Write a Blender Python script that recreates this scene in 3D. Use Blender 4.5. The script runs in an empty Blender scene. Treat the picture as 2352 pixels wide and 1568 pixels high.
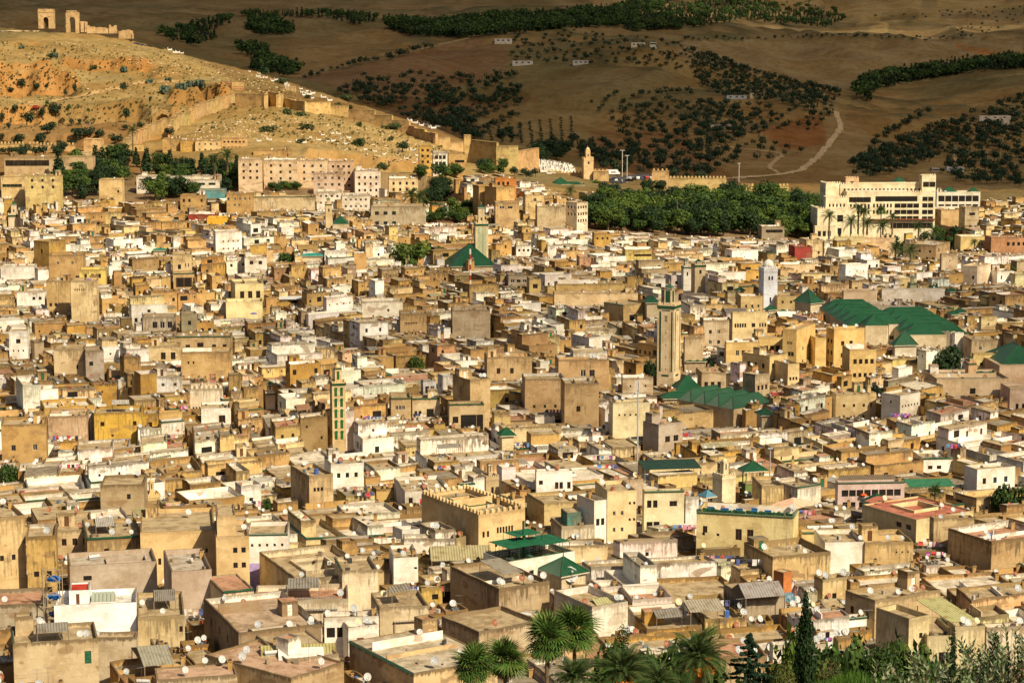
import bpy, math, random
import numpy as np
from mathutils import Matrix, Vector

# ---------------------------------------------------------------- camera, sky, sun, exposure
S = bpy.context.scene
COL = S.collection
CZ = 120.0                      # height of the camera above the datum
PITCH = math.radians(8.55)
FP = 5060.0                     # focal length in units of a 2352-wide picture
cam_data = bpy.data.cameras.new('camera')
cam = bpy.data.objects.new('camera', cam_data); COL.objects.link(cam)
cam.location = (0, 0, CZ)
cam.rotation_euler = (math.pi/2 - PITCH, 0, 0)
cam_data.lens = 36*FP/2352
cam_data.sensor_width = 36
cam_data.clip_start = 1.0
cam_data.clip_end = 30000
S.camera = cam

SUN_EL = math.radians(42)
SUN_AZ = math.radians(40)       # to the right of the direction that points back at the camera
SUN = Vector((math.sin(SUN_AZ)*math.cos(SUN_EL), -math.cos(SUN_AZ)*math.cos(SUN_EL), math.sin(SUN_EL)))
W = bpy.data.worlds.new('World'); S.world = W; W.use_nodes = True
nt = W.node_tree; nt.nodes.clear()
sky = nt.nodes.new('ShaderNodeTexSky'); sky.sky_type = 'NISHITA'; sky.sun_disc = False
sky.sun_elevation = SUN_EL
sky.sun_rotation = math.atan2(SUN.x, SUN.y)
sky.dust_density = 3.0; sky.air_density = 1.0; sky.ozone_density = 0.6
bg = nt.nodes.new('ShaderNodeBackground'); bg.inputs[1].default_value = 0.05
wo = nt.nodes.new('ShaderNodeOutputWorld')
nt.links.new(sky.outputs[0], bg.inputs[0]); nt.links.new(bg.outputs[0], wo.inputs[0])
sd = bpy.data.lights.new('sun', 'SUN'); sd.energy = 5.0; sd.angle = math.radians(0.5); sd.color = (1.0, 0.86, 0.60)
so = bpy.data.objects.new('sun', sd); COL.objects.link(so)
so.location = (300, -200, 400)
so.rotation_euler = SUN.to_track_quat('Z', 'Y').to_euler()
S.view_settings.view_transform = 'Standard'
S.view_settings.look = 'None'
S.view_settings.exposure = 0.36
S.view_settings.gamma = 1.0
S.view_settings.use_curve_mapping = False
S.render.engine = 'CYCLES'
S.cycles.max_bounces = 5
S.cycles.diffuse_bounces = 3

# ---------------------------------------------------------------- picture <-> place
cp, sp = math.cos(PITCH), math.sin(PITCH)
def at(u, v, Y):
    """the point at ground distance Y that the sight line (u, v) meets; z counted from the camera"""
    q = (v-784)/FP; r = (u-1176)/FP
    dy = cp - q*sp; dz = -sp - q*cp
    t = Y/dy
    return (r*t, Y, dz*t)
def proj(x, y, z):
    f = y*cp - z*sp; w = y*sp + z*cp
    return 1176 + FP*x/f, 784 - FP*w/f
def zat(v, Y):
    q = (v-784)/FP
    return Y*(-sp - q*cp)/(cp - q*sp)

# ---------------------------------------------------------------- numpy value noise
_rng = np.random.RandomState(7)
_lat = _rng.rand(256, 256)
def vnoise(x, y):
    xi = np.floor(x).astype(int); yi = np.floor(y).astype(int)
    fx = x-xi; fy = y-yi
    fx = fx*fx*(3-2*fx); fy = fy*fy*(3-2*fy)
    a = _lat[xi & 255, yi & 255]; b = _lat[(xi+1) & 255, yi & 255]
    c = _lat[xi & 255, (yi+1) & 255]; d = _lat[(xi+1) & 255, (yi+1) & 255]
    return (a*(1-fx)+b*fx)*(1-fy) + (c*(1-fx)+d*fx)*fy
def fbm(x, y, oct=4, gain=0.5):
    s = 0; a = 1; n = 0
    for i in range(oct):
        s = s + a*vnoise(x*2**i + 17.3*i, y*2**i + 9.1*i); n += a; a *= gain
    return s/n - 0.5
def sst(a, b, x):
    t = np.clip((x-a)/(b-a), 0, 1); return t*t*(3-2*t)

# ---------------------------------------------------------------- terrain heights
UC = np.array([-500, -300, 0, 300, 600, 900, 1200, 1500, 1800, 2100, 2352, 2650, 2900.])
ROWZ = {3: -2.2, 8: -6.5, 20: -12, 60: -30, 120: -55, 200: -80, 255: -96, 290: -99, 390: -101, 600: -111, 780: -112}
ROWS = {
 1000: [540,540,540,538,535,545,555,575,590,598,590,590,590],
 1100: [440,440,436,436,425,445,465,505,540,562,540,540,540],
 1200: [385,385,378,372,345,380,412,442,482,515,490,490,490],
 1300: [335,335,333,322,300,338,386,425,452,485,465,465,465],
 1450: [268,268,265,265,245,290,388,416,438,455,445,445,445],
 1600: [190,190,190,187,195,266,374,395,412,418,425,425,425],
 1750: [110,112,112,122,170,275,342,352,364,375,395,400,400],
 1900: [ 54, 56, 60, 83,182,295,315,330,340,350,372,380,380],
 2080: [ 75, 78, 80,130,235,262,300,312,318,333,345,350,350],
 2300: [100,100,100,135,205,228,252,255,256,290,285,290,290],
 2600: [ 90, 90, 90,110,170,165,190,190,200,268,228,215,210],
 2900: [ 85, 85, 85,100,185,131,108,112,186,232,190,175,170],
 3300: [ 62, 62, 62, 82,120,155,112,116,212,195,146,130,130],
 3900: [ 35, 35, 35, 60, 60, 62, 60, 98,155,150,150,150,150],
 4600: [ 22, 22, 22, 38, 50, 50, 40, 60, 92, 90, 88, 88, 88],
 5300: [  8,  8,  8, 20, 30, 30, 20, 30, 88, 80, 70, 66, 66],
 6500: [-30,-30,-30,-20,-15,-15,-25, -5, 30, 25, 15, 15, 15],
 8000: [-110]*13, 9500: [-180]*13, 14000: [-200]*13,
}
ys = sorted(list(ROWZ)+list(ROWS))
ZT = np.array([[ROWZ[y]]*len(UC) if y in ROWZ else [zat(v, y) for v in ROWS[y]] for y in ys], float)
GL = np.log(np.arange(0, 1)+1)
NL = 700
LL = np.linspace(math.log(3), math.log(14000), NL)
UG = np.linspace(-500, 2900, 341)
tmp = np.array([np.interp(UG, UC, ZT[i]) for i in range(len(ys))])
ly = np.log(ys)
ZG = np.array([np.interp(LL, ly, tmp[:, j]) for j in range(len(UG))]).T
def blur(a, n, axis):
    k = np.hanning(2*n+3)[1:-1]; k /= k.sum()
    pad = [(0, 0), (0, 0)]; pad[axis] = (n, n)
    b = np.pad(a, pad, mode='edge')
    return np.apply_along_axis(lambda r: np.convolve(r, k, 'valid'), axis, b)
ZG = blur(blur(ZG, 3, 0), 12, 1)
CLIFFS = [  # (u range, picture height, step in metres): quarried faces in the tomb hill
    (-500, 175, 200, 24), (-500, 120, 168, 12), (150, 350, 158, 11), (-500, 330, 262, 15), (395, 525, 232, 20), (330, 420, 270, 13), (700, 1000, 366, 8), (860, 1020, 392, 9), (-500, 260, 320, 6)]
def zterr(x, y):
    x = np.asarray(x, float); y = np.asarray(y, float)
    yy = np.maximum(y, 3.01)
    u = 1176 + FP*x/yy
    gi = np.clip((u+500)/10, 0, len(UG)-1.001); gj = np.clip((np.log(yy)-LL[0])/(LL[1]-LL[0]), 0, NL-1.001)
    i = gi.astype(int); j = gj.astype(int); fi = gi-i; fj = gj-j
    z = (ZG[j, i]*(1-fi)+ZG[j, i+1]*fi)*(1-fj) + (ZG[j+1, i]*(1-fi)+ZG[j+1, i+1]*fi)*fj
    far = sst(1120, 1350, yy)
    n = fbm(x/170, y/170, 3)*16*sst(1500, 2600, yy) - (np.abs(fbm(x/300+7, y/230+3, 3))*95-11)*sst(1650, 2300, yy)*sst(-420, 0, x) + fbm(x/28, y/28, 4)*5.0*far + fbm(x/6, y/6, 3)*1.3*far*sst(2600, 1800, yy)
    rough = sst(1150, 1300, yy)*sst(2000, 1850, yy)*sst(60, -20, x)
    n = n + rough*(np.abs(fbm(x/38, y/16, 4))*-11 + 1.8) + rough*fbm(x/11, y/7, 3)*2.6
    far2 = sst(2500, 4000, yy)
    n = n - np.abs(fbm(x/420, y/420, 4))*120*far2 + 10*far2
    z = z + n
    for (ua, ub, v, h) in CLIFFS:
        m = sst(ua-12, ua+12, u)*sst(ub+25, ub-12, u)
        if not np.any(m > 0): continue
        Yc = 1900 - (v-60)*2.28 + fbm(x/30, x*0+v, 3)*26 + fbm(x/7, x*0+v, 2)*6
        d = y-Yc
        z = z + m*h*(sst(-2, 4, d + fbm(x/3.5, y/9, 2)*5) - sst(-80, 80, d))
    return z
def hit(u, v, lift=0.0, y0=240, y1=9000, n=520):
    """first point of the ground (raised by lift) on the sight line (u, v); arrays welcome"""
    u = np.atleast_1d(np.asarray(u, float)); v = np.atleast_1d(np.asarray(v, float))
    Y = np.geomspace(y0, y1, n)
    out = np.full(len(u), np.nan)
    for a in range(0, len(u), 400):
        uu = u[a:a+400, None]; q = (v[a:a+400, None]-784)/FP
        t = Y[None, :]/(cp-q*sp); X = (uu-1176)/FP*t; Z = (-sp-q*cp)*t
        g = zterr(X, np.broadcast_to(Y, X.shape)) + lift
        below = Z < g
        k = below.argmax(1); ok = below.any(1)
        lo = Y[np.maximum(k-1, 0)]; hi = Y[k]; q1 = q[:, 0]; u1 = uu[:, 0]
        for _ in range(7):
            m = (lo+hi)/2; t1 = m/(cp-q1*sp); b1 = (-sp-q1*cp)*t1 < zterr((u1-1176)/FP*t1, m)+lift
            hi = np.where(b1, m, hi); lo = np.where(b1, lo, m)
        out[a:a+400] = np.where(ok, hi, np.nan)
    q = (v-784)/FP; t = out/(cp-q*sp)
    return (u-1176)/FP*t, out
ROOF = 8.5
def yroof(u, v): return float(hit(u, v, ROOF, 240, 1500, 900)[1][0])

# ---------------------------------------------------------------- materials
MATS = {}
def nodes_of(name, rough=0.9, spec=0.15, metal=0.0):
    m = bpy.data.materials.new(name); m.use_nodes = True
    n = m.node_tree; b = n.nodes['Principled BSDF']
    b.inputs['Roughness'].default_value = rough
    b.inputs['Specular IOR Level'].default_value = spec
    b.inputs['Metallic'].default_value = metal
    MATS[name] = m
    return m, n, b
class NB:
    def __init__(s, n): s.n = n
    def new(s, t, **k):
        x = s.n.nodes.new(t)
        for a, b in k.items(): setattr(x, a, b)
        return x
    def link(s, a, b): s.n.links.new(a, b)
    def noise(s, vec, scale, detail=3, rough=0.55):
        t = s.new('ShaderNodeTexNoise'); t.inputs['Scale'].default_value = scale
        t.inputs['Detail'].default_value = detail; t.inputs['Roughness'].default_value = rough
        s.link(vec, t.inputs['Vector']); return t.outputs['Fac']
    def rng(s, val, a, b, c=0.0, d=1.0):
        t = s.new('ShaderNodeMapRange'); t.clamp = True; t.interpolation_type = 'SMOOTHSTEP'
        for i, x in enumerate((a, b, c, d)): t.inputs[i+1].default_value = x
        s.link(val, t.inputs[0]); return t.outputs[0]
    def math(s, op, a, b):
        t = s.new('ShaderNodeMath', operation=op)
        for i, x in enumerate((a, b)):
            if isinstance(x, (int, float)): t.inputs[i].default_value = x
            else: s.link(x, t.inputs[i])
        return t.outputs[0]
    def mix(s, fac, a, b, mode='MIX'):
        t = s.new('ShaderNodeMix', data_type='RGBA', blend_type=mode)
        for k, x in ((0, fac), (6, a), (7, b)):
            if isinstance(x, (int, float)): t.inputs[k].default_value = x
            elif isinstance(x, tuple): t.inputs[k].default_value = (*x, 1)
            else: s.link(x, t.inputs[k])
        return t.outputs[2]
    def bump(s, h, dist, strength, b):
        t = s.new('ShaderNodeBump'); t.inputs['Distance'].default_value = dist; t.inputs['Strength'].default_value = strength
        s.link(h, t.inputs['Height']); s.link(t.outputs[0], b.inputs['Normal'])
def attr(nb):
    a = nb.new('ShaderNodeAttribute', attribute_name='tint'); return a.outputs['Color'], a.outputs['Alpha']
def geo(nb): return nb.new('ShaderNodeNewGeometry').outputs['Position']
def vec_mul(nb, v, s3):
    t = nb.new('ShaderNodeVectorMath', operation='MULTIPLY'); nb.link(v, t.inputs[0]); t.inputs[1].default_value = s3
    return t.outputs[0]

# weathered plaster: uv = (metres along the wall, metres below its top); alpha of the tint = how stained it is
m, n, b = nodes_of('plaster', 0.92, 0.1); nb = NB(n)
c, al = attr(nb); pos = geo(nb)
uv = nb.new('ShaderNodeUVMap', uv_map='UVMap').outputs[0]
sep = nb.new('ShaderNodeSeparateXYZ'); nb.link(uv, sep.inputs[0])
big = nb.noise(pos, 0.22, 4, 0.6); mid = nb.noise(pos, 1.3, 4, 0.65); age = nb.noise(pos, 0.075, 2, 0.5); fine = nb.noise(pos, 5.0, 3)
col = nb.mix(nb.rng(big, 0.35, 0.68), c, nb.mix(1.0, c, (0.76, 0.70, 0.62), 'MULTIPLY'))
col = nb.mix(nb.math('MULTIPLY', nb.rng(mid, 0.50, 0.70), 0.5), col, nb.mix(1.0, c, (1.22, 1.22, 1.25), 'MULTIPLY'))
patch = nb.math('MULTIPLY', nb.rng(nb.noise(vec_mul(nb, pos, (0.5, 0.5, 0.9)), 0.55, 2, 0.4), 0.60, 0.64), al)
col = nb.mix(nb.math('MULTIPLY', patch, 0.75), col, (0.27, 0.17, 0.09))
streak = nb.noise(vec_mul(nb, pos, (2.2, 2.2, 0.28)), 1.0, 4, 0.7)
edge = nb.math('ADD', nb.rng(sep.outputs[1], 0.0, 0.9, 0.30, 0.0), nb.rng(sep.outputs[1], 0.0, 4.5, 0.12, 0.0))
dirt = nb.math('MULTIPLY', nb.rng(nb.math('ADD', streak, nb.math('ADD', edge, nb.rng(age, 0.40, 0.66, -0.06, 0.13))), 0.60, 0.80), al)
col = nb.mix(nb.math('MULTIPLY', dirt, 0.85), col, (0.10, 0.072, 0.042))
lay = nb.noise(vec_mul(nb, pos, (0.15, 0.15, 2.6)), 1.0, 2)
col = nb.mix(nb.math('MULTIPLY', nb.rng(lay, 0.55, 0.75), nb.math('MULTIPLY', al, 0.28)), col, (0.16, 0.11, 0.06))
weather_band = nb.rng(nb.math('ADD', nb.noise(pos, 0.35, 3), nb.rng(sep.outputs[1], 0.0, 3.0, 0.16, 0.0)), 0.54, 0.74)  # weathered brown bands, strongest near the wall top
col = nb.mix(nb.math('MULTIPLY', weather_band, nb.math('MULTIPLY', al, 0.45)), col, nb.mix(1.0, c, (0.52, 0.46, 0.38), 'MULTIPLY'))
nb.link(col, b.inputs['Base Color'])
nb.bump(nb.math('ADD', mid, nb.math('MULTIPLY', fine, 0.5)), 0.10, 0.55, b)

# flat roofs: cement, lime, terracotta wash
m, n, b = nodes_of('roof_cement', 0.95, 0.08); nb = NB(n)
c, al = attr(nb); pos = geo(nb)
big = nb.noise(pos, 0.5, 5, 0.65); mid = nb.noise(pos, 2.2, 4)
col = nb.mix(nb.rng(big, 0.40, 0.64), c, nb.mix(1.0, c, (0.60, 0.56, 0.50), 'MULTIPLY'))
col = nb.mix(nb.math('MULTIPLY', nb.rng(mid, 0.56, 0.72), 0.55), col, nb.mix(1.0, c, (1.3, 1.3, 1.32), 'MULTIPLY'))
nb.link(col, b.inputs['Base Color']); nb.bump(mid, 0.06, 0.5, b)

m, n, b = nodes_of('paint', 0.75, 0.2); nb = NB(n)
c, al = attr(nb); pos = geo(nb)
col = nb.mix(nb.rng(nb.noise(pos, 1.6, 4), 0.42, 0.7), c, nb.mix(1.0, c, (0.78, 0.76, 0.72), 'MULTIPLY'))
nb.link(col, b.inputs['Base Color'])

m, n, b = nodes_of('window_glass', 0.25, 0.5); nb = NB(n)
b.inputs['Base Color'].default_value = (0.018, 0.016, 0.014, 1)

m, n, b = nodes_of('metal', 0.5, 0.4, 0.0); nb = NB(n)
c, al = attr(nb); pos = geo(nb)
rust = nb.rng(nb.noise(pos, 6.0, 4), 0.58, 0.70)
col = nb.mix(nb.math('MULTIPLY', rust, 0.35), c, (0.20, 0.075, 0.03))
nb.link(col, b.inputs['Base Color'])

m, n, b = nodes_of('green_tiles', 0.38, 0.5); nb = NB(n)
c, al = attr(nb); pos = geo(nb)
uv = nb.new('ShaderNodeUVMap', uv_map='UVMap').outputs[0]
sep = nb.new('ShaderNodeSeparateXYZ'); nb.link(uv, sep.inputs[0])
rib = nb.math('ABSOLUTE', nb.math('SINE', nb.math('MULTIPLY', sep.outputs[0], 12.0), 0.0), 0.0)
sp_ = nb.noise(pos, 3.5, 4, 0.7)
st_ = nb.noise(vec_mul(nb, uv, (2.6, 0.35, 1.0)), 1.0, 4, 0.7)
c = nb.mix(nb.math('MULTIPLY', nb.rng(rib, 0.0, 0.45, 1.0, 0.0), 0.55), c, nb.mix(1.0, c, (0.35, 0.42, 0.40), 'MULTIPLY'))  # grooves between tile rows darkened in the colour itself, standing for their shade
c = nb.mix(nb.math('MULTIPLY', nb.rng(st_, 0.46, 0.66), 0.6), c, (0.035, 0.085, 0.035))
col = nb.mix(nb.rng(nb.noise(pos, 0.35, 3), 0.4, 0.65), c, nb.mix(1.0, c, (0.62, 0.80, 0.70), 'MULTIPLY'))
col = nb.mix(nb.math('MULTIPLY', nb.rng(sp_, 0.56, 0.72), 0.55), col, (0.07, 0.14, 0.045))
col = nb.mix(nb.math('MULTIPLY', nb.rng(nb.noise(pos, 1.9, 5, 0.8), 0.63, 0.70), 0.5), col, (0.22, 0.15, 0.08))
nb.link(col, b.inputs['Base Color']); nb.bump(rib, 0.12, 0.9, b)

m, n, b = nodes_of('corrugated', 0.6, 0.3); nb = NB(n)
c, al = attr(nb); pos = geo(nb)
uv = nb.new('ShaderNodeUVMap', uv_map='UVMap').outputs[0]
sep = nb.new('ShaderNodeSeparateXYZ'); nb.link(uv, sep.inputs[0])
rib = nb.math('SINE', nb.math('MULTIPLY', sep.outputs[0], 14.0), 0.0)
col = nb.mix(nb.rng(nb.noise(pos, 0.8, 5, 0.7), 0.45, 0.7), c, nb.mix(1.0, c, (0.62, 0.52, 0.42), 'MULTIPLY'))
nb.link(col, b.inputs['Base Color']); nb.bump(rib, 0.06, 0.8, b)

m, n, b = nodes_of('foliage', 0.65, 0.2); nb = NB(n)
c, al = attr(nb); pos = geo(nb)
col = nb.mix(nb.noise(pos, 0.9, 3), nb.mix(1.0, c, (0.7, 0.72, 0.7), 'MULTIPLY'), nb.mix(1.0, c, (1.3, 1.28, 1.1), 'MULTIPLY'))
nb.link(col, b.inputs['Base Color'])
b.inputs['Subsurface Weight'].default_value = 0.0
tr = nb.new('ShaderNodeBsdfTranslucent'); nb.link(col, tr.inputs[0])
mx = nb.new('ShaderNodeMixShader'); mx.inputs[0].default_value = 0.22
nb.link(b.outputs[0], mx.inputs[1]); nb.link(tr.outputs[0], mx.inputs[2])
nb.link(mx.outputs[0], n.nodes['Material Output'].inputs[0])

m, n, b = nodes_of('bark', 0.95, 0.1); nb = NB(n)
pos = geo(nb)
col = nb.mix(nb.noise(vec_mul(nb, pos, (3, 3, 9)), 1.0, 4), (0.07, 0.045, 0.028), (0.22, 0.16, 0.10))
nb.link(col, b.inputs['Base Color']); nb.bump(nb.noise(vec_mul(nb, pos, (3, 3, 9)), 1.0, 3), 0.05, 0.8, b)

m, n, b = nodes_of('soil', 0.97, 0.05); nb = NB(n)
c, al = attr(nb); pos = geo(nb)
n1 = nb.noise(pos, 0.012, 6, 0.6); n2 = nb.noise(pos, 0.09, 6, 0.7); n3 = nb.noise(pos, 0.7, 5, 0.7)
col = nb.mix(nb.rng(n1, 0.38, 0.62), c, nb.mix(1.0, c, (0.80, 0.72, 0.62), 'MULTIPLY'))
col = nb.mix(nb.rng(n2, 0.42, 0.66), col, nb.mix(1.0, col, (0.74, 0.72, 0.62), 'MULTIPLY'))
col = nb.mix(nb.math('MULTIPLY', nb.rng(n3, 0.52, 0.72), 0.65), col, nb.mix(1.0, col, (0.55, 0.56, 0.44), 'MULTIPLY'))
stone = nb.rng(nb.noise(pos, 0.35, 5, 0.85), 0.60, 0.68)
col = nb.mix(nb.math('MULTIPLY', stone, al), col, (0.46, 0.36, 0.22))
nb.link(col, b.inputs['Base Color'])
nb.bump(nb.math('ADD', n2, nb.math('MULTIPLY', n3, 0.25)), 2.5, 0.7, b)

m, n, b = nodes_of('added_thin_cloud', 1.0, 0.0); nb = NB(n); pos = geo(nb)
t1 = nb.new('ShaderNodeBsdfTranslucent'); t1.inputs[0].default_value = (0.85, 0.78, 0.66, 1); t2 = nb.new('ShaderNodeBsdfTransparent')
mx = nb.new('ShaderNodeMixShader'); nb.link(nb.rng(nb.noise(pos, 0.0075, 4, 0.55), 0.46, 0.62, 1.0, 0.66), mx.inputs[0])
nb.link(t1.outputs[0], mx.inputs[1]); nb.link(t2.outputs[0], mx.inputs[2]); nb.link(mx.outputs[0], n.nodes['Material Output'].inputs[0])
m, n, b = nodes_of('cloud', 1.0, 0.0); nb = NB(n)
t1 = nb.new('ShaderNodeBsdfTranslucent'); t1.inputs[0].default_value = (0.40, 0.40, 0.42, 1)
t2 = nb.new('ShaderNodeBsdfTransparent')
mx = nb.new('ShaderNodeMixShader'); mx.inputs[0].default_value = 0.47
nb.link(t1.outputs[0], mx.inputs[1]); nb.link(t2.outputs[0], mx.inputs[2]); nb.link(mx.outputs[0], n.nodes['Material Output'].inputs[0])

# ---------------------------------------------------------------- mesh builder
class MB:
    """collects faces; build() links them as one object"""
    def __init__(s): s.v = []; s.f = []; s.m = []; s.c = []; s.uv = []
    def face(s, pts, mat, col, uv=None):
        i = len(s.v); s.v.extend(pts); k = len(pts)
        s.f.append(tuple(range(i, i+k))); s.m.append(mat); s.c.append(col)
        if uv is None:
            a = pts[0]; uv = []
            for p in pts:
                uv.append((math.hypot(p[0]-a[0], p[1]-a[1]), 9.0))
        s.uv.append(uv)
    def box(s, x0, x1, y0, y1, z0, z1, mat, col, M=None, bottom=False):
        P = [(x0,y0,z0),(x1,y0,z0),(x1,y1,z0),(x0,y1,z0),(x0,y0,z1),(x1,y0,z1),(x1,y1,z1),(x0,y1,z1)]
        if M is not None: P = [tuple(M @ Vector(p)) for p in P]
        F = [(0,1,5,4),(1,2,6,5),(2,3,7,6),(3,0,4,7),(4,5,6,7)]
        if bottom: F.append((3,2,1,0))
        for f in F: s.face([P[i] for i in f], mat, col)
    def tube(s, a, b, r0, r1, mat, col, n=6, cap=True):
        a = Vector(a); b = Vector(b); d = (b-a).normalized()
        x = d.orthogonal().normalized(); y = d.cross(x)
        A = [a + (x*math.cos(t)+y*math.sin(t))*r0 for t in [2*math.pi*i/n for i in range(n)]]
        B = [b + (x*math.cos(t)+y*math.sin(t))*r1 for t in [2*math.pi*i/n for i in range(n)]]
        for i in range(n):
            j = (i+1) % n; s.face([tuple(A[i]), tuple(A[j]), tuple(B[j]), tuple(B[i])], mat, col)
        if cap: s.face([tuple(p) for p in B], mat, col)
    def build(s, name, parent=None, origin=(0,0,0), smooth=False):
        me = bpy.data.meshes.new(name)
        ox, oy, oz = origin
        V = np.array(s.v, float).reshape(-1, 3) - np.array([ox, oy, oz])
        me.from_pydata(V.tolist(), [], s.f)
        names = sorted(set(s.m)); idx = {k: i for i, k in enumerate(names)}
        for k in names: me.materials.append(MATS[k])
        me.polygons.foreach_set('material_index', [idx[k] for k in s.m])
        ca = me.color_attributes.new('tint', 'FLOAT_COLOR', 'CORNER')
        cc = []
        for f, c in zip(s.f, s.c): cc.extend((tuple(c) if len(c) == 4 else (*c, 1.0))*len(f))
        ca.data.foreach_set('color', cc)
        ul = me.uv_layers.new(name='UVMap')
        ul.data.foreach_set('uv', [x for uv in s.uv for p in uv for x in p])
        if smooth: me.polygons.foreach_set('use_smooth', [True]*len(s.f))
        me.update()
        return link(name, me, parent)
def link(name, data, parent=None):
    o = bpy.data.objects.new(name, data); COL.objects.link(o)
    if parent is not None: o.parent = parent
    return o
def np_mesh(name, V, Q, mat, tint=None, per_face=True, parent=None, smooth=False):
    """one object out of vertex, quad and tint arrays"""
    me = bpy.data.meshes.new(name or 'leaves')
    nq, k = Q.shape
    me.vertices.add(len(V)); me.vertices.foreach_set('co', np.ascontiguousarray(V, dtype=np.float32).ravel())
    me.loops.add(nq*k); me.loops.foreach_set('vertex_index', Q.astype(np.int32).ravel())
    me.polygons.add(nq); me.polygons.foreach_set('loop_start', np.arange(0, nq*k, k, dtype=np.int32))
    me.polygons.foreach_set('loop_total', np.full(nq, k, dtype=np.int32))
    if tint is not None:
        if tint.shape[1] == 3: tint = np.hstack([tint, np.ones((len(tint), 1))])
        ca = me.color_attributes.new('tint', 'FLOAT_COLOR', 'CORNER' if per_face else 'POINT')
        d = np.repeat(tint, k, axis=0) if per_face else tint
        ca.data.foreach_set('color', d.astype(np.float32).ravel())
    me.uv_layers.new(name='UVMap')
    me.materials.append(MATS[mat])
    if smooth: me.polygons.foreach_set('use_smooth', [True]*nq)
    me.update(calc_edges=True); me.validate()
    return link(name, me, parent) if name else me
def tag(o, label=None, cat=None, group=None, kind=None):
    if label: o['label'] = label
    if cat: o['category'] = cat
    if group: o['group'] = group
    if kind: o['kind'] = kind
    return o
def empty(name, loc, label, cat, group=None):
    o = link(name, None); o.location = loc; o.empty_display_size = 1.0
    return tag(o, label, cat, group)
def W3(x, y, z): return (x, y, z+CZ)

# ---------------------------------------------------------------- the ground
RD = random.Random(3)
def pip(poly, u, v):
    ins = np.zeros(u.shape, bool); n = len(poly)
    for i in range(n):
        x1, y1 = poly[i]; x2, y2 = poly[(i+1) % n]
        if y1 == y2: continue
        c = ((y1 > v) != (y2 > v)) & (u < (x2-x1)*(v-y1)/(y2-y1)+x1)
        ins ^= c
    return ins
nu = 440; us = np.linspace(-420, 2780, nu)
yr = np.unique(np.concatenate([np.geomspace(3, 250, 45), np.geomspace(250, 1100, 75), np.geomspace(1100, 2050, 230), np.geomspace(2050, 5200, 170), np.geomspace(5200, 14000, 40)]))
UU, YY = np.meshgrid(us, yr)
XX = (UU-1176)/FP*YY
XX = np.where(YY < 300, (UU-1176)/FP*(YY*0.6+120), XX)
ZZ = zterr(XX, YY)
V = np.stack([XX, YY, ZZ+CZ], -1).reshape(-1, 3)
nr = len(yr)
idx = np.arange(nr*nu).reshape(nr, nu)
Q = np.stack([idx[:-1, :-1], idx[:-1, 1:], idx[1:, 1:], idx[1:, :-1]], -1).reshape(-1, 4)
f_ = YY*cp - ZZ*sp; PU = 1176+FP*XX/f_; PV = 784-FP*(YY*sp+ZZ*cp)/f_
tint = np.zeros((nr, nu, 4))
def soilmask(mask, col, st=0.0):
    m = mask[..., None]; tint[:] = tint*(1-m) + np.array([*col, st])*m
tint[:] = (0.22, 0.15, 0.085, 0.1)
wob = fbm(XX/60, YY/60, 3)*30
soilmask(sst(1120, 1180, YY), (0.335, 0.235, 0.098), 0.25)                         # tomb hill: dry straw and stone
slope = np.abs(np.gradient(ZZ, axis=0)/np.gradient(YY, axis=0))
soilmask(sst(0.32, 0.8, slope)*sst(1150, 1250, YY)*(YY < 2000), (0.40, 0.215, 0.075), 0.0)  # bare cut earth
lit = (YY > 1150) & (YY < 1420) & (PV > 262) & (PU < 330)  # lower western tomb hill, given browner soil
soilmask(lit*0.8, (0.24, 0.135, 0.055), 0.1)
soilmask(sst(1400, 1480, YY+ sst(700, 300, PU)*-520), (0.225, 0.145, 0.062), 0.0)                     # far fields
soilmask(sst(3000, 4200, YY), (0.190, 0.135, 0.068), 0.0)
soilmask(sst(-.05, .22, fbm(XX/210+9, YY/320+4, 4))*sst(1450, 1700, YY)*.75, (0.115, 0.098, 0.045), 0.0)
soilmask(sst(.05, .25, fbm(XX/90+19, YY/90+4, 3))*sst(1150, 1300, YY)*(YY < 1950)*.6, (0.235, 0.185, 0.085), 0.1)
gul = np.abs(fbm(XX/300+7, YY/230+3, 3)); soilmask(sst(.045, .0, gul)*sst(1700, 2300, YY)*(XX > -200)*.8, (0.075, 0.070, 0.035), 0.0)  # fold lines of the far slopes painted dark: hedges and gullies
soilmask(sst(.02, .0, np.abs(fbm(XX/420, YY/420, 4)))*sst(2500, 4000, YY)*.7, (0.085, 0.075, 0.04), 0.0)
def fieldpoly(poly, col, a=1.0, lo=1450):
    m = pip(poly, PU + wob*0.5, PV + wob*0.12) & (YY > lo)
    soilmask(m*a, col, 0.0)
fieldpoly([(1560,95),(2352,85),(2352,150),(1950,210),(1560,140)], (0.21, 0.15, 0.078))
soilmask(((YY > 1180) & (YY < 1480) & (PU > 1180))*0.9, (0.19, 0.145, 0.07), 0.1)
fieldpoly([(690,180),(1100,85),(1165,110),(1160,170),(900,240)], (0.165, 0.098, 0.050))
fieldpoly([(820,230),(1240,225),(1200,330),(1080,330)], (0.13, 0.075, 0.036), 0.8)
fieldpoly([(1740,300),(1790,285),(1880,260),(1900,320),(1880,350),(1800,345)], (0.215, 0.095, 0.035), 0.9)
fieldpoly([(1560,330),(1800,345),(1900,330),(1820,400),(1560,380)], (0.225, 0.145, 0.065), 0.8)
fieldpoly([(1280,170),(1560,160),(1500,260),(1260,250)], (0.165, 0.125, 0.058), 0.8)
fieldpoly([(1100,260),(1350,210),(1400,330),(1100,335)], (0.19, 0.135, 0.060), 0.8)
fieldpoly([(1350,300),(1560,300),(1700,420),(1350,400)], (0.185, 0.095, 0.042), 0.7)
fieldpoly([(2190,105),(2270,115),(2310,130),(2250,125)], (0.27, 0.12, 0.04))
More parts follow.
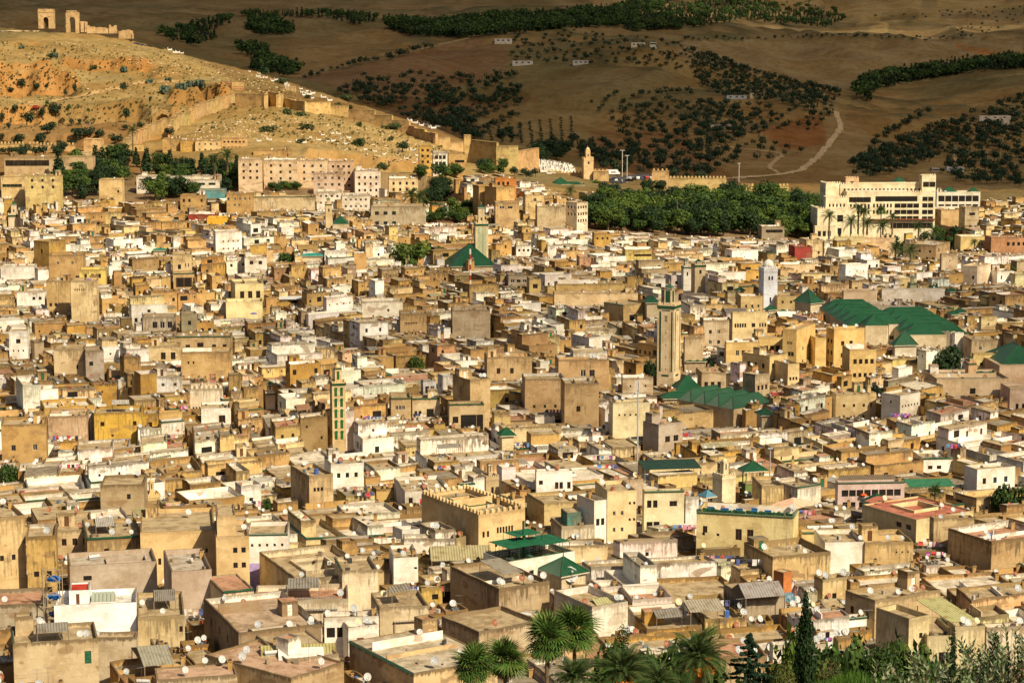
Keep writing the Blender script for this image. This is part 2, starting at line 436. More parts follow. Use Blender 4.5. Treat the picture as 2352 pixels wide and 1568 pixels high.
fieldpoly([(1860,0),(2352,0),(2352,20),(2200,28),(2000,60),(1900,40)], (0.33, 0.23, 0.10), 0.8)  # far fields in sun: the sunlight is put into this paler colour
fieldpoly([(1900,230),(1990,300),(2020,400),(1900,400)], (0.24, 0.17, 0.085), 0.6)
ground = np_mesh('ground', V, Q, 'soil', tint.reshape(-1, 4), per_face=False, smooth=True)
tag(ground, 'dry hillsides and the valley floor under the old town', kind='structure')

def ribbon(name, pts, w, col, lift=0.35, y1=9000, label=None):
    P = []
    for i in range(len(pts)-1):
        n_ = max(2, int(math.hypot(pts[i+1][0]-pts[i][0], pts[i+1][1]-pts[i][1])/3))
        for k in range(n_): P.append((pts[i][0]+(pts[i+1][0]-pts[i][0])*k/n_, pts[i][1]+(pts[i+1][1]-pts[i][1])*k/n_))
    P.append(pts[-1]); P = np.array(P)
    x, y = hit(P[:, 0], P[:, 1], 0, 1000, y1); ok = ~np.isnan(y); x = x[ok]; y = y[ok]
    k = np.ones(5)/5
    if len(x) > 8:
        x = np.convolve(np.pad(x, 2, mode='edge'), k, 'valid'); y = np.convolve(np.pad(y, 2, mode='edge'), k, 'valid')
    s_ = np.concatenate([[0], np.cumsum(np.hypot(np.diff(x), np.diff(y)))])
    t_ = np.arange(0, s_[-1], 2.5); x = np.interp(t_, s_, x); y = np.interp(t_, s_, y)
    dx = np.gradient(x); dy = np.gradient(y); l = np.hypot(dx, dy)+1e-6; nx = -dy/l; ny = dx/l
    V = []
    for o_ in (-0.5, -0.17, 0.17, 0.5):
        xx = x+nx*w*o_; yy = y+ny*w*o_; V.append(np.stack([xx, yy, zterr(xx, yy)+CZ+lift], -1))
    V = np.stack(V, 1); n_ = len(x); id_ = np.arange(n_*4).reshape(n_, 4)
    Q = np.stack([id_[:-1, :-1], id_[:-1, 1:], id_[1:, 1:], id_[1:, :-1]], -1).reshape(-1, 4)
    o = np_mesh(name, V.reshape(-1, 3), Q, 'roof_cement', np.tile(np.array([[*col, 1.0]]), (len(Q), 1)))
    tag(o, label, kind='structure'); return o
ribbon('dirt_track', [(1640,412),(1700,409),(1790,402),(1840,392),(1880,360),(1900,335),(1925,305),(1932,290),(1925,272),(1915,252)], 5.5, (0.40,0.29,0.17), label='pale dirt track winding up the valley behind the town wall')
ribbon('dirt_track', [(1795,402),(1765,385),(1778,372),(1800,355),(1780,350),(1640,335)], 3.5, (0.36,0.25,0.14), label='narrow dirt path between the olive trees')
ribbon('dirt_track', [(0,73),(90,72),(160,72),(250,80),(330,88),(370,92)], 4.0, (0.50,0.38,0.22), y1=2000, label='pale path running along the crest below the ruined tombs')
ribbon('dirt_track', [(690,178),(760,158),(830,143),(900,130),(1000,105),(1080,88)], 6, (0.30,0.20,0.11), label='dirt road along the dark ridge')
ribbon('dirt_track', [(60,235),(120,232),(170,225),(215,215),(330,190),(420,188)], 4.0, (0.40,0.27,0.13), y1=1990, label='dirt terrace path across the tomb hill')
ribbon('dirt_track', [(2185,380),(2200,370),(2190,360),(2205,350)], 4, (0.36,0.25,0.14), label='short dirt bend among the olives above the white farm')
ribbon('road', [(1400,420),(1440,408),(1500,402)], 14, (0.06,0.06,0.065), y1=1800, label='grey road beside the parked cars outside the wall')

# cloud bank over the far hills: its shadow is what darkens them
edge = [(-1400,1990),(-700,1990),(-380,1985),(-215,1800),(-60,1650),(60,1560),(150,1500),(300,1470),(500,1460),(1500,1440)]
def edge_y(x): return np.interp(x, [e[0] for e in edge], [e[1] for e in edge])
hz = 1500.0; k_ = (hz)/SUN.z
cx = np.linspace(-2200, 3600, 120)
rows = np.linspace(0, 1, 70)
GX, R_ = np.meshgrid(cx, rows)
GY = edge_y(GX) + 6800*R_**1.3
th = 130*sst(0, 0.03, R_)*sst(1, 0.93, R_) * (0.75+0.6*(fbm(GX/350, GY/350, 4)+0.3))
ox, oy = SUN.x*k_, SUN.y*k_
top = np.stack([GX+ox, GY+oy, hz+CZ-60+th], -1).reshape(-1, 3)
bot = np.stack([GX+ox, GY+oy, hz+CZ-60-th*0.35], -1).reshape(-1, 3)
id_ = np.arange(120*70).reshape(70, 120)
Qc = np.stack([id_[:-1, :-1], id_[:-1, 1:], id_[1:, 1:], id_[1:, :-1]], -1).reshape(-1, 4)
# breaks in the bank let the sun through in places
cxm = GX[:-1, :-1].ravel(); cym = GY[:-1, :-1].ravel()
hole = (fbm(cxm/500+3, cym/500+5, 3) > 0.08) & (cym > 4300) & (cxm > 200)
keep = ~hole
o = np_mesh('cloud', np.vstack([top, bot]), np.vstack([Qc[keep], (Qc[keep]+120*70)[:, ::-1]]), 'cloud', smooth=True)
tag(o, 'low cloud bank whose shadow lies over the far hills', kind='structure')
# thin cloud out of view, added to lay soft half shade over the middle town
GX, GY = np.meshgrid(np.linspace(-420, 420, 40), np.linspace(-190, 190, 24))
rr_ = np.clip(1-np.sqrt((GX/420)**2+(GY/190)**2), 0, 1)**.5
kx = (hz*.6+110)/SUN.z; ox2, oy2 = SUN.x*kx, SUN.y*kx
PT = np.stack([GX+ox2-110, GY+oy2+700, hz*.6+CZ+rr_*45+fbm(GX/90, GY/90, 3)*16*rr_], -1).reshape(-1, 3); PB = np.stack([GX+ox2-110, GY+oy2+700, hz*.6+CZ-rr_*12-1], -1).reshape(-1, 3)
id_ = np.arange(40*24).reshape(24, 40); ok_ = (rr_[:-1, :-1] > 0).ravel(); Qc = np.stack([id_[:-1, :-1], id_[:-1, 1:], id_[1:, 1:], id_[1:, :-1]], -1).reshape(-1, 4)[ok_]
o = np_mesh('cloud', np.vstack([PT, PB]), np.vstack([Qc, (Qc+960)[:, ::-1]]), 'added_thin_cloud', smooth=True)
tag(o, 'unseen thin cloud added to half shade the middle of the town', kind='structure')
# ---------------------------------------------------------------- trees
def crown_arrays(seed, lobes, n, leaf, cols, flat=1.0, shell=0.55):
    """n little leaf clumps spread through a set of ellipsoid lobes -> verts, quads, tints"""
    r = np.random.RandomState(seed)
    L = np.array(lobes, float)            # x y z rx ry rz
    w = L[:, 3]*L[:, 4]*L[:, 5]; w = w**0.7; w /= w.sum()
    k = r.choice(len(L), n, p=w)
    d = r.normal(size=(n, 3)); d /= np.linalg.norm(d, axis=1)[:, None]
    rad = shell + (1-shell)*r.rand(n)**0.5
    rad *= 0.86 + 0.28*r.rand(n)
    c = L[k, :3] + d*L[k, 3:]*rad[:, None]
    nrm = d + r.normal(size=(n, 3))*0.55 + np.array([0, 0, 0.35]); nrm /= np.linalg.norm(nrm, axis=1)[:, None]
    a = np.cross(nrm, r.normal(size=(n, 3))); a /= np.linalg.norm(a, axis=1)[:, None]+1e-9
    b = np.cross(nrm, a)
    s = leaf*(0.6+0.8*r.rand(n))[:, None]
    s2 = s*(0.45+0.4*r.rand(n))[:, None]
    V = np.stack([c-a*s, c-b*s2*(0.4+r.rand(n, 1)), c+a*s, c+b*s2], 1).reshape(-1, 3)
    Q = np.arange(n*4).reshape(n, 4)
    C = np.array(cols)[r.randint(0, len(cols), n)]
    C = C*(0.75+0.5*r.rand(n))[:, None]
    return V, Q, C
def trunk_arrays(h, r0, r1, lean=0.0, branches=3, seed=0, spread=1.0):
    mb = MB(); r = random.Random(seed); c = (0.14, 0.10, 0.07)
    mid = (lean*0.5, 0, h*0.55)
    mb.tube((0, 0, -0.8), mid, r0, (r0+r1)/2, 'bark', c, 7, cap=False)
    mb.tube(mid, (lean, 0, h), (r0+r1)/2, r1, 'bark', c, 7, cap=False)
    for i in range(branches):
        a = r.random()*6.28
        mb.tube((lean*0.7, 0, h*0.7), (lean+math.cos(a)*spread, math.sin(a)*spread, h*1.15+r.random()*spread*0.6), r1*0.9, r1*0.35, 'bark', c, 5, cap=False)
    return mb
OLIVE = [(0.022, 0.044, 0.022), (0.032, 0.054, 0.026), (0.016, 0.032, 0.016)]
GREEN = [(0.045, 0.085, 0.020), (0.060, 0.105, 0.022), (0.028, 0.055, 0.016)]
LIME = [(0.080, 0.130, 0.022), (0.055, 0.10, 0.020), (0.10, 0.14, 0.03)]
DARK = [(0.022, 0.045, 0.018), (0.030, 0.058, 0.020), (0.016, 0.034, 0.014)]
YELL = [(0.13, 0.12, 0.035), (0.09, 0.10, 0.03), (0.06, 0.08, 0.02)]
PROTO = {}
def proto(key, crownargs, trunkargs):
    V, Q, C = crownargs
    cm = np_mesh(None, V, Q, 'foliage', C)
    mb = trunk_arrays(*trunkargs[0], **trunkargs[1])
    t = mb.build('tmp'); tm = t.data; bpy.data.objects.remove(t)
    cm.name = 'crown'; tm.name = 'trunk'
    PROTO[key] = (cm, tm, (V, Q, C))
for i in range(5):          # olives, about 6 m across
    r = random.Random(i)
    lob = [(r.uniform(-1.3, 1.3), r.uniform(-1.3, 1.3), r.uniform(2.6, 4.4), r.uniform(1.2, 2.1), r.uniform(1.2, 2.1), r.uniform(1.0, 1.6)) for _ in range(6)]
    proto(('olive', i), crown_arrays(i, lob, 330, 0.42, OLIVE), ((2.6, 0.28, 0.16), dict(lean=r.uniform(-.5, .5), seed=i, branches=4)))
for i in range(5):          # broad crowns, about 11 m across
    r = random.Random(20+i)
    lob = [(r.uniform(-3, 3), r.uniform(-3, 3), r.uniform(3.4, 9), r.uniform(1.8, 3.2), r.uniform(1.8, 3.2), r.uniform(1.3, 2.4)) for _ in range(13)]
    proto(('broad', i), crown_arrays(20+i, lob, 1600, 0.50, GREEN if i < 3 else LIME), ((5.5, 0.4, 0.22), dict(lean=r.uniform(-1, 1), seed=i, branches=5, spread=2.2)))
for i in range(3):
    r = random.Random(40+i)
    lob = [(r.uniform(-3, 3), r.uniform(-3, 3), r.uniform(3, 9), r.uniform(1.8, 3.2), r.uniform(1.8, 3.2), r.uniform(1.3, 2.4)) for _ in range(12)]
    proto(('dark', i), crown_arrays(40+i, lob, 1500, 0.50, DARK), ((5.5, 0.4, 0.22), dict(lean=r.uniform(-1, 1), seed=i, branches=5, spread=2.2)))
for i in range(3):          # tall narrow pines and cypresses, 10 m
    r = random.Random(60+i)
    lob = [(0, 0, 2+z*0.9, 1.7*(1-z/9.5)+.25, 1.7*(1-z/9.5)+.25, 1.0) for z in range(9)]
    proto(('pine', i), crown_arrays(60+i, lob, 420, 0.5, DARK), ((2.5, 0.22, 0.12), dict(seed=i, branches=0)))
for i in range(3):
    lob = [(0, 0, 1+z*0.9, 0.9*(1-(z/10.5)**2)+.12, 0.9*(1-(z/10.5)**2)+.12, 1.0) for z in range(10)]
    proto(('cypress', i), crown_arrays(70+i, lob, 600, 0.34, DARK), ((2.0, 0.2, 0.12), dict(seed=i, branches=0)))
for i in range(3):
    r = random.Random(80+i)
    lob = [(r.uniform(-1.6, 1.6), r.uniform(-1.0, 1.0), r.uniform(0.4, 1.2), r.uniform(.8, 1.4), r.uniform(.8, 1.4), r.uniform(0.6, 1.0)) for _ in range(6)]
    proto(('shrub', i), crown_arrays(80+i, lob, 260, 0.36, [(0.06, 0.085, 0.03), (0.045, 0.07, 0.025), (0.08, 0.09, 0.035)]), ((0.5, 0.1, 0.06), dict(seed=i, branches=0)))
for i in range(2):
    r = random.Random(90+i)
    lob = [(r.uniform(-2.4, 2.4), r.uniform(-1.0, 1.0), r.uniform(0.3, 0.9), r.uniform(.8, 1.2), r.uniform(.8, 1.2), r.uniform(0.5, 0.8)) for _ in range(7)]
    proto(('agave', i), crown_arrays(90+i, lob, 300, 0.55, [(0.10, 0.14, 0.11), (0.07, 0.11, 0.085), (0.13, 0.16, 0.12)], shell=0.2), ((0.4, 0.1, 0.06), dict(seed=i, branches=0)))
BLOCK = []; OCC = []
def place_tree(name, kind, x, y, z, s, label, cat='tree', group=None, rot=None, sz=1.0, var=None, rnd=RD):
    n_ = {'olive': 5, 'broad': 5, 'agave': 2}.get(kind, 3)
    cm, tm, _ = PROTO[(kind, var if var is not None else rnd.randrange(n_))]
    o = empty(name, (x, y, z+CZ), label, cat, group)
    o.scale = (s, s, s*sz); o.rotation_euler = (0, 0, rot if rot is not None else rnd.random()*6.28)
    link('crown', cm, o); link('trunk', tm, o)
    return o
def merged(name, items, label, cat_kind='stuff', keep=0.4):
    """many small trees as one object: items = (kind, var, x, y, z, s, sz, rot)"""
    r = np.random.RandomState(5); VV = []; QQ = []; CC = []; n0 = 0
    for kind, var, x, y, z, s, szz, rot in items:
        V, Q, C = PROTO[(kind, var)][2]
        k = max(24, int(len(Q)*keep)); g = 1/math.sqrt(keep)*0.8
        V4 = V.reshape(-1, 4, 3)[:k]; c_ = V4.mean(1, keepdims=True); V4 = c_ + (V4-c_)*g
        co, si = math.cos(rot), math.sin(rot)
        P = V4.reshape(-1, 3)
        P = np.stack([(P[:, 0]*co-P[:, 1]*si)*s+x, (P[:, 0]*si+P[:, 1]*co)*s+y, P[:, 2]*s*szz+z+CZ], -1)
        VV.append(P); QQ.append(np.arange(k*4).reshape(k, 4)+n0); n0 += k*4; CC.append(C[:k]*(0.8+0.4*r.rand()))
    if not VV: return
    o = np_mesh(name, np.vstack(VV), np.vstack(QQ), 'foliage', np.vstack(CC))
    tag(o, label, kind='stuff'); return o

RS = np.random.RandomState(11)
def scatter_poly(poly, n, mind, y0=1150, y1=9000):
    P = np.array(poly, float); lo = P.min(0); hi = P.max(0); out = []
    grid = {}
    tries = 0
    while len(out) < n and tries < n*12:
        tries += 1
        u = RS.uniform(lo[0], hi[0]); v = RS.uniform(lo[1], hi[1])
        if not pip(poly, np.array([u]), np.array([v]))[0]: continue
        g = (int(u/mind), int(v*1.6/mind)); bad = False
        for a in (-1, 0, 1):
            for b_ in (-1, 0, 1):
                for (uu, vv) in grid.get((g[0]+a, g[1]+b_), ()):
                    if (uu-u)**2+((vv-v)*1.6)**2 < mind*mind: bad = True
        if bad: continue
        grid.setdefault(g, []).append((u, v)); out.append((u, v))
    return out
def along(pts, step, jit=1.5):
    out = []
    for i in range(len(pts)-1):
        L = math.hypot(pts[i+1][0]-pts[i][0], pts[i+1][1]-pts[i][1]); n_ = max(1, int(L/step))
        for k in range(n_):
            t = k/n_; out.append((pts[i][0]+(pts[i+1][0]-pts[i][0])*t+RS.normal()*jit, pts[i][1]+(pts[i+1][1]-pts[i][1])*t+RS.normal()*jit*0.5))
    return out
OL = []   # (u, v, size) of olive trees on the far hills
def addp(l, s=1.0, js=0.75): OL.extend([(u, v, s*(1-js/2+js*RS.rand())) for u, v in l])
addp(scatter_poly([(820,165),(960,215),(1190,215),(1200,330),(1060,330),(900,265),(790,205)], 105, 12))
addp(scatter_poly([(960,180),(1180,175),(1200,240),(1000,250)], 60, 10), 1.2)
addp(scatter_poly([(760,215),(900,180),(1000,170),(1000,200),(880,250)], 40, 14), 1.0)
addp(scatter_poly([(940,260),(1090,270),(1100,330),(1040,325)], 40, 11), 1.15)
addp(scatter_poly([(1170,85),(1330,70),(1560,100),(1600,150),(1560,165),(1400,150),(1300,150),(1180,150)], 120, 10), 0.9)
addp(scatter_poly([(1590,130),(1700,165),(1900,225),(1940,240),(1800,240),(1640,225),(1590,180)], 150, 9), 1.05)
addp(scatter_poly([(1340,230),(1580,200),(1640,240),(1740,255),(1700,330),(1620,390),(1480,390),(1280,380),(1430,300)], 170, 12), 0.95)
addp(scatter_poly([(1560,240),(1900,235),(1930,260),(1880,310),(1800,300),(1700,320),(1600,300)], 80, 12), 0.95)
addp(scatter_poly([(1560,300),(1790,330),(1860,350),(1750,380),(1600,400)], 36, 17), 0.95)
addp(scatter_poly([(1960,380),(2130,300),(2240,265),(2352,225),(2390,225),(2390,300),(2200,350),(2060,400),(1960,415)], 230, 9.5), 1.0)
addp(scatter_poly([(2180,330),(2390,290),(2390,430),(2240,430),(2160,400)], 90, 13), 1.0)
addp(scatter_poly([(1240,330),(1400,330),(1640,400),(1640,420),(1500,415),(1400,400),(1250,350)], 55, 12), 1.0)
addp(scatter_poly([(1990,40),(2352,15),(2352,60),(2200,95),(2160,85),(2240,50)], 70, 8), 0.9)
addp(along([(1590,122),(1640,140),(1700,160),(1760,178),(1830,196),(1900,212),(1935,228)], 7, 2), 1.15)
addp(along([(1570,92),(1650,90),(1750,92),(1850,86),(1960,84),(2080,90),(2200,92)], 11, 4), 0.85)
addp(along([(700,182),(760,163),(830,148),(900,135),(960,118),(1010,105)], 13, 3), 1.0)
addp(along([(2120,262),(2060,300),(2000,340)], 9, 4), 1.0)
for k in range(9): addp(along([(1130+k*23, 335+k*2-10), (1120+k*24, 290-k*3)], 5.5, 0.7), 0.42, 0.15)
for k in range(5): addp(along([(2190+k*42, 395-k*6), (2215+k*42, 430)], 13, 0.8), 0.9, 0.1)
FO = []   # woods
FO += scatter_poly([(880,48),(1000,58),(1100,45),(1250,38),(1400,22),(1480,-5),(1560,-5),(1500,30),(1420,62),(1300,68),(1180,78),(1060,88),(960,85),(900,72)], 900, 4.4)
FO += scatter_poly([(1400,40),(1700,-5),(1880,0),(1940,45),(1900,65),(1700,48),(1560,70),(1450,75)], 600, 5.4)
FO += scatter_poly([(575,50),(610,40),(680,72),(665,82),(600,82),(568,70)], 130, 5)
FO += scatter_poly([(370,82),(470,58),(530,42),(530,55),(420,95),(400,98)], 70, 7)
FO += scatter_poly([(410,95),(500,80),(490,95),(440,110)], 18, 8)
FO += scatter_poly([(545,38),(700,32),(830,38),(870,48),(820,62),(760,44),(640,42)], 60, 7)
FO += scatter_poly([(545,110),(590,112),(625,130),(620,150),(560,128)], 26, 7)
FO += scatter_poly([(575,155),(650,150),(690,165),(670,180),(600,172)], 40, 6)
FO += scatter_poly([(2000,180),(2090,168),(2200,150),(2352,138),(2400,138),(2400,155),(2250,165),(2120,185),(2020,205),(1960,215)], 300, 5.4)
FO += scatter_poly([(1960,200),(2010,190),(2005,240),(1975,230)], 18, 7)
uv_ = np.array([(a, b_) for a, b_, _ in OL]); x, y = hit(uv_[:, 0], uv_[:, 1], 0, 1150, 9000)
items = [(x[i], y[i], OL[i][2]) for i in range(len(OL)) if not math.isnan(y[i]) and y[i] > 1460+(0 if x[i] > 60 else 200)]
items.sort(key=lambda t: -t[2]/t[1])
WHERE = [(1400, 'slope above the white graves'), (1650, 'middle of the dark olive hill'), (1900, 'ridge right of centre'), (9999, 'hillside behind the big hotel')]
FARL = [('the long white barn',1155,95),('the half hidden farm',1200,145),('the second farm row',1333,144),('the orchard farmhouse',1465,103),('the yellowish hill farm',1740,220),('the farm on the red knoll',1657,291),('the winding dirt track',1925,300),('the big pinkish villa',2285,276),('the blue skirted shed',2195,390),('the gate minaret',1350,400),('the white light poles',1435,400),('the white graves',1255,375),('the short dirt bend',2195,360),('the dark ridge road',830,143),('the planted rows',1240,300)]
zz = zterr(np.array([i[0] for i in items]), np.array([i[1] for i in items]))
rest = []
for k, (tx, ty, ts) in enumerate(items):
    if k < 230:
        pu, pv = proj(tx, ty, zz[k])
        g = min(FARL, key=lambda g: math.hypot(g[1]-pu, (g[2]-pv)*1.5)); du, dv = pu-g[1], pv-g[2]
        pos = ('east of' if du > 0 else 'west of') if abs(du) > abs(dv)*1.3 else ('below' if dv > 0 else 'above')
        place_tree('olive_tree', 'olive', tx, ty, zz[k]-.3, 1.38*ts, f"{'large' if ts > 1.12 else 'small' if ts < .92 else 'round'} dark olive tree {pos} {g[0]}", 'tree', 'olive trees on the far hills')
    else:
        rest.append(('olive', RS.randint(5), tx, ty, zz[k]-.3, 1.42*ts, 1.0, RS.rand()*6))
merged('distant_olive_trees', rest, 'olive trees scattered over the far hills', keep=0.3)
uv_ = np.array(FO); x, y = hit(uv_[:, 0], uv_[:, 1], 0, 1700, 9000); ok = ~np.isnan(y)
x = x[ok]; y = y[ok]; zz = zterr(x, y)
merged('pine_wood', [('pine' if RS.rand() < .7 else 'broad', RS.randint(3), x[i], y[i], zz[i], (1.75 if y[i] > 2400 else 1.2)*RS.uniform(.8, 1.2), .85, RS.rand()*6) for i in range(len(x))], 'dark pine wood covering the far slopes', keep=0.17)

# trees that stand on the tomb hill, the park and the town: (kind, u, v of its foot, width in picture units, height, label)
def tree_uv(name, kind, u, v, wpx, hpx, label, cat='tree', group=None, Y=None, surf='ground', var=None):
    lift = {'ground': 0, 'roof': ROOF-3}[surf]
    if Y is None:
        x_, y_ = hit(u, v, lift, 240, 3000); Y = float(y_[0]); X = float(x_[0])
    else:
        X = at(u, v, Y)[0]
    base = {'olive': (6.0, 5.6), 'broad': (10.5, 10.8), 'dark': (10.5, 10.8), 'pine': (3.4, 10.8), 'cypress': (1.9, 10.3), 'shrub': (5.2, 1.9), 'agave': (6.4, 1.5)}[kind]
    s = wpx*Y/FP/base[0]; sz = hpx*Y/FP/(base[1]*s)
    z = zterr(X, Y)
    if lift:
        s = wpx*Y/FP/base[0]; sz = (zat(v-hpx, Y)-float(z))/(base[1]*s)
    BLOCK.append((u-wpx/2, u+wpx/2, v, Y-4)); OCC.append([(X-1.5, Y-1.5), (X+1.5, Y-1.5), (X+1.5, Y+1.5), (X-1.5, Y+1.5)])
    return place_tree(name, kind, X, Y, float(z)-0.2, s, label, cat, group, sz=sz, var=var)
hill = [(85,212,20,24),(150,225,12,22),(172,218,14,28),(22,218,22,20),(50,205,26,26),(105,205,16,14),(285,212,26,24),(62,292,34,38),(35,262,20,24),(98,275,22,30),(128,270,34,36),(110,310,40,30),(5,285,12,30),(165,290,13,20),(183,288,13,18),(20,300,14,22),(180,320,44,30),(230,322,26,26),(290,280,24,34),(287,300,18,16),(325,298,22,20),(265,330,34,26),(45,330,38,24),(90,330,32,26),(5,325,14,22),(135,333,14,12),(165,335,30,16),(120,300,26,22),(205,315,30,26)]
for k, (u, v, w, h) in enumerate(hill):
    reg = 'above the quarried face' if v < 240 else 'between the quarry and the crenellated wall'
    tree_uv('olive_tree', 'olive', u, v, w, h, f"{'broad' if w > 30 else 'small' if w < 16 else 'round'} grey green olive tree on the tomb hill {reg}", 'tree', 'olive trees on the tomb hill')
for k, (u, v, w, h, c) in enumerate([(925,350,34,28,'dark round bush by the ruined white houses on the graveyard slope'),(392,318,22,28,'bright green young tree where the diagonal wall starts'),(345,240,8,20,'thin dark shrub clinging to the cliff'),(690,330,22,12,'low dark bush beside white graves on the slope'),(115,262-125,20,16,'agave clump hanging over the orange cliff')]):
    tree_uv('bush', 'olive', u, v, w, h, c, 'bush')
for k, (u, v, w, h) in enumerate([(645,192,38,12),(662,260,34,13),(690,268,44,13),(612,300,50,13),(705,295,44,13),(790,230,50,14),(780,248,34,12),(800,250,30,10),(900,298,52,16),(825,290,18,12),(898,322,20,10),(705,228-3,24,9),(820,335,44,20),(830,330,20,14),(215,158,24,10),(125,120,10,10),(880,385,36,14)]):
    tree_uv('bush', 'shrub', u, v, w, h, f"{'long low' if w > 40 else 'small'} green scrub bush on the graveyard slope below the tombs", 'bush', 'scrub bushes on the tomb hill')
for k, (u, v, w, h) in enumerate([(380,212,36,16),(415,205,34,15),(440,200,30,15),(460,198,26,16),(283,165,26,12),(345,190,24,9),(387,185,18,8),(125,132,18,12),(50,112,18,8)]):
    tree_uv('agave_clump', 'agave', u, v, w, h, 'blue grey agave clump on the edge of the tomb hill cliff', 'agave', 'agave clumps along the cliff edge')
# groves round the upper edge of the town
grove = []
def grow(poly, n, mind, wr, kinds, where, cat='tree', hr=(0.8, 1.05), name='tree', Yb=None, sub=False):
    um = sum(p[0] for p in poly)/len(poly); vm = sum(p[1] for p in poly)/len(poly); ur = max(p[0] for p in poly)-um
    pts = scatter_poly(poly, n, mind); pts.sort(key=lambda p: p[1])
    for (u, v) in pts:
        k = kinds[RS.randint(len(kinds))]; w = RS.uniform(*wr)
        desc = {'broad': 'broad bright green', 'dark': 'dense dark green', 'pine': 'tall pointed dark', 'cypress': 'slim dark cypress-like', 'olive': 'small grey green'}[k]
        h = w*RS.uniform(*hr)*(1 if k in ('broad', 'dark', 'olive') else 1.35)
        tree_uv(name, k, u, v, w if k in ('broad', 'dark', 'olive') else w*0.55, h, f"{desc} tree {where}"+((' west part' if u < um-ur*.45 else ' east part' if u > um+ur*.45 else ' middle')+(' back row' if v < vm-8 else ' front row' if v > vm+12 else ' centre row') if sub else ''), 'tree', f"trees {where}")
grow([(1480,482),(1560,476),(1760,478),(1850,502),(1882,556),(1720,548),(1560,540),(1360,530),(1375,505)], 78, 18, (50, 72), ['broad', 'broad', 'dark', 'broad'], 'in the big park', sub=True)
grow([(1352,475),(1400,468),(1420,505),(1360,510)], 7, 20, (36, 50), ['dark', 'broad'], 'at the park edge by the tower gate')
grow([(1395,515),(1505,510),(1510,532),(1395,535)], 9, 15, (34, 46), ['broad', 'dark'], 'below the cream houses in the park')
grow([(1482,440),(1525,440),(1515,465),(1482,460)], 4, 16, (30, 42), ['dark'], 'in front of the broken end of the town wall')
grow([(1385,452),(1470,452),(1470,472),(1385,472)], 5, 18, (34, 44), ['olive', 'dark'], 'below the car park')
grow([(1825,480),(1880,478),(1870,505),(1830,505)], 4, 18, (40, 52), ['broad'], 'beside the cream hotel wing')
grow([(130,395),(290,360),(300,420),(200,465),(135,450)], 24, 19, (38, 56), ['dark', 'broad', 'pine'], 'in the dark grove by the yellow block')
grow([(0,345),(160,350),(160,362),(0,362)], 16, 9, (22, 30), ['olive'], 'in the row under the crenellated wall')
grow([(300,375),(440,395),(550,400),(550,430),(320,405)], 20, 19, (34, 50), ['dark', 'broad', 'pine'], 'between the long white building and the hill houses')
grow([(325,440),(440,425),(450,455),(350,462)], 10, 18, (40, 54), ['dark', 'broad'], 'in front of the long white building')
grow([(505,420),(545,415),(545,440),(510,440)], 4, 14, (34, 40), ['dark'], 'beside the pink apartment blocks')
grow([(975,450),(1025,440),(1030,470),(980,470)], 7, 15, (34, 46), ['dark'], 'behind the pair of date palms')
grow([(985,500),(1080,490),(1080,515),(990,515)], 8, 15, (30, 42), ['broad'], 'in the walled garden above the slim tiled minaret')
grow([(960,405),(1040,395),(1050,410),(965,415)], 6, 16, (30, 40), ['broad'], 'under the ruined houses on the slope')
grow([(1090,392),(1160,390),(1165,400),(1100,402)], 6, 14, (26, 34), ['olive', 'broad'], 'at the foot of the sloping town wall')
grow([(1175,405),(1235,400),(1235,415),(1180,417)], 4, 14, (22, 30), ['olive'], 'beside the lower end of the sloping wall')
grow([(1200,372),(1300,350),(1330,370),(1250,372)], 6, 16, (30, 46), ['dark'], 'behind the white graves')
grow([(2040,545),(2200,525),(2200,575),(2130,590),(2045,590)], 14, 16, (30, 46), ['dark', 'broad'], 'in the hotel garden below the terrace')
grow([(620,435),(684,432),(684,440),(625,442)], 5, 10, (20, 24), ['broad'], 'on the terrace under the pink flats')
for (u, v, w, h, k, lab) in [(945,608,90,62,'broad','large yellow green tree rising among roofs west of the big pyramid roof'),(1092,772,80,50,'dark','spreading dark fig tree behind the brown courtyard walls'),(1490,858,44,42,'dark','dark leafy tree against the foot of the tall minaret'),
    (958,842,46,32,'broad','green tree in a courtyard above the brown block'),(655,600,42,26,'broad','green treetop beside the turquoise awning'),(2160,850,108,56,'dark','wide brownish green tree before the great mosque arches'),(1970,906,108,34,'dark','wide dark green treetop behind the small square minaret'),
    (20,1102,56,42,'broad','bright green trees at the edge of the old town by concrete roofs'),(2318,1170,76,66,'broad','pale green feathery tree beside the white house'),(1515,1200,50,50,'broad','leafy green tree in front of the arched cafe'),(612,1165,26,30,'broad','small round green tree in a courtyard behind the school'),
    (1535,975,40,28,'broad','green tree beside the concrete house'),(1630,838,32,28,'dark','small dark tree beside the green tin roof'),(2310,640,60,36,'broad','green tree behind the white boxy houses'),(2075,1145+15,30,20,'broad','green shrub under the red terracotta market roof'),
    (1440,1000,44,24,'olive','low green shrubs on the rubble plot below the cream house'),(920,1330,40,20,'broad','round green bush on a roof terrace'),(75,608,20,10,'shrub','tuft of green weeds on a dark wall'),(2352,1150,40,50,'olive','olive tree at the edge beside the white house'),(2080,590,30,40,'cypress','dark cypress at the corner of the hotel wall'),(2195,560,16,44,'cypress','slim dark cypress before the yellow villa')]:
    tree_uv('tree', k, u, v, w, h, lab, 'tree', surf='roof')
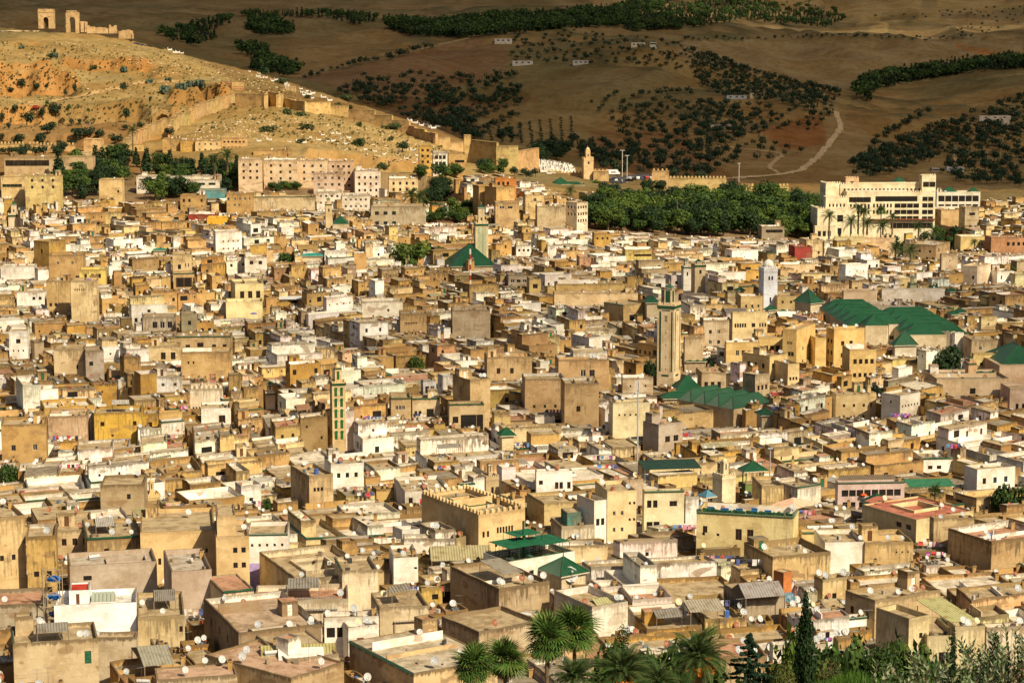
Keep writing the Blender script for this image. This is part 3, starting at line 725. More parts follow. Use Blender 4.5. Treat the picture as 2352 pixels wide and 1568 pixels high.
# ---------------------------------------------------------------- houses
TAN=(.48,.31,.125); OCH=(.53,.33,.095); CRM=(.64,.475,.235); PNK=(.56,.365,.165); GRY=(.40,.325,.225); YEL=(.62,.47,.20)
BRN=(.36,.235,.11); WHT=(.83,.80,.74); LIL=(.50,.42,.66); PAL=(.68,.535,.31); TER=(.42,.17,.10); ORA=(.55,.24,.07); CONC=(.42,.36,.29)
RCEM=(.40,.31,.19); RLIM=(.62,.55,.44); RTER=(.42,.235,.15); RDRK=(.25,.21,.155); GRN=(.006,.078,.034); DGRN=(.01,.06,.035)
NAMES = {TAN:'tan', OCH:'ochre', CRM:'cream', PNK:'pinkish', GRY:'grey', YEL:'yellow', BRN:'brown', WHT:'white', PAL:'pale', CONC:'concrete'}
def edge_m(A, B, z=0.0):
    dx, dy = B[0]-A[0], B[1]-A[1]; L = math.hypot(dx, dy) or 1e-6; ex, ey = dx/L, dy/L
    return Matrix(((ex, -ey, 0, A[0]), (ey, ex, 0, A[1]), (0, 0, 1, z), (0, 0, 0, 1))), L
def inset(Q, d):
    n = len(Q); out = []
    for i in range(n):
        p, a, b = Q[i-1], Q[i], Q[(i+1) % n]
        M1, L1 = edge_m(p, a); M2, L2 = edge_m(a, b)
        n1 = (M1[0][1], M1[1][1]); n2 = (M2[0][1], M2[1][1])
        k = 1 + n1[0]*n2[0]+n1[1]*n2[1]; k = max(k, 0.3)
        out.append((a[0]+(n1[0]+n2[0])*d/k, a[1]+(n1[1]+n2[1])*d/k))
    return out
def bil(Q, s, t):
    a = (Q[0][0]+(Q[1][0]-Q[0][0])*s, Q[0][1]+(Q[1][1]-Q[0][1])*s); b = (Q[3][0]+(Q[2][0]-Q[3][0])*s, Q[3][1]+(Q[2][1]-Q[3][1])*s)
    return (a[0]+(b[0]-a[0])*t, a[1]+(b[1]-a[1])*t)
def subq(Q, s0, s1, t0, t1): return [bil(Q, s0, t0), bil(Q, s1, t0), bil(Q, s1, t1), bil(Q, s0, t1)]
def wall_face(mb, A, B, zb, zt, ztop, holes, col, depth, mat='plaster'):
    """upright wall from A to B with real openings; holes = (s0, s1, z0, z1)"""
    M, L = edge_m(A, B)
    ax, ay, ex, ey, nx, ny = A[0], A[1], M[0][0], M[1][0], M[0][1], M[1][1]
    P = lambda s, d, z: (ax+ex*s+nx*d, ay+ey*s+ny*d, z)
    holes = [h for h in holes if h[0] > 0.1 and h[1] < L-0.1 and h[3] < zt-0.02 and h[2] > zb]
    zc = sorted({zb, zt, *[h[2] for h in holes], *[h[3] for h in holes]})
    for z0, z1 in zip(zc, zc[1:]):
        if z1-z0 < 1e-4: continue
        zm = (z0+z1)/2; hs = sorted([h for h in holes if h[2] < zm < h[3]])
        s = 0.0
        for h in hs + [(L, L, 0, 0)]:
            if h[0]-s > 1e-4:
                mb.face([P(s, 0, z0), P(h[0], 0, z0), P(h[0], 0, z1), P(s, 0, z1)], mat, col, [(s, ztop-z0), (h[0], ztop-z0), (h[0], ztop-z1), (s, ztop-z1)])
            s = h[1]
    for (a, b, z0, z1) in holes:
        for q in ([P(a,0,z0),P(a,0,z1),P(a,depth,z1),P(a,depth,z0)], [P(b,0,z1),P(b,0,z0),P(b,depth,z0),P(b,depth,z1)],
                  [P(a,0,z1),P(b,0,z1),P(b,depth,z1),P(a,depth,z1)], [P(b,0,z0),P(a,0,z0),P(a,depth,z0),P(b,depth,z0)]):
            mb.face(q, mat, (*col[:3], 0.2), [(0, 9)]*4)
    return holes
# small repeated pieces, shared as meshes
def mesh_of(mb, name, mode=None):
    o = mb.build(name); me = o.data; bpy.data.objects.remove(o); return me
TM = {}
def tmpl(key, mb, name): TM[key] = (mb, mesh_of(mb, name))
for key, fc in (('brown', (.11, .045, .02)), ('white', (.62, .58, .52)), ('green', (.02, .10, .055)), ('blue', (.08, .16, .30))):
    mb = MB()                                                      # unit window: x -.5 .. .5, z 0 .. 1, y 0 outwards is negative
    for (a, b, c_, d) in ((-.5, -.42, 0, 1), (.42, .5, 0, 1), (-.42, .42, 0, .06), (-.42, .42, .94, 1), (-.035, .035, .06, .94)):
        mb.box(a, b, -.04, .03, c_, d, 'paint', fc)
    tmpl(('window', key), mb, 'window')
    mb = MB()
    mb.box(-.5, .5, -.04, .0, 0, 1, 'paint', fc)
    for k in range(3): mb.box(-.4, .4, -.075, -.04, .08+k*.31, .32+k*.31, 'paint', tuple(x*1.25 for x in fc))
    tmpl(('door', key), mb, 'door')
mb = MB(); mb.box(-.5, .5, .03, .06, 0, 1, 'window_glass', (.02, .02, .02)); tmpl('pane', mb, 'pane')  # near-black sheet: window glass, and painted shade in open porches and arches
mb = MB()
for k in range(5): mb.box(-.42+k*.21-.02, -.42+k*.21+.02, -.09, -.05, 0, 1, 'metal', (.04, .03, .03))
for z in (.1, .5, .9): mb.box(-.5, .5, -.10, -.06, z-.015, z+.015, 'metal', (.04, .03, .03))
tmpl('grille', mb, 'grille')
def dish_mb(col, seg=10, full=True):
    mb = MB(); R_ = 0.5
    def ring(r, y): return [(math.cos(2*math.pi*i/seg)*r, y, math.sin(2*math.pi*i/seg)*r*1.06) for i in range(seg)]
    a, b = ring(R_, 0), ring(R_*0.55, 0.09); c_ = (0, 0.13, 0)
    for i in range(seg):
        j = (i+1) % seg
        mb.face([a[i], a[j], b[j], b[i]], 'metal', col); mb.face([b[i], b[j], c_], 'metal', col)
        if full: mb.face([(a[i][0], .03, a[i][2]), (a[j][0], .03, a[j][2]), a[j], a[i]], 'metal', col)
    if full:
        mb.tube((0, 0, -.5), (0, -.42, -.06), .02, .015, 'metal', (.2, .2, .2), 4); mb.box(-.05, .05, -.47, -.38, -.08, .04, 'metal', (.3, .3, .3))
    return mb
for k, c_ in (('white', (.50, .50, .50)), ('pale', (.36, .38, .40)), ('rust', (.26, .085, .035)), ('cream', (.60, .52, .34)), ('blue', (.07, .16, .22))):
    tmpl(('dish', k), dish_mb(c_), 'satellite_dish'); TM[('dishlow', k)] = (dish_mb(c_, 7, False), None)
mb = MB(); mb.tube((0, .1, -1.0), (0, .14, 0), .03, .03, 'metal', (.16, .14, .12), 4); tmpl('mast', mb, 'mast')
mb = MB(); mb.tube((0, 0, 0), (0, 0, 3.4), .028, .02, 'metal', (.12, .11, .10), 4); mb.tube((-.75, 0, 3.2), (.75, 0, 3.2), .018, .018, 'metal', (.3, .3, .3), 4)
for k in range(6): mb.tube((-.7+k*.28, -.32+.03*k, 3.2), (-.7+k*.28, .32-.03*k, 3.2), .014, .014, 'metal', (.3, .3, .3), 3)
tmpl('antenna', mb, 'antenna')
mb = MB(); mb.tube((-.9, 0, .55), (.9, 0, .55), .26, .26, 'metal', (.55, .55, .55), 10); mb.box(-.85, .85, -1.3, -.15, .05, .09, 'window_glass', (.02, .03, .05), Matrix.Rotation(math.radians(24), 4, 'X')); mb.box(-.8, .8, -.1, .1, 0, .3, 'metal', (.3, .3, .3))
tmpl('heater', mb, 'solar_heater')
mb = MB(); mb.box(-.42, .42, -.16, .16, 0, .6, 'paint', (.62, .60, .56))
mb.tube((-.1, -.165, .3), (-.1, -.17, .3), .22, .22, 'metal', (.18, .18, .18), 10); tmpl('aircon', mb, 'air_conditioner')
mb = MB(); mb.box(-.28, .28, -.28, .28, 0, 1.1, 'plaster', (*TAN, .8)); mb.box(-.36, .36, -.36, .36, 1.1, 1.2, 'plaster', (*TAN, .8)); mb.box(-.2, .2, -.2, .2, 1.2, 1.42, 'paint', (.08, .06, .05)); tmpl('chimney', mb, 'chimney')
mb = MB(); mb.tube((0, 0, 0), (0, 0, 1.0), .45, .45, 'paint', (.05, .12, .38), 12); mb.tube((0, 0, 1.0), (0, 0, 1.12), .42, .15, 'paint', (.05, .12, .38), 12); tmpl('tank', mb, 'water_tank')

class House:
    """one house: an empty with its parts, or, when far, part of the one mass of distant houses"""
    def __init__(s, name, x, y, z, label=None, cat='house', group=None, mass=None, near=True):
        s.mass = mass; s.near = near; s.parts = []; s.cache = {}
        s.o = (x, y, z)
        if mass is None:
            s.root = empty(name, W3(x, y, z), label, cat, group); s.par = {}
        s.feat = []
    def mb(s, name, sub=None):
        if s.mass is not None: return s.mass
        m = MB(); s.parts.append((name, m, sub)); return m
    def flush(s):
        if s.mass is not None: return
        for (name, m, sub) in s.parts:
            if not m.f: continue
            o = m.build(name, s.par.get(id(sub), s.root), s.o); s.par[id(m)] = o
            if name in ('merlon_row', 'lattice_diamonds', 'roof_clutter'): o['kind'] = 'stuff'
        s.parts_done = s.parts; s.parts = []
        for (key, M, sub, kids) in s.feat:
            me = TM[key][1]
            o = link(me.name.split('.')[0], me, s.par.get(id(sub), s.root)); o.matrix_basis = Matrix.Translation((-s.o[0], -s.o[1], -s.o[2])) @ M
            if s.par.get(id(sub), s.root) is not s.root and kids is not None: kids = None if False else kids
            for kk in (kids or []):
                if s.par.get(id(sub), s.root) is s.root: link(TM[kk][1].name.split('.')[0], TM[kk][1], o)
                else:
                    q = link(TM[kk][1].name.split('.')[0], TM[kk][1], s.par.get(id(sub))); q.matrix_basis = o.matrix_basis
        s.feat = []
    def inst(s, key, M, sub=None, kids=None):
        if s.mass is None: s.feat.append((key, M, sub, kids)); return
        if isinstance(key, tuple) and key[0] == 'dish': key = ('dishlow', key[1])
        if isinstance(key, tuple) and key[0] == 'window': kids = None; key = 'pane'
        for kk in [key] + list(kids or []):
            if kk in ('mast', 'grille'): continue
            t = TM[kk][0]
            for f, m_, c_, uv in zip(t.f, t.m, t.c, t.uv):
                s.mass.face([tuple(M @ Vector(t.v[i])) for i in f], m_, c_, uv)
def Mw(A, B, s_, z, w, h, d):
    M, L = edge_m(A, B); return M @ Matrix.Translation((s_, d, z)) @ Matrix.Diagonal((w, 1, h, 1))
def faces_cam(A, B):
    M, L = edge_m(A, B); mx, my = (A[0]+B[0])/2, (A[1]+B[1])/2
    return (M[0][1]*mx + M[1][1]*my)/math.hypot(mx, my) > 0.08      # inward normal points away from the camera
def volume(H, Q, zb, zt, ph, col, rcol=RCEM, incol=None, part='wall', wins=None, st=1.0, r=RD, rag=0.18, auto=1.0, hole=None, frame=None, one=False, thick=0.24, mat='plaster', roofpart=True, winsub=False, maxdrop=7.0):
    """walls with openings, roof slab and parapet over the quad Q; wins = {edge: [(s0, s1, z0, z1, type), ...]}"""
    n = len(Q); c4 = (*col, st); ic = (*(incol or col), st*0.8)
    mw = H.mb(part); mr = mw if one else H.mb('roof'); mp = mw if one else H.mb('parapet')
    frame = frame or r.choice(['brown', 'brown', 'brown', 'white', 'green'])
    depth = 0.22
    for i in range(n):
        A, B = Q[i], Q[(i+1) % n]; L = math.dist(A, B)
        hs = []
        if wins is not None and i in wins: hs = wins[i]
        elif wins is None and auto > 0 and L > 2.2 and faces_cam(A, B):
            z = zt - r.uniform(1.0, 1.8)
            while z > zb+1.5 and z > zt-maxdrop:
                k = int(L/r.uniform(2.2, 4.5)); big = r.random() < .5
                w, h = (r.uniform(.7, 1.1), r.uniform(1.0, 1.5)) if big else (r.uniform(.35, .6), r.uniform(.45, .8))
                for j in range(k):
                    if r.random() < .38: continue
                    sc = (j+.5)*L/max(k, 1) + r.uniform(-.3, .3)
                    ww = w*r.uniform(.9, 1.1)
                    if sc-ww/2 > .35 and sc+ww/2 < L-.35: hs.append((sc-ww/2, sc+ww/2, z-h, z, 'w'))
                z -= r.uniform(2.7, 3.2)
            if r.random() < .16 and L > 4.5:
                s = r.uniform(.5, L-3.4); z = zt-r.uniform(.5, 1.0); hs = [h for h in hs if h[1] < s-.1 or h[0] > s+2.9 or h[3] < z-2.1]; hs.append((s, s+r.uniform(1.6, 2.7), z-r.uniform(1.3, 1.9), z, 'p'))  # wide porch-like opening, its shade drawn as a near-black sheet
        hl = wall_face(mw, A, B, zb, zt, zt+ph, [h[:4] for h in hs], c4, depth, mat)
        ok = set(hl)
        for h in hs:
            if h[:4] not in ok: continue
            ty = h[4] if len(h) > 4 else 'w'
            w, hh = h[1]-h[0], h[3]-h[2]
            key = ('door', frame) if ty == 'd' else 'pane' if ty == 'p' else ('window', ty if ty in ('white', 'brown', 'green', 'blue') else frame)
            kids = ['pane'] if key[0] == 'window' else None
            if key[0] == 'window' and H.near and w > .65 and r.random() < .4: kids = ['pane', 'grille']
            H.inst(key, Mw(A, B, (h[0]+h[1])/2, h[2], w, hh, depth-.06), mw if (one or winsub) else None, kids)
    # roof
    I = inset(Q, thick)
    rc = (*rcol, 1.0)
    if hole and n == 4:
        s0, s1, t0, t1 = hole; Hq = subq(I, s0, s1, t0, t1)
        g = [[bil(I, s, t) for s in (0, s0, s1, 1)] for t in (0, t0, t1, 1)]
        for a in range(3):
            for b in range(3):
                if a == 1 and b == 1: continue
                mr.face([(*g[a][b], zt), (*g[a][b+1], zt), (*g[a+1][b+1], zt), (*g[a+1][b], zt)], 'roof_cement', rc)
        for i in range(4):
            A, B = Hq[(i+1) % 4], Hq[i]
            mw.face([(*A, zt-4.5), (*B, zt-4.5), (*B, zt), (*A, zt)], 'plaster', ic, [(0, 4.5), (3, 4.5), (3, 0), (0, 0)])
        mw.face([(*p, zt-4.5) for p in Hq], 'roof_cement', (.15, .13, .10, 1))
        O2 = inset(Hq, -0.3)
        gc = r.random() < .4
        for i in range(4):
            j = (i+1) % 4
            for (a, b, c_, d, z0, z1, z2, z3) in ((O2[i], O2[j], O2[j], O2[i], zt, zt, zt+.5, zt+.5), (Hq[j], Hq[i], Hq[i], Hq[j], zt, zt, zt+.5, zt+.5), (O2[i], O2[j], Hq[j], Hq[i], zt+.5, zt+.5, zt+.5, zt+.5)):
                mp.face([(*a, z0), (*b, z1), (*c_, z2), (*d, z3)], 'plaster', ic, [(0, 1)]*4)
            if gc:
                mp.face([(*O2[i], zt+.52), (*O2[j], zt+.52), (*Hq[j], zt+.64), (*Hq[i], zt+.64)], 'green_tiles', (*GRN, 1))
    else:
        mr.face([(*p, zt) for p in (I if ph > 0 else Q)], 'roof_cement', rc)
    if ph > 0:
        for i in range(n):
            A, B, C_, D = Q[i], Q[(i+1) % n], I[(i+1) % n], I[i]; L = math.dist(A, B)
            k = max(1, int(L/(1.6 if H.near else 3.0))) if rag > 0 else 1
            if i == 0: h0 = hs0 = zt+ph-(r.uniform(0, rag) if rag else 0)
            hh = [h0]+[zt+ph + (r.uniform(-rag, rag*.4) if rag else 0) for _ in range(k)]
            if i == n-1: hh[-1] = hs0
            h0 = hh[-1]
            for a in range(k):
                f0, f1 = a/k, (a+1)/k
                p = lambda X, Y_, f, z: (X[0]+(Y_[0]-X[0])*f, X[1]+(Y_[1]-X[1])*f, z)
                o0, o1 = f0*L, f1*L
                mp.face([p(A,B,f0,zt), p(A,B,f1,zt), p(A,B,f1,hh[a+1]), p(A,B,f0,hh[a])], mat, c4, [(o0, ph), (o1, ph), (o1, 0), (o0, 0)])
                mp.face([p(D,C_,f1,zt), p(D,C_,f0,zt), p(D,C_,f0,hh[a]), p(D,C_,f1,hh[a+1])], 'plaster', ic, [(o1, ph), (o0, ph), (o0, 0), (o1, 0)])
                mp.face([p(A,B,f0,hh[a]), p(A,B,f1,hh[a+1]), p(D,C_,f1,hh[a+1]), p(D,C_,f0,hh[a])], 'plaster', (col[0]*.8, col[1]*.8, col[2]*.8, 1), [(o0, .3), (o1, .3), (o1, 0), (o0, 0)])
    return I
def coping(H, Q, z, edges, col=(.008,.075,.036), out=.17):
    m = H.mb('tile_coping')
    for i in edges:
        A, B = Q[i], Q[(i+1) % len(Q)]; M, L = edge_m(A, B, z)
        P = [(0, -out, -.22), (L, -out, -.22), (L, .10, .06), (0, .10, .06)]; P = [tuple(M @ Vector(p)) for p in P]
        m.face(P, 'green_tiles', (*col, 1), [(0, 0), (L, 0), (L, .4), (0, .4)])
        P = [(0, -out+.04, -.26), (L, -out+.04, -.26), (L, -out, -.22), (0, -out, -.22)]; m.face([tuple(M @ Vector(p)) for p in P], 'paint', (.3, .2, .1))
        P = [(0, -.005, -.34), (L, -.005, -.34), (L, -out+.04, -.26), (0, -out+.04, -.26)]; m.face([tuple(M @ Vector(p)) for p in P], 'paint', (.3, .2, .1))
def mer_key(col):
    k = ('merlon', col)
    if k not in TM:
        mb = MB(); mb.box(-.5, .5, 0, 1, 0, .7, 'plaster', (*col, .4)); a = [(-.5, 0, .7), (.5, 0, .7), (.5, 1, .7), (-.5, 1, .7)]
        for q in range(4): mb.face([a[q], a[(q+1) % 4], (0, .5, 1)], 'plaster', (*col, .4))
        tmpl(k, mb, 'merlon')
    return k
def merlons(H, Q, z, edges, col, w=.6, gap=.55, h=.8, t=.4):
    big = H.o[1] < 700 and H.mass is None
    m = H.mb('merlon_row')
    for i in edges:
        A, B = Q[i], Q[(i+1) % len(Q)]; M, L = edge_m(A, B, z); k = max(1, int(L/(w+gap)))
        for j in range(k):
            x = (j+.5)*L/k
            if big: H.inst(mer_key(col), M @ Matrix.Translation((x, .003, 0)) @ Matrix.Diagonal((w, t, h, 1))); continue
            m.box(x-w/2, x+w/2, .003, t, 0, h*.7, 'plaster', (*col, .4), M)
            a = [(x-w/2, .003, h*.7), (x+w/2, .003, h*.7), (x+w/2, t, h*.7), (x-w/2, t, h*.7)]; top = (x, t/2, h)
            for q in range(4): m.face([tuple(M @ Vector(a[q])), tuple(M @ Vector(a[(q+1) % 4])), tuple(M @ Vector(top))], 'plaster', (*col, .4))
def slab(m, Q, z, t, mat, col, dz=(0, 0, 0, 0)):
    """thin sheet over a quad, corner heights z + dz"""
    P = [(*q, z+d) for q, d in zip(Q, dz)]; B = [(p[0], p[1], p[2]-t) for p in P]
    L = math.dist(Q[0], Q[1]); D = math.dist(Q[1], Q[2])
    m.face(P, mat, col, [(0, 0), (L, 0), (L, D), (0, D)])
    m.face(B[::-1], mat, col)
    for i in range(4):
        j = (i+1) % 4; m.face([B[i], B[j], P[j], P[i]], mat, col)
def hip(m, Q, z, rise, col=GRN, over=.4, ridge=None, mat='green_tiles', trim=True):
    """hipped or pyramid roof over a quad; ridge = 0 along edge 0, 1 along edge 1, None pyramid"""
    E = inset(Q, -over); L0 = math.dist(E[0], E[1]); L1 = math.dist(E[1], E[2])
    mid = lambda a, b, f=.5: (a[0]+(b[0]-a[0])*f, a[1]+(b[1]-a[1])*f)
    if ridge == 0:
        f = min(.45, L1/2/L0); r0 = mid(mid(E[0], E[3]), mid(E[1], E[2]), f); r1 = mid(mid(E[0], E[3]), mid(E[1], E[2]), 1-f)
        F = [[E[0], E[1], r1, r0], [E[1], E[2], r1], [E[2], E[3], r0, r1], [E[3], E[0], r0]]
    elif ridge == 1:
        f = min(.45, L0/2/L1); r0 = mid(mid(E[0], E[1]), mid(E[3], E[2]), f); r1 = mid(mid(E[0], E[1]), mid(E[3], E[2]), 1-f)
        F = [[E[0], E[1], r0], [E[1], E[2], r1, r0], [E[2], E[3], r1], [E[3], E[0], r0, r1]]
    else:
        c_ = mid(mid(E[0], E[1]), mid(E[3], E[2])); F = [[E[i], E[(i+1) % 4], c_] for i in range(4)]
    for f in F:
        k = len(f); L = math.dist(f[0], f[1]); ex = ((f[1][0]-f[0][0])/L, (f[1][1]-f[0][1])/L)
        pts = []; uv = []
        for q, p in enumerate(f):
            zz = z if q < 2 else z+rise
            pts.append((*p, zz)); uv.append(((p[0]-f[0][0])*ex[0]+(p[1]-f[0][1])*ex[1], zz-z))
        m.face(pts, mat, (*col, 1), uv)
        if trim:                                                 # raised hip and ridge tiles
            for a, b in ((pts[1], pts[2]),) + (((pts[2], pts[3]),) if len(pts) == 4 else ()):
                m.tube(a, b, .13, .13, mat, (col[0]*1.6+.01, col[1]*1.35, col[2]*1.5, 1), 5, cap=False)
    for i in range(4):
        j = (i+1) % 4; m.face([(*E[i], z-.22), (*E[j], z-.22), (*E[j], z), (*E[i], z)], 'paint', (.52, .46, .34))
    m.face([(*p, z-.22) for p in E[::-1]], 'paint', (.25, .16, .08))
DISHDIR = math.radians(24)
def dish(H, x, y, z, s, r, near=True):
    k = r.choice(['white']*9+['pale']*5+['rust']*3+['cream'])
    M = Matrix.Translation((x, y, z)) @ Matrix.Rotation(DISHDIR+r.uniform(-.25, .25), 4, 'Z') @ Matrix.Rotation(math.radians(-r.uniform(22, 40)), 4, 'X') @ Matrix.Diagonal((s, s, s, 1))
    H.inst(('dish', k), M, None, ['mast'] if near else None)
def pt_in(Q, x, y):
    n = len(Q)
    for i in range(n):
        a, b = Q[i], Q[(i+1) % n]
        if (b[0]-a[0])*(y-a[1])-(b[1]-a[1])*(x-a[0]) < 0: return False
    return True
SHEETS = [(.30, .27, .17), (.34, .30, .22), (.27, .24, .19), (.36, .34, .30), (.22, .20, .17), (.30, .16, .09)]
def roofscape(H, I, zr, r, col, near=True, ndish=None, hut=None, canopy=None, wall_h=.9, ant=True):
    L0 = math.dist(I[0], I[1]); L1 = math.dist(I[1], I[2]); area = L0*L1
    used = []
    ws, wt = 2.4/max(L0, .1), 2.4/max(L1, .1)
    if hut is None: hut = r.random() < .6
    if hut and ws < .5 and wt < .5:
        s = r.choice([0.02, 1-ws-.02, .02]); t = r.choice([1-wt-.02, .4, 1-wt-.02]); t = min(t, 1-wt)
        ws2 = ws*r.uniform(.9, 1.3); ws2 = min(ws2, .98-s) if s < .5 else ws
        q = subq(I, s, s+ws2, t, t+wt)
        hc = col if r.random() < .6 else WHT if r.random() < .5 else PAL
        hz = r.uniform(2.0, 2.5); Lq = math.dist(q[0], q[1])
        volume(H, q, zr, zr+hz, 0 if r.random() < .6 else .3, hc, rcol=r.choice([RCEM, RDRK, RTER, RLIM]), part='stair_hut', wins={0: [(Lq/2-.4, Lq/2+.4, zr+.02, zr+1.8, 'd')]} if r.random() < .7 else {3: []}, r=r, one=True, rag=0)
        used.append((s-.05, s+ws2+.05, t-.05, t+wt+.05))
    if canopy is None: canopy = r.random() < .26
    if canopy and area > 45:
        s0 = r.uniform(.08, .4); s1 = s0+r.uniform(.35, .5); t0 = r.uniform(.1, .4); t1 = t0+r.uniform(.35, .5)
        q = subq(I, s0, min(s1, .95), t0, min(t1, .95)); m = H.mb('canopy'); c_ = (*r.choice(SHEETS), 1); hz = r.uniform(1.4, 2.3)
        if r.random() < .5:
            slab(m, q, zr+hz, .06, 'corrugated', c_, (0, 0, .6, .6) if r.random() < .5 else (.0, .5, .5, 0))
        else:
            a, b = bil(q, 0, .5), bil(q, 1, .5)
            m.face([(*q[0], zr+hz), (*q[1], zr+hz), (*b, zr+hz+.8), (*a, zr+hz+.8)], 'corrugated', c_, [(0, 0), (5, 0), (5, 3), (0, 3)])
            m.face([(*a, zr+hz+.8), (*b, zr+hz+.8), (*q[2], zr+hz), (*q[3], zr+hz)], 'corrugated', c_, [(0, 0), (5, 0), (5, 3), (0, 3)])
            m.face([(*q[1], zr+hz-.3), (*q[2], zr+hz-.3), (*b, zr+hz+.7)], 'paint', (.12, .10, .08)); m.face([(*q[3], zr+hz-.3), (*q[0], zr+hz-.3), (*a, zr+hz+.7)], 'paint', (.12, .10, .08))
        for p in q: m.tube((*p, zr), (*p, zr+hz), .07, .07, 'paint', (.25, .2, .15), 4, cap=False)
        used.append((s0-.05, s1+.05, t0-.05, t1+.05))
    nd = ndish if ndish is not None else r.choice([0, 0, 1, 2, 2, 3, 4, 5] if near else [0, 0, 0, 1, 1, 2])
    for _ in range(nd):
        for tr in range(6):
            if r.random() < .65: s, t = r.uniform(.03, .97), r.choice([.02, .03, .97])
            else: s, t = r.uniform(.05, .95), r.uniform(.05, .95)
            if not any(a < s < b and c_ < t < d for a, b, c_, d in used):
                x, y = bil(I, s, t); sz = r.uniform(.8, 1.15) if near else r.uniform(.65, .95); dish(H, x, y, zr+max(wall_h if t < .05 else .3, .3)+sz*.75, sz, r, near); break
    if L0 > 7 and r.random() < .45:                                     # a partition wall or a step between two terraces
        m = H.mb('partition_wall'); s = r.uniform(.3, .7); pc = (*(WHT if r.random() < .4 else col), .8); hp = r.uniform(.5, 1.5)
        A, B = (bil(I, s, 0), bil(I, s, 1)) if r.random() < .5 else (bil(I, 0, s), bil(I, 1, s)); M, L = edge_m(A, B); k_ = L*r.uniform(.5, 1)
        m.box(0, k_, 0, .18, zr, zr+hp, 'plaster', pc, M)
    if r.random() < .5:
        m = H.mb('roof_clutter')
        for _ in range(r.randint(2, 6)):
            x, y = bil(I, r.uniform(.06, .9), r.uniform(.06, .9)); a, b_, c_ = r.uniform(.15, .9), r.uniform(.15, .5), r.uniform(.15, .8)
            m.box(-a/2, a/2, -b_/2, b_/2, zr, zr+c_, 'paint', r.choice([(.10,.08,.06),(.30,.24,.17),(.22,.16,.10),(.45,.42,.38),(.05,.05,.05),(.14,.18,.22),(.30,.09,.05)]), Matrix.Translation((x, y, 0)) @ Matrix.Rotation(r.uniform(0, 3), 4, 'Z'))
    if ant and near and r.random() < .45:
        x, y = bil(I, r.uniform(.05, .95), r.uniform(.05, .95)); H.inst('antenna', Matrix.Translation((x, y, zr)) @ Matrix.Rotation(r.uniform(-.8, .8), 4, 'Z') @ Matrix.Scale(r.uniform(.7, 1.1), 4))
    if r.random() < .3:
        x, y = bil(I, .96, r.uniform(.3, .9)); H.inst('chimney', Matrix.Translation((x, y, zr)))
    if near and r.random() < .12:
        x, y = bil(I, r.uniform(.2, .8), r.uniform(.2, .8)); H.inst(r.choice(['heater', 'tank', 'aircon']), Matrix.Translation((x, y, zr)) @ Matrix.Rotation(r.uniform(-.3, .6), 4, 'Z'))
WB = [(950,1060,300,50,.55),(1280,1075,120,40,.4),(230,1010,260,60,.28),(1560,560,420,45,.45),(1230,560,140,60,.3),(620,545,180,50,.22),(120,560,150,50,.2),(2050,600,330,50,.3),(1950,1330,420,110,.34),
      (100,640,100,30,.3),(760,1050,200,50,.2),(1250,1400,320,80,.2),(2230,1050,130,60,.35),(1500,700,250,40,.15),(500,880,250,40,.18),(350,1100,260,50,.25),(1150,700,200,60,.15),(700,1450,250,80,.2),(1550,1050,200,40,.2)]
def whiteness(u, v):
    p = .24
    for (a, b, ru, rv, w) in WB: p = max(p, (.24+w*1.1)*math.exp(-((u-a)/ru)**2-((v-b)/rv)**2))
    return p
def pick_col(u, v, r):
    w = whiteness(u, v)
    if r.random() < w: return WHT
    k = r.random()
    warm = math.exp(-((u-1100)/450)**2-((v-850)/170)**2)
    if k < .34+.2*warm: return TAN
    if k < .52: return OCH if r.random() < .75-.3*warm else BRN
    if k < .64: return PAL
    if k < .76: return CRM
    if k < .84: return PNK
    if k < .92: return BRN if warm > .3 else TAN
    if k < .965: return GRY
    return YEL
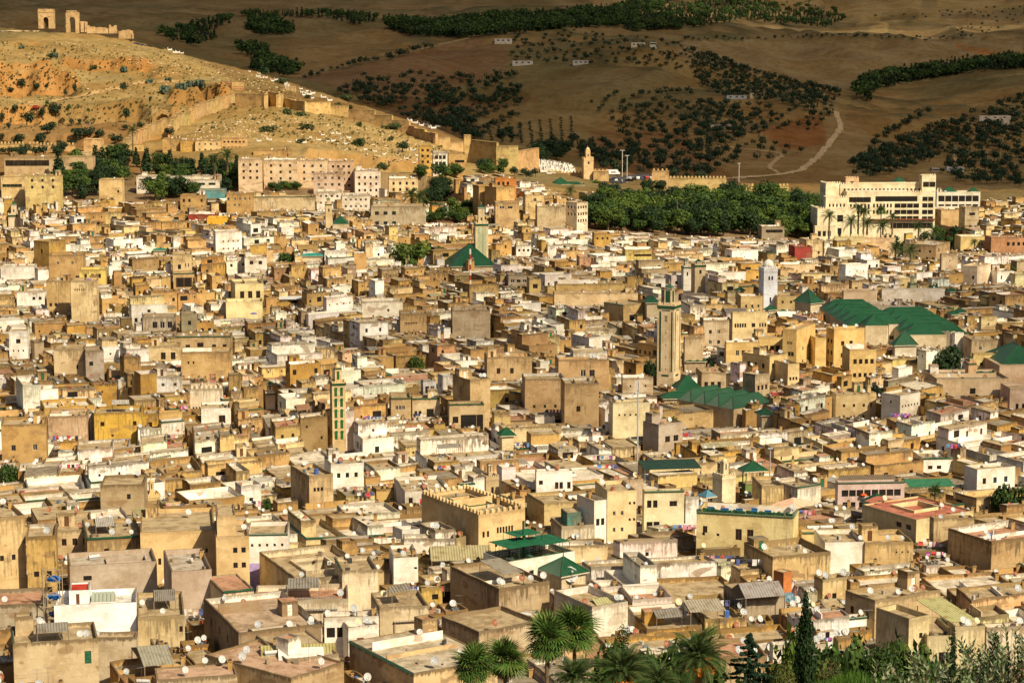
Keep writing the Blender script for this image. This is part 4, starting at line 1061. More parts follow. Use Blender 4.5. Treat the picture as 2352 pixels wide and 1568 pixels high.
def rand_house(H, Q, zg, zr, col, r, lod, u=0):
    """an ordinary courtyard-town house over the quad Q with its roof at zr"""
    near = lod > 0; P = list(Q)
    L0 = math.dist(Q[0], Q[1]); L1 = math.dist(Q[1], Q[2]); area = L0*L1
    ph = r.choice([.35, .6, .9, .9, 1.1, 1.4]); desc = []
    inc = WHT if (col is WHT or r.random() < .30) else col if r.random() < .7 else PAL
    rc = r.choice([RCEM]*8+[RLIM]*5+[RTER, RDRK]) if col is not WHT else r.choice([RLIM, RLIM, RCEM, RTER])
    g_ = r.uniform(.80, 1.14); c2 = tuple(min(x*g_*r.uniform(.94, 1.06), .84) for x in col)
    hole = None
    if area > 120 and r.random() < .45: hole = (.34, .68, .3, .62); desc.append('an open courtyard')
    frame = r.choice(['brown', 'brown', 'white', 'green', 'brown'])
    I = volume(H, Q, zg, zr, ph, c2, rcol=rc, incol=inc, r=r, hole=hole, frame=frame, rag=.24 if col is not WHT else .08, st=r.choice([.3, .6]) if col is WHT else r.choice([.35, .8, 1.0, 1.0]), maxdrop=7 if near else 5.5)
    if r.random() < (.2 if near else .08):
        ed = [i for i in range(4) if faces_cam(Q[i], Q[(i+1) % 4])]; coping(H, Q, zr+ph, ed); desc.append('green tiled coping')
    R0 = I
    if not hole and area > 55 and r.random() < .5:                    # a storey over part of the roof
        k = r.random()
        if k < .4: q = subq(I, 0, 1, r.uniform(.5, .65), 1)
        elif k < .7: q = subq(I, r.uniform(.5, .6), 1, .0, 1)
        else: q = subq(I, 0, r.uniform(.4, .5), .3, 1)
        uc = col if r.random() < .65 else WHT if r.random() < whiteness(*proj(Q[0][0], Q[0][1], zr))*2.2 else PAL
        hz = r.uniform(2.3, 3.1)
        J = volume(H, q, zr, zr+hz, r.choice([0, .35, .7]), tuple(x*r.uniform(.93, 1.07) for x in uc), rcol=r.choice([RCEM, RLIM, RCEM, RDRK]), incol=inc, part='upper_room', r=r, one=True, frame=frame, auto=1.2, rag=.1)
        desc.append('a room built on its roof')
        roofscape(H, J, zr+hz, r, col, near, hut=False, canopy=False, wall_h=.4, ndish=r.choice([0, 0, 1, 2]))
        roofscape(H, subq(I, .05, .95, .0, .45), zr, r, col, near, hut=False, canopy=r.random() < .12, wall_h=ph, ant=False, ndish=r.choice([0, 0, 1, 2]))
    else:
        hut = r.random() < .62; can = r.random() < (.30 if not hole else .0) and area > 45
        roofscape(H, I, zr, r, col, near, hut=hut if not hole else False, canopy=can, wall_h=ph)
        if can: desc.append('a sheet canopy')
        elif hut and not hole and 2.4/L0 < .5 and 2.4/L1 < .5: desc.append('a stair hut')
    return desc, rc
# ---------------------------------------------------------------- buildings that can be picked out one by one
LMARK = []; N_FEAT = 0
RF = random.Random(5)
def ray_len(C, d, u):
    k = (u-1176)/FP
    # horizontal position of column u on the level of C (use the true depth)
    lo, hi = 0.3, 70
    f = lambda t: proj(C[0]+d[0]*t, C[1]+d[1]*t, C[2])[0]-u
    a = f(lo)
    if a*f(hi) > 0: return None
    for _ in range(40):
        m = (lo+hi)/2
        if a*f(m) > 0: lo = m
        else: hi = m
    return (lo+hi)/2
def quad(uL, uC, uR, v, Y, rot, dl=None, dr=None):
    C = at(uC, v, Y); th = math.radians(rot)
    r_ = (math.cos(th), math.sin(th)); l_ = (-math.sin(th), math.cos(th))
    tr = dr or ray_len(C, r_, uR) or 9; tl = dl or (ray_len(C, l_, uL) if uL < uC-2 else None) or 9
    tl = min(max(tl, 2.2), 45 if dl else (14 if rot < 16 else 20 if rot < 45 else 45)); tr = min(max(tr, 1.5), 70 if rot < 45 else 18)
    return [(C[0], C[1]), (C[0]+r_[0]*tr, C[1]+r_[1]*tr), (C[0]+r_[0]*tr+l_[0]*tl, C[1]+r_[1]*tr+l_[1]*tl), (C[0]+l_[0]*tl, C[1]+l_[1]*tl)], C[2], tr, tl
def gridw(L, nc, nr, w, h, s0, s1, top, dz, ty, zt):
    out = []
    for j in range(nr):
        for i in range(nc):
            s = L*(s0+(s1-s0)*((i+.5)/nc)); out.append((s-w/2, s+w/2, zt-top-j*dz-h, zt-top-j*dz, ty))
    return out
def block(uL, uR, vB, Y): BLOCK.append((uL, uR, vB, Y))
def feat(label, uL, uC, uR, vT, vB, rot, col, G=None, Y=None, dl=None, dr=None, ph=.7, rc=RCEM, inc=None, cop=None, cren=False, hut=None, nd=None, can=None, hole=None, st=.7, name='house', cat='house', roof='auto', mark=None, group=None, H=None, frame=None, rag=.12, base=None, auto=1.0, up=None, reg=True, seed=None, lil=False):
    global N_FEAT
    if Y is None or (vB > 1100 and H is None): Y = yroof(uC, min(vB, 1600))
    Q, zt, Lr, Ll = quad(uL, uC, uR, vT, Y, rot, dl, dr)
    zt -= ph
    cx_ = sum(p[0] for p in Q)/4; cy_ = sum(p[1] for p in Q)/4
    zg = base if base is not None else float(zterr(cx_, cy_))-1.5
    r = random.Random(seed if seed is not None else int(uC*7+vT*13))
    if H is None:
        H = House(name, cx_, cy_, zg, label, cat, group); N_FEAT += 1
        if reg: block(uL, uR, vB, Y); OCC.append(Q)
        if mark: LMARK.append((mark, (uL+uR)/2, (vT+vB)/2))
    wins = None
    if G is not None:
        wins = {}
        for g in G:
            e, nc, nr, w, h = g[:5]; s0, s1, top, dz = (list(g[5:9])+[.05, .95, 1.0, 3.1][len(g[5:9]):]); ty = g[9] if len(g) > 9 else 'w'
            L = {0: Lr, 3: Ll, 1: Ll, 2: Lr}[e]
            wins.setdefault(e, []).extend(gridw(L, nc, nr, w, h, s0, s1, top, dz, ty, zt))
    I = volume(H, Q, zg, zt, ph, col, rcol=rc, incol=inc, wins=wins, st=st, r=r, rag=rag, hole=hole, frame=frame, auto=auto)
    if lil:
        m = H.mb('lilac_base'); M, L = edge_m(Q[0], Q[1]); m.box(-.01, L, -.03, 0, zg, zt-4.3, 'paint', (.42,.33,.62), M)
    if cop: coping(H, Q, zt+ph, cop)
    if cren: merlons(H, Q, zt+ph, cren if isinstance(cren, (list, tuple)) else [0, 3, 1, 2], col)
    if up:
        for (s0, s1, t0, t1, hz, uc, php) in up:
            J = volume(H, subq(I, s0, s1, t0, t1), zt, zt+hz, php, uc, rcol=RCEM, part='upper_room', r=r, one=True, st=st, auto=1.1)
    if roof == 'auto' and Lr*Ll > 110 and not hole: roofscape(H, subq(I, .03, .97, .1, .97), zt, r, col, Y < 700, hut=Lr*Ll > 160, canopy=False, wall_h=.4, ndish=r.choice([0, 1, 2]))
    if roof == 'auto': roofscape(H, I if not up else subq(I, .02, .98, .02, .45), zt, r, col, Y < 700, hut=False if hole else hut, canopy=False if can is None else can, wall_h=ph, ndish=nd)
    H.flush()
    return H, Q, I, zt
V_ = lambda **k: k
# ---- town edge and hill foot, far to near --------------------------------------------------
def F(*a, **k): return feat(*a, **k)
F('long two storey block of hill houses with small square windows under the diagonal wall',372,373,413,318,358,3,TAN,cat='house',Y=1225)
F('brownish hill house with shaded porch next to the crenellated terrace',413,414,447,322,350,3,OCH,Y=1222)
F('cream three storey hill house with rows of square windows below the graveyard',447,448,507,322,365,3,CRM,G=[(0,4,3,1,1.1)],Y=1220)
F('hill house with balconies at the east end of the row under the graveyard',507,508,567,317,355,3,PNK,G=[(0,6,2,1.2,1)],Y=1222,cren=[0])
F('low plain tan store building directly above the pink flats',580,582,668,345,372,3,TAN,Y=1190)
for k,(a,b,vt,vb) in enumerate([(547,602,365,428),(605,683,367,428),(683,752,368,415)]):
    F(['west block of the pink flats with three rows of windows','middle block of the pink flats with shaded side wall','east block of the pink flats with satellite dishes along its roof'][k],a-3,a,b,vt,vb,6,(.62,.47,.31),G=[(0,3,3,1.1,1.3,.08,.92,1.6,3.2)],Y=1085+k*8,nd=5,group='pink apartment blocks',cat='apartment block',name='apartment_block',mark='the pink flats' if k==1 else None,hut=False,dl=11)
F('taller pinkish flats with open balconies stepping down the slope',752,754,812,370,430,5,(.55,.39,.26),G=[(0,4,4,1.2,1.2,.08,.92,1.4,3.1)],Y=1075,nd=3,cat='apartment block',name='apartment_block')
F('pink tinged flats with dark awnings in front of the taller block',718,720,790,398,442,4,(.58,.42,.31),G=[(0,4,3,1.2,1.3)],Y=1055,nd=2,cat='apartment block',name='apartment_block')
F('white four storey block of flats with a dark west wall',812,815,874,392,450,6,(.68,.58,.48),G=[(0,4,4,1,1.3,.06,.94,2,3.1)],Y=1065,nd=2,cat='apartment block',name='apartment_block',mark='the white flats')
F('pale yellow two storey house with square windows east of the white flats',891,893,960,410,440,5,PAL,G=[(0,4,2,1.1,1.5)],Y=1085,nd=2)
F('long white house with dark awnings over its windows below the flats',725,727,784,440,477,3,(.72,.66,.56),G=[(0,4,2,1.1,1)],Y=1030)
F('white terrace house with awnings beside the fort like brown block',784,785,849,448,482,3,(.70,.63,.52),G=[(0,5,2,1,1)],Y=1030)
F('cream hall with a long green tiled edge over its plain front',575,577,723,452,482,3,(.60,.48,.30),G=[],cop=[0],Y=1025,cat='hall',name='hall')
F('tan hall with small upper windows beside the cream hall',519,520,580,445,490,4,TAN,Y=1015)
F('grey brown half finished house with six dark windows',849,852,977,474,515,5,(.42,.35,.24),G=[(0,3,2,1.8,1.6,.03,.5,1.6,4.5)],Y=985)
F('long low white school with strip windows in the grove',312,313,505,404,428,-4 % 360 if False else 2,(.72,.66,.56),G=[(0,6,1,4,.7,.03,.6,.8,3)],Y=1090,rag=0,cat='school',name='school',hut=False,nd=0,mark='the long white school')
F('cream low wing with blue grey windows at the end of the white school',420,422,503,412,437,2,(.70,.64,.53),G=[(0,3,1,3.4,1.2)],Y=1082,rag=0)
F('small cream house with a blue tank and flat roof west of the grove',226,227,280,412,432,3,CRM,Y=1060,nd=2)
F('arcaded long tan building behind the dark grove',7,9,213,360,384,-1 % 360 if False else 2,(.50,.37,.21),G=[(0,16,1,2,3,.02,.5,1.2,3,'p')],Y=1150,cat='arcade',name='arcade',nd=0,hut=False)
F('pale gatehouse with five dark slots above the arcade',164,166,205,350,370,3,PAL,G=[(0,5,1,1.2,2,.1,.9,1.5,3,'p')],Y=1190,nd=0,hut=False)
F('low cream school with awnings at the edge of the town',0,2,55,405,437,3,CRM,G=[(0,5,1,1.8,1.4,.05,.9,3,3)],Y=1030,cop=None)
F('pale yellow block of two storeys beside the dark grove',55,57,137,403,443,3,(.62,.49,.22),G=[(0,3,2,1.1,1.3)],Y=1015,nd=2,mark='the yellow block')
F('turquoise fronted roof terrace with orange arches',455,457,517,436,452,3,(.12,.32,.36),G=[(0,3,1,3.2,2.6,.12,.88,1,3,'brown')],Y=1015,ph=.5,nd=0,hut=False,cat='terrace house',base=zat(456,1015))
F('tan house right under the turquoise terrace',412,414,470,448,472,3,TAN,Y=1000)
F('ruined white plastered house with empty windows on the slope',993,995,1028,350,385,5,WHT,G=[(0,3,3,1.6,2,.1,.9,1,3.3,'p')],Y=1180,st=1.0,nd=0,hut=False)
F('narrow ruined ochre house beside the white ruin',962,963,990,335,385,5,OCH,G=[(0,2,3,1.3,1.4)],Y=1175,nd=0,hut=False)
F('broken tan walls between the white ruin and the corner of the town wall',1028,1030,1068,352,392,5,TAN,G=[(0,3,1,1.8,1.4,.4,.95,3,3,'p')],Y=1180,nd=0,hut=False,rag=.5)
F('large bare ochre house with windowless front and a dark side',1139,1140,1182,430,462,38,(.56,.36,.14),Y=1030,G=[],nd=0,mark='the bare ochre house')
F('orange terrace house with green windows behind the bare ochre house',1136,1138,1186,410,430,4,(.60,.24,.07),G=[(0,3,1,1.2,1.7,.05,.7,.9,3,'green')],Y=1065,nd=1,hut=False)
F('plain tan tower house west of the bare ochre house',1099,1100,1137,427,460,20,TAN,Y=1040,G=[])
F('pale tan house with one small window east of the bare ochre house',1205,1207,1250,447,490,8,CRM,G=[(0,1,1,1.5,1.6)],Y=1000)
F('brick built beige house with bare block walls',1232,1234,1299,474,515,5,(.50,.40,.25),G=[],Y=985,nd=2)
F('whitewashed corner house with two rows of dark windows',1300,1325,1350,465,502,45,(.70,.60,.46),G=[(0,4,3,.9,1.3,.05,.95,1,3),(3,3,2,.9,1.3)],Y=990)
F('tan house with two wide windows and an orange stripe',1135,1138,1192,465,497,4,(.55,.39,.2),G=[(0,2,1,2.3,1,.1,.8,1.1,3)],Y=985)
F('flat cream houses standing among the park trees',1410,1412,1496,468,500,6,(.58,.44,.26),Y=1095,nd=3,hut=True)
F('grey house at the lower edge of the park with wide openings',1748,1750,1802,520,548,5,(.33,.27,.19),G=[(0,2,1,4,1.4,.2,.9,.8,3,'p')],Y=985)
F('red painted roof terrace house among pale roofs',1825,1826,1866,566,586,10,(.34,.06,.05),Y=905,nd=1,hut=False,cat='house')
F('cream house with brown shutters near the red terrace',1850,1852,1890,550,575,12,PAL,Y=925)
F('yellow terrace house with a strip of windows east of the tall tree',1434,1436,1497,573,595,5,(.62,.49,.16),G=[(0,8,1,1.1,.9,.35,.98,1.3,3)],Y=900,nd=1)
F('small tower house with an orange brick top between dark side walls',1363,1365,1403,536,560,4,OCH,G=[(0,3,1,.8,1)],Y=945,nd=0)
F('pink plastered house west of the yellow terrace',1329,1331,1358,590,608,6,(.62,.36,.24),Y=885,nd=0)
F('white cubic house with a blue door on the upper slope',1256,1258,1278,563,592,4,WHT,Y=910)
F('white double house with small windows east of the tiled minaret',1184,1186,1220,563,587,4,WHT,G=[(0,3,2,.9,1)],Y=915)
# ---- upper west ------------------------------------------------------------------------------
F('tall white house with tiny windows under the western roofs',493,495,555,532,577,14,WHT,G=[(0,4,2,.6,.8,.2,.95,3,3)],nd=1,st=.5,mark='the tall white house')
F('white house with two pairs of windows behind the green awning',560,562,613,590,625,8,(.74,.68,.6),G=[(0,2,1,1.4,1.4,.1,.9,.9,3)],nd=3)
F('dark sided ochre house with a single square window',77,112,113,555,612,55,OCH,G=[(3,1,1,1.2,1.6,.2,.8,2.5,3)],dr=9)
F('broad brown house with an orange cornice and two windows',110,112,190,585,640,4,(.50,.33,.15),G=[(0,2,1,.9,1,.05,.9,2,3)],nd=0)
F('tall smooth cream tower house with five slots near its top',160,162,221,645,735,6,(.66,.52,.30),G=[(0,5,1,.35,.7,.12,.55,2,3,'p')],hut=False,nd=0,rag=0,mark='the tall cream tower house')
F('yellow roof house with a purple parasol on the cream tower house',181,182,242,619,652,6,(.66,.52,.16),G=[(0,3,1,1,1.6,.1,.9,1,3,'brown')],Y=None,nd=0,hut=False)
F('ochre house with a deep black loggia under its roof',104,106,160,645,720,6,(.52,.37,.18),G=[(0,1,1,5.4,5,.42,1.0,1,3,'p'),(0,2,2,.9,1.2,.05,.5,7,3)],nd=1)
F('long white terrace house hung with washing',0,1,78,612,640,5,WHT,G=[],nd=1,hut=False,st=.4)
F('white roof room with two blue windows on the western terraces',37,38,102,670,700,6,WHT,G=[(0,2,1,1,1.1,.5,.95,1.2,3,'blue')],nd=2)
F('light yellow riad with three arched balcony windows',517,540,605,652,700,14,(.72,.62,.34),G=[(0,3,1,1.5,2.8,.1,.95,2,3,'brown')],nd=0,hut=False,st=.25,rag=0,mark='the light yellow riad')
F('smooth pale yellow garden wall house below the arched riad',517,519,603,693,728,8,(.74,.64,.36),G=[],nd=0,hut=False,rag=0,st=.2)
F('cream square tower house with blind arches and slot windows',393,396,440,583,640,8,(.60,.46,.26),G=[(0,1,1,1.2,1.8,.2,.5,3.4,3),(0,2,1,.35,1.4,.6,.9,3,3,'p')],nd=0)
F('gallery house with tall dark glazed screens and a green eave',396,398,446,628,662,8,(.50,.36,.19),G=[(0,1,1,6,3.6,.1,.9,.9,3,'brown')],cop=[0],nd=0,hut=False)
F('long tan house with green coping and four brown doors',400,402,530,773,812,4,(.56,.42,.24),G=[(0,1,1,1.4,1.7,.15,.3,1.8,3,'brown'),(0,1,1,1.9,2.6,.35,.55,1.2,3,'brown'),(0,2,1,1.2,1.8,.6,.98,1.8,3,'brown')],cop=[0],nd=3,hut=False,mark='the long house with brown doors')
F('cream two window house west of the long house with brown doors',338,342,412,796,825,6,(.66,.52,.30),G=[(0,2,1,1.4,2.1,.3,.95,1.1,3,'brown')],nd=0)
F('ochre wall house with buttress below the long house',413,415,530,808,865,5,(.55,.38,.18),G=[(0,2,1,.5,.8,.1,.3,2,3)],nd=0,hut=False)
F('white plain house with one square window at the western edge',17,20,62,760,822,8,WHT,G=[(0,1,1,1.3,1.3,.2,.8,1.8,3),(0,3,1,.4,.6,.1,.9,5,3)],nd=0,hut=False,st=.4)
F('large smooth cream house with no windows beside grey walls',120,123,194,802,858,8,(.68,.53,.32),G=[(0,1,1,.5,1.2,.65,.85,4,3)],nd=1,hut=False)
F('grey rendered house with one window against the cream house',194,196,238,805,862,15,(.46,.38,.31),G=[(0,1,1,1.1,1.2,.1,.5,2.5,3)],nd=0,hut=False)
F('gallery house with two white panelled bays under a brown eave',325,328,402,728,758,6,(.62,.52,.38),G=[(0,3,1,1.6,2.2,.25,.95,.9,3,'white')],nd=0,hut=False,cop=None)
F('white fort like house with a row of eight little windows',433,436,512,893,935,8,(.74,.66,.52),G=[(0,8,1,.42,.9,.05,.8,4,3,'p')],cren=[0],nd=0,hut=False,rag=0,mark='the white fort like house')
F('white house with dark awning and red door west of the fort like house',355,357,418,866,897,8,WHT,G=[(0,2,1,.9,.9)],nd=1)
F('yellow ochre house with a deep golden wall on the western side',213,216,325,948,1000,8,(.62,.40,.08),nd=2,can=True,mark='the golden ochre house')
F('saturated orange ochre low house next to the golden wall',325,327,366,950,975,8,(.58,.35,.05),nd=1,hut=False)
F('broad white low house in front of the turquoise awning',460,462,530,937,965,8,WHT,G=[(0,1,1,1.6,2,.5,.9,1.2,3)],nd=0,hut=False,st=.3)
F('pinkish curved wall house below the ochre roofs',108,110,200,955,1003,8,(.55,.40,.27),G=[],nd=0,hut=False)
F('pink roof room on the terrace above the white fort like house',480,482,496,870,890,8,(.66,.28,.24),nd=0,hut=False)
F('brown corner house with weathered bare walls on the western edge',0,2,105,975,1050,10,TAN,nd=2)
# ---- centre ----------------------------------------------------------------------------------
F('massive weathered brown house with a blank front above the rubble plot',1204,1206,1297,870,945,5,(.50,.345,.19),G=[(0,3,1,.6,.8,.1,.9,6,3)],nd=0,hut=False,mark='the massive brown house',inc=WHT)
F('brown house with white rimmed terrace beside the massive brown one',1295,1297,1376,880,968,5,(.48,.335,.18),G=[(0,1,1,1,1.4,.2,.6,5,3)],nd=0,hut=False,inc=WHT,cop=None)
F('tall brown house with white roof room and two white framed windows',1281,1283,1399,826,890,5,(.50,.34,.18),G=[(0,2,1,1.5,1.9,.4,.75,2.2,3,'white'),(0,2,1,1,1,.4,.75,6.5,3)],nd=3,inc=WHT,up=[(.3,1,.2,1,2.2,WHT,.4)])
F('wide ruined looking tan house with two narrow windows below the fig tree',1117,1119,1222,820,868,6,(.48,.345,.19),G=[(0,2,1,1,1.6,.1,.7,2.5,3)],nd=2)
F('arcaded courtyard house with dark arches and a green eave',1029,1032,1112,928,972,6,(.50,.38,.22),G=[(0,1,1,1.4,1.6,.05,.3,2.4,3,'p'),(0,1,1,3.8,3.4,.35,.75,2,3,'p'),(0,1,1,1.6,4,.75,1,2,3,'p')],cop=[0],nd=0,hut=False,mark='the arcaded courtyard house')
F('tall tan side wall house above the arcaded courtyard',1040,1080,1126,872,965,30,(.52,.385,.21),G=[],nd=2)
F('house with a dark arched doorway and green eave in the centre',944,947,1010,915,950,6,(.60,.48,.31),G=[(0,1,1,1.8,2.8,.5,.8,2,3,'p'),(0,2,1,.7,1.2,.05,.35,2.5,3)],cop=[0],nd=0)
F('brownish house with grilled slots and green coping',896,898,944,914,952,6,(.47,.35,.2),G=[(0,3,1,.7,1,.2,.7,1.3,3)],cop=[0],nd=0)
F('pale blue and white roof room with two dark doors',969,972,1002,873,905,20,(.60,.60,.62),G=[(0,2,1,1.1,2,.1,.9,1,3)],nd=0,hut=False)
F('grey brown long wall above the fig tree with putlog holes',1036,1039,1126,712,765,4,(.45,.36,.25),G=[],nd=0,hut=False)
F('ochre house with a row of eight tiny windows west of the fig tree',917,919,980,720,760,5,(.56,.39,.2),G=[(0,8,1,.35,.6,.15,.65,2.2,3,'p')],nd=1)
F('white broad low house with three holes in its wall on the upper slope',828,830,925,692,725,5,(.72,.66,.55),G=[(0,1,1,.7,.9,.4,.9,2,3)],nd=1,hut=False)
F('very long smooth cream building west of the tall minaret',1270,1273,1465,673,697,3,(.66,.50,.30),G=[],nd=3,hut=False,rag=0,mark='the very long cream building')
F('tan hall with a dark sloping wall and green eave by the tall minaret',1387,1432,1488,700,735,40,(.55,.41,.2),G=[(0,1,1,3.5,2,.2,.6,3,3,'blue')],cop=[3],nd=0,hut=False)
F('small ochre tower house with a dark lattice window',1214,1216,1243,640,670,6,(.62,.46,.2),G=[(0,1,1,1.8,1.6,.2,.8,1.3,3)],nd=0,hut=False)
F('beige house with three lattice windows behind the ochre tower house',1166,1168,1214,632,655,6,(.48,.40,.3),G=[(0,3,1,1.5,1.1)],nd=1,hut=False)
F('cream cafe house with shaded balcony beside the tall mast',1399,1408,1492,925,998,8,(.70,.62,.40),G=[(0,4,1,.4,.5,.1,.7,2,3,'p'),(0,1,1,3.4,3.2,.68,.98,1.4,3,'p')],nd=2,st=.3,mark='the cream house by the tall mast')
F('bare concrete house with red shuttered windows',1477,1513,1568,975,1030,35,(.44,.37,.30),G=[(0,2,1,1.4,1.4,.2,.9,2.2,3,'brown')],nd=2,st=.4,mark='the bare concrete house')
F('white roofed tan house on the slope west of the tall minaret',1427,1430,1500,868,900,5,(.55,.45,.32),nd=1,can=True)
# ---- centre east -----------------------------------------------------------------------------
F('tall golden yellow house with a slot row and scattered windows',1798,1830,1873,757,842,62,(.66,.47,.20),G=[(0,2,3,.9,1.1,.2,.8,5,4),(3,4,1,.35,.9,.3,.7,3,3,'p'),(3,2,1,1,1.3,.4,.8,6,3)],Y=640,nd=2,rag=0,st=.3,mark='the tall golden yellow house')
F('golden yellow wing with small windows joined to the tall house',1872,1873,1898,776,840,10,(.66,.47,.20),G=[(0,3,1,.7,1,.1,.95,8,3)],Y=645,nd=1,rag=0,st=.3,hut=False)
F('second tall golden yellow house with corner windows',1898,1916,1986,756,838,20,(.66,.46,.19),G=[(0,2,3,1.1,1.3,.15,.7,3,3.6),(3,2,3,.9,1.2,.1,.9,2.5,3.4)],Y=645,nd=4,rag=0,st=.3)
F('golden yellow lower house with five windows and a red roof terrace',1950,1952,2013,803,855,5,(.68,.50,.22),G=[(0,4,1,1,1.4,.1,.95,2,3),(0,4,1,.9,1.2,.1,.9,6,3)],Y=615,nd=2,rc=RTER,rag=0,st=.3)
F('ochre house with four shuttered windows beside the golden block',1740,1742,1799,775,812,6,(.64,.46,.2),G=[(0,3,1,1.2,1.8,.2,.9,1.8,3)],Y=655,nd=1,rag=0,st=.3)
F('long yellow house with dishes on its edge above the grey rooftops',1665,1668,1745,786,828,6,(.64,.46,.2),G=[(0,4,1,1,1.6,.25,.95,1.8,3)],Y=650,nd=4,rag=0,st=.3)
F('cream house with six narrow windows under a curved grey roof',1680,1683,1763,718,775,10,(.64,.52,.29),G=[(0,5,1,.6,1.3,.05,.4,2.8,3,'p'),(0,1,1,1.2,1.3,.5,.7,2.8,3),(0,3,1,.5,1.3,.75,.98,2.8,3,'p')],Y=690,nd=0,rag=0,st=.3,mark='the cream house with narrow windows')
F('grey stone house with four windows west of the cream one',1613,1616,1680,735,790,8,(.50,.41,.29),G=[(0,2,2,.9,1.2,.1,.7,2.5,3.3)],Y=690,nd=2,can=False)
F('free standing yellow block with two rows of five windows',1705,1768,1809,818,872,42,(.62,.47,.23),G=[(0,5,2,.8,1.3,.1,.95,1.5,4.5),(3,3,1,1,1.4,.1,.9,1.6,3)],Y=None,nd=5,rag=0,st=.3,mark='the free standing yellow block')
F('cream annex with three small windows behind the yellow block',1808,1810,1836,836,880,20,(.66,.52,.29),G=[(0,3,1,.6,.9,.1,.9,3,3)],Y=None,nd=1,rag=0,st=.3)
F('brown and grey house with three tall windows near the green mosque roofs',1610,1612,1668,855,897,6,(.47,.36,.23),G=[(0,3,1,1,1.8,.05,.85,2,3)],Y=610,nd=1)
F('tall weathered beige house beside the brown and grey one',1706,1735,1768,860,910,40,(.50,.40,.27),G=[(0,3,1,.8,1.3,.1,.9,2.4,3)],Y=575,nd=2)
F('grey tan wall house with tall slot windows by the minaret',1570,1573,1615,775,850,6,(.50,.39,.25),G=[(0,2,1,.9,2,.1,.9,6,3)],Y=640,nd=0)
F('long tan house beside the square plain minaret',1918,1920,2000,905,955,6,(.60,.47,.26),G=[(0,3,2,.6,.8,.1,.95,2,3)],Y=570,nd=3,st=.4)
F('white boxy house with dotted small windows under the dark treetop',2025,2068,2114,908,947,42,(.74,.68,.58),G=[(0,6,2,.5,.6,.05,.95,2,3,'p'),(3,1,1,.6,.7)],Y=560,nd=1,hut=False,rag=0,st=.25,mark='the white boxy house')
F('cream mosque front with paired arched windows',2040,2042,2088,745,785,4,(.66,.58,.44),G=[(0,2,1,.8,1.2,.05,.25,3,3,'p'),(0,2,1,.8,1.2,.6,.85,3,3,'p')],Y=705,nd=0,hut=False,rag=0,st=.2,cat='mosque wing',name='mosque_wing')
F('cream mosque wing with four square windows under the green hip roof',1985,1987,2040,748,790,4,(.68,.60,.46),G=[(0,4,1,.7,.9,.3,.95,5,3,'p')],Y=700,nd=0,hut=False,rag=0,st=.2,cat='mosque wing',name='mosque_wing')
F('low cream arcade with three dark arches under the long green roofs',2085,2087,2152,768,795,4,(.68,.60,.44),G=[(0,3,1,1.8,2.6,.2,.98,.8,3,'p')],Y=705,nd=0,hut=False,rag=0,st=.2,cat='arcade',name='arcade')
F('square pale tower block at the end of the mosque arcade',2152,2185,2228,762,820,55,(.68,.56,.40),G=[(3,3,1,.4,1.5,.1,.5,3,3,'p')],Y=690,nd=1,hut=False,rag=0,st=.3)
F('yellow house with three windows east of the wide treetop',2233,2236,2296,812,855,6,(.64,.50,.23),G=[(0,3,1,.9,1,.2,.9,2,3)],Y=640,nd=0)
F('beige house above the yellow one with single dark window',2230,2232,2300,780,812,6,(.56,.45,.29),G=[(0,1,1,.8,1.1,.2,.4,1.5,3)],Y=680,nd=1)
F('huge pinkish mosque hall wall at the eastern edge under a green hip roof',2294,2296,2420,840,880,4,(.60,.44,.31),G=[],Y=625,nd=0,hut=False,rag=0,st=.2,roof=None,ph=.05,cat='mosque hall',name='mosque_hall',dl=22)
F('long low dark roofed cream building below the small green cupolas',2150,2152,2318,870,905,3,(.62,.48,.32),G=[(0,1,1,1.6,1.6,.45,.55,2,3)],Y=600,nd=1,rc=RDRK,hut=False,rag=0,st=.3,dl=16,mark='the long low mosque court')
F('pink arcaded building cut by the eastern edge of the view',2318,2320,2420,892,935,4,(.60,.46,.36),G=[(0,6,1,.8,1.6,.1,.98,3.5,3,'p')],Y=590,nd=0,hut=False,rag=0,st=.3)
F('pinkish square house beside the white scaffolded terrace',1935,1938,2013,668,702,6,(.62,.47,.32),G=[(0,2,1,1,1.3,.2,.7,3,3)],Y=775,nd=2,hut=False,rag=0,st=.3)
F('ribbed ochre hall carrying the green pyramid roof',1828,1862,1887,694,716,35,(.58,.44,.21),G=[],Y=765,nd=0,hut=False,roof=None,ph=.05,rag=0,st=.2,cat='mosque hall',name='mosque_hall')
F('ribbed ochre school wall west of the white minaret',1700,1702,1752,680,708,4,(.58,.44,.22),G=[(0,3,1,.7,1,.1,.95,2.4,3)],Y=780,nd=0,hut=False,rag=0,st=.2)
F('ribbed ochre school wall east of the white minaret',1784,1786,1829,680,712,4,(.58,.44,.22),G=[(0,2,1,.8,.9)],Y=782,nd=0,hut=False,rag=0,st=.2)
F('long white building under the tiny green cupolas',2023,2026,2170,664,690,4,(.74,.68,.60),G=[],Y=800,nd=2,hut=False,rag=0,st=.3)
F('grey faced terrace with green edge and a long scaffold',1932,1934,2088,702,716,3,(.50,.45,.38),G=[],Y=760,nd=2,hut=False,rag=0,st=.3,rc=RTER)
F('light square house with a dark window near the hotel garden wall',2160,2163,2198,583,615,8,(.46,.36,.24),G=[(0,1,1,1,1,.3,.7,1.5,3)],Y=880,nd=1)
F('white house with a dark iron frame on its roof in the upper east',2208,2245,2276,612,650,55,(.70,.58,.44),G=[(3,1,1,.9,1.4,.6,.9,3,3)],Y=845,nd=1,rag=0,st=.3)
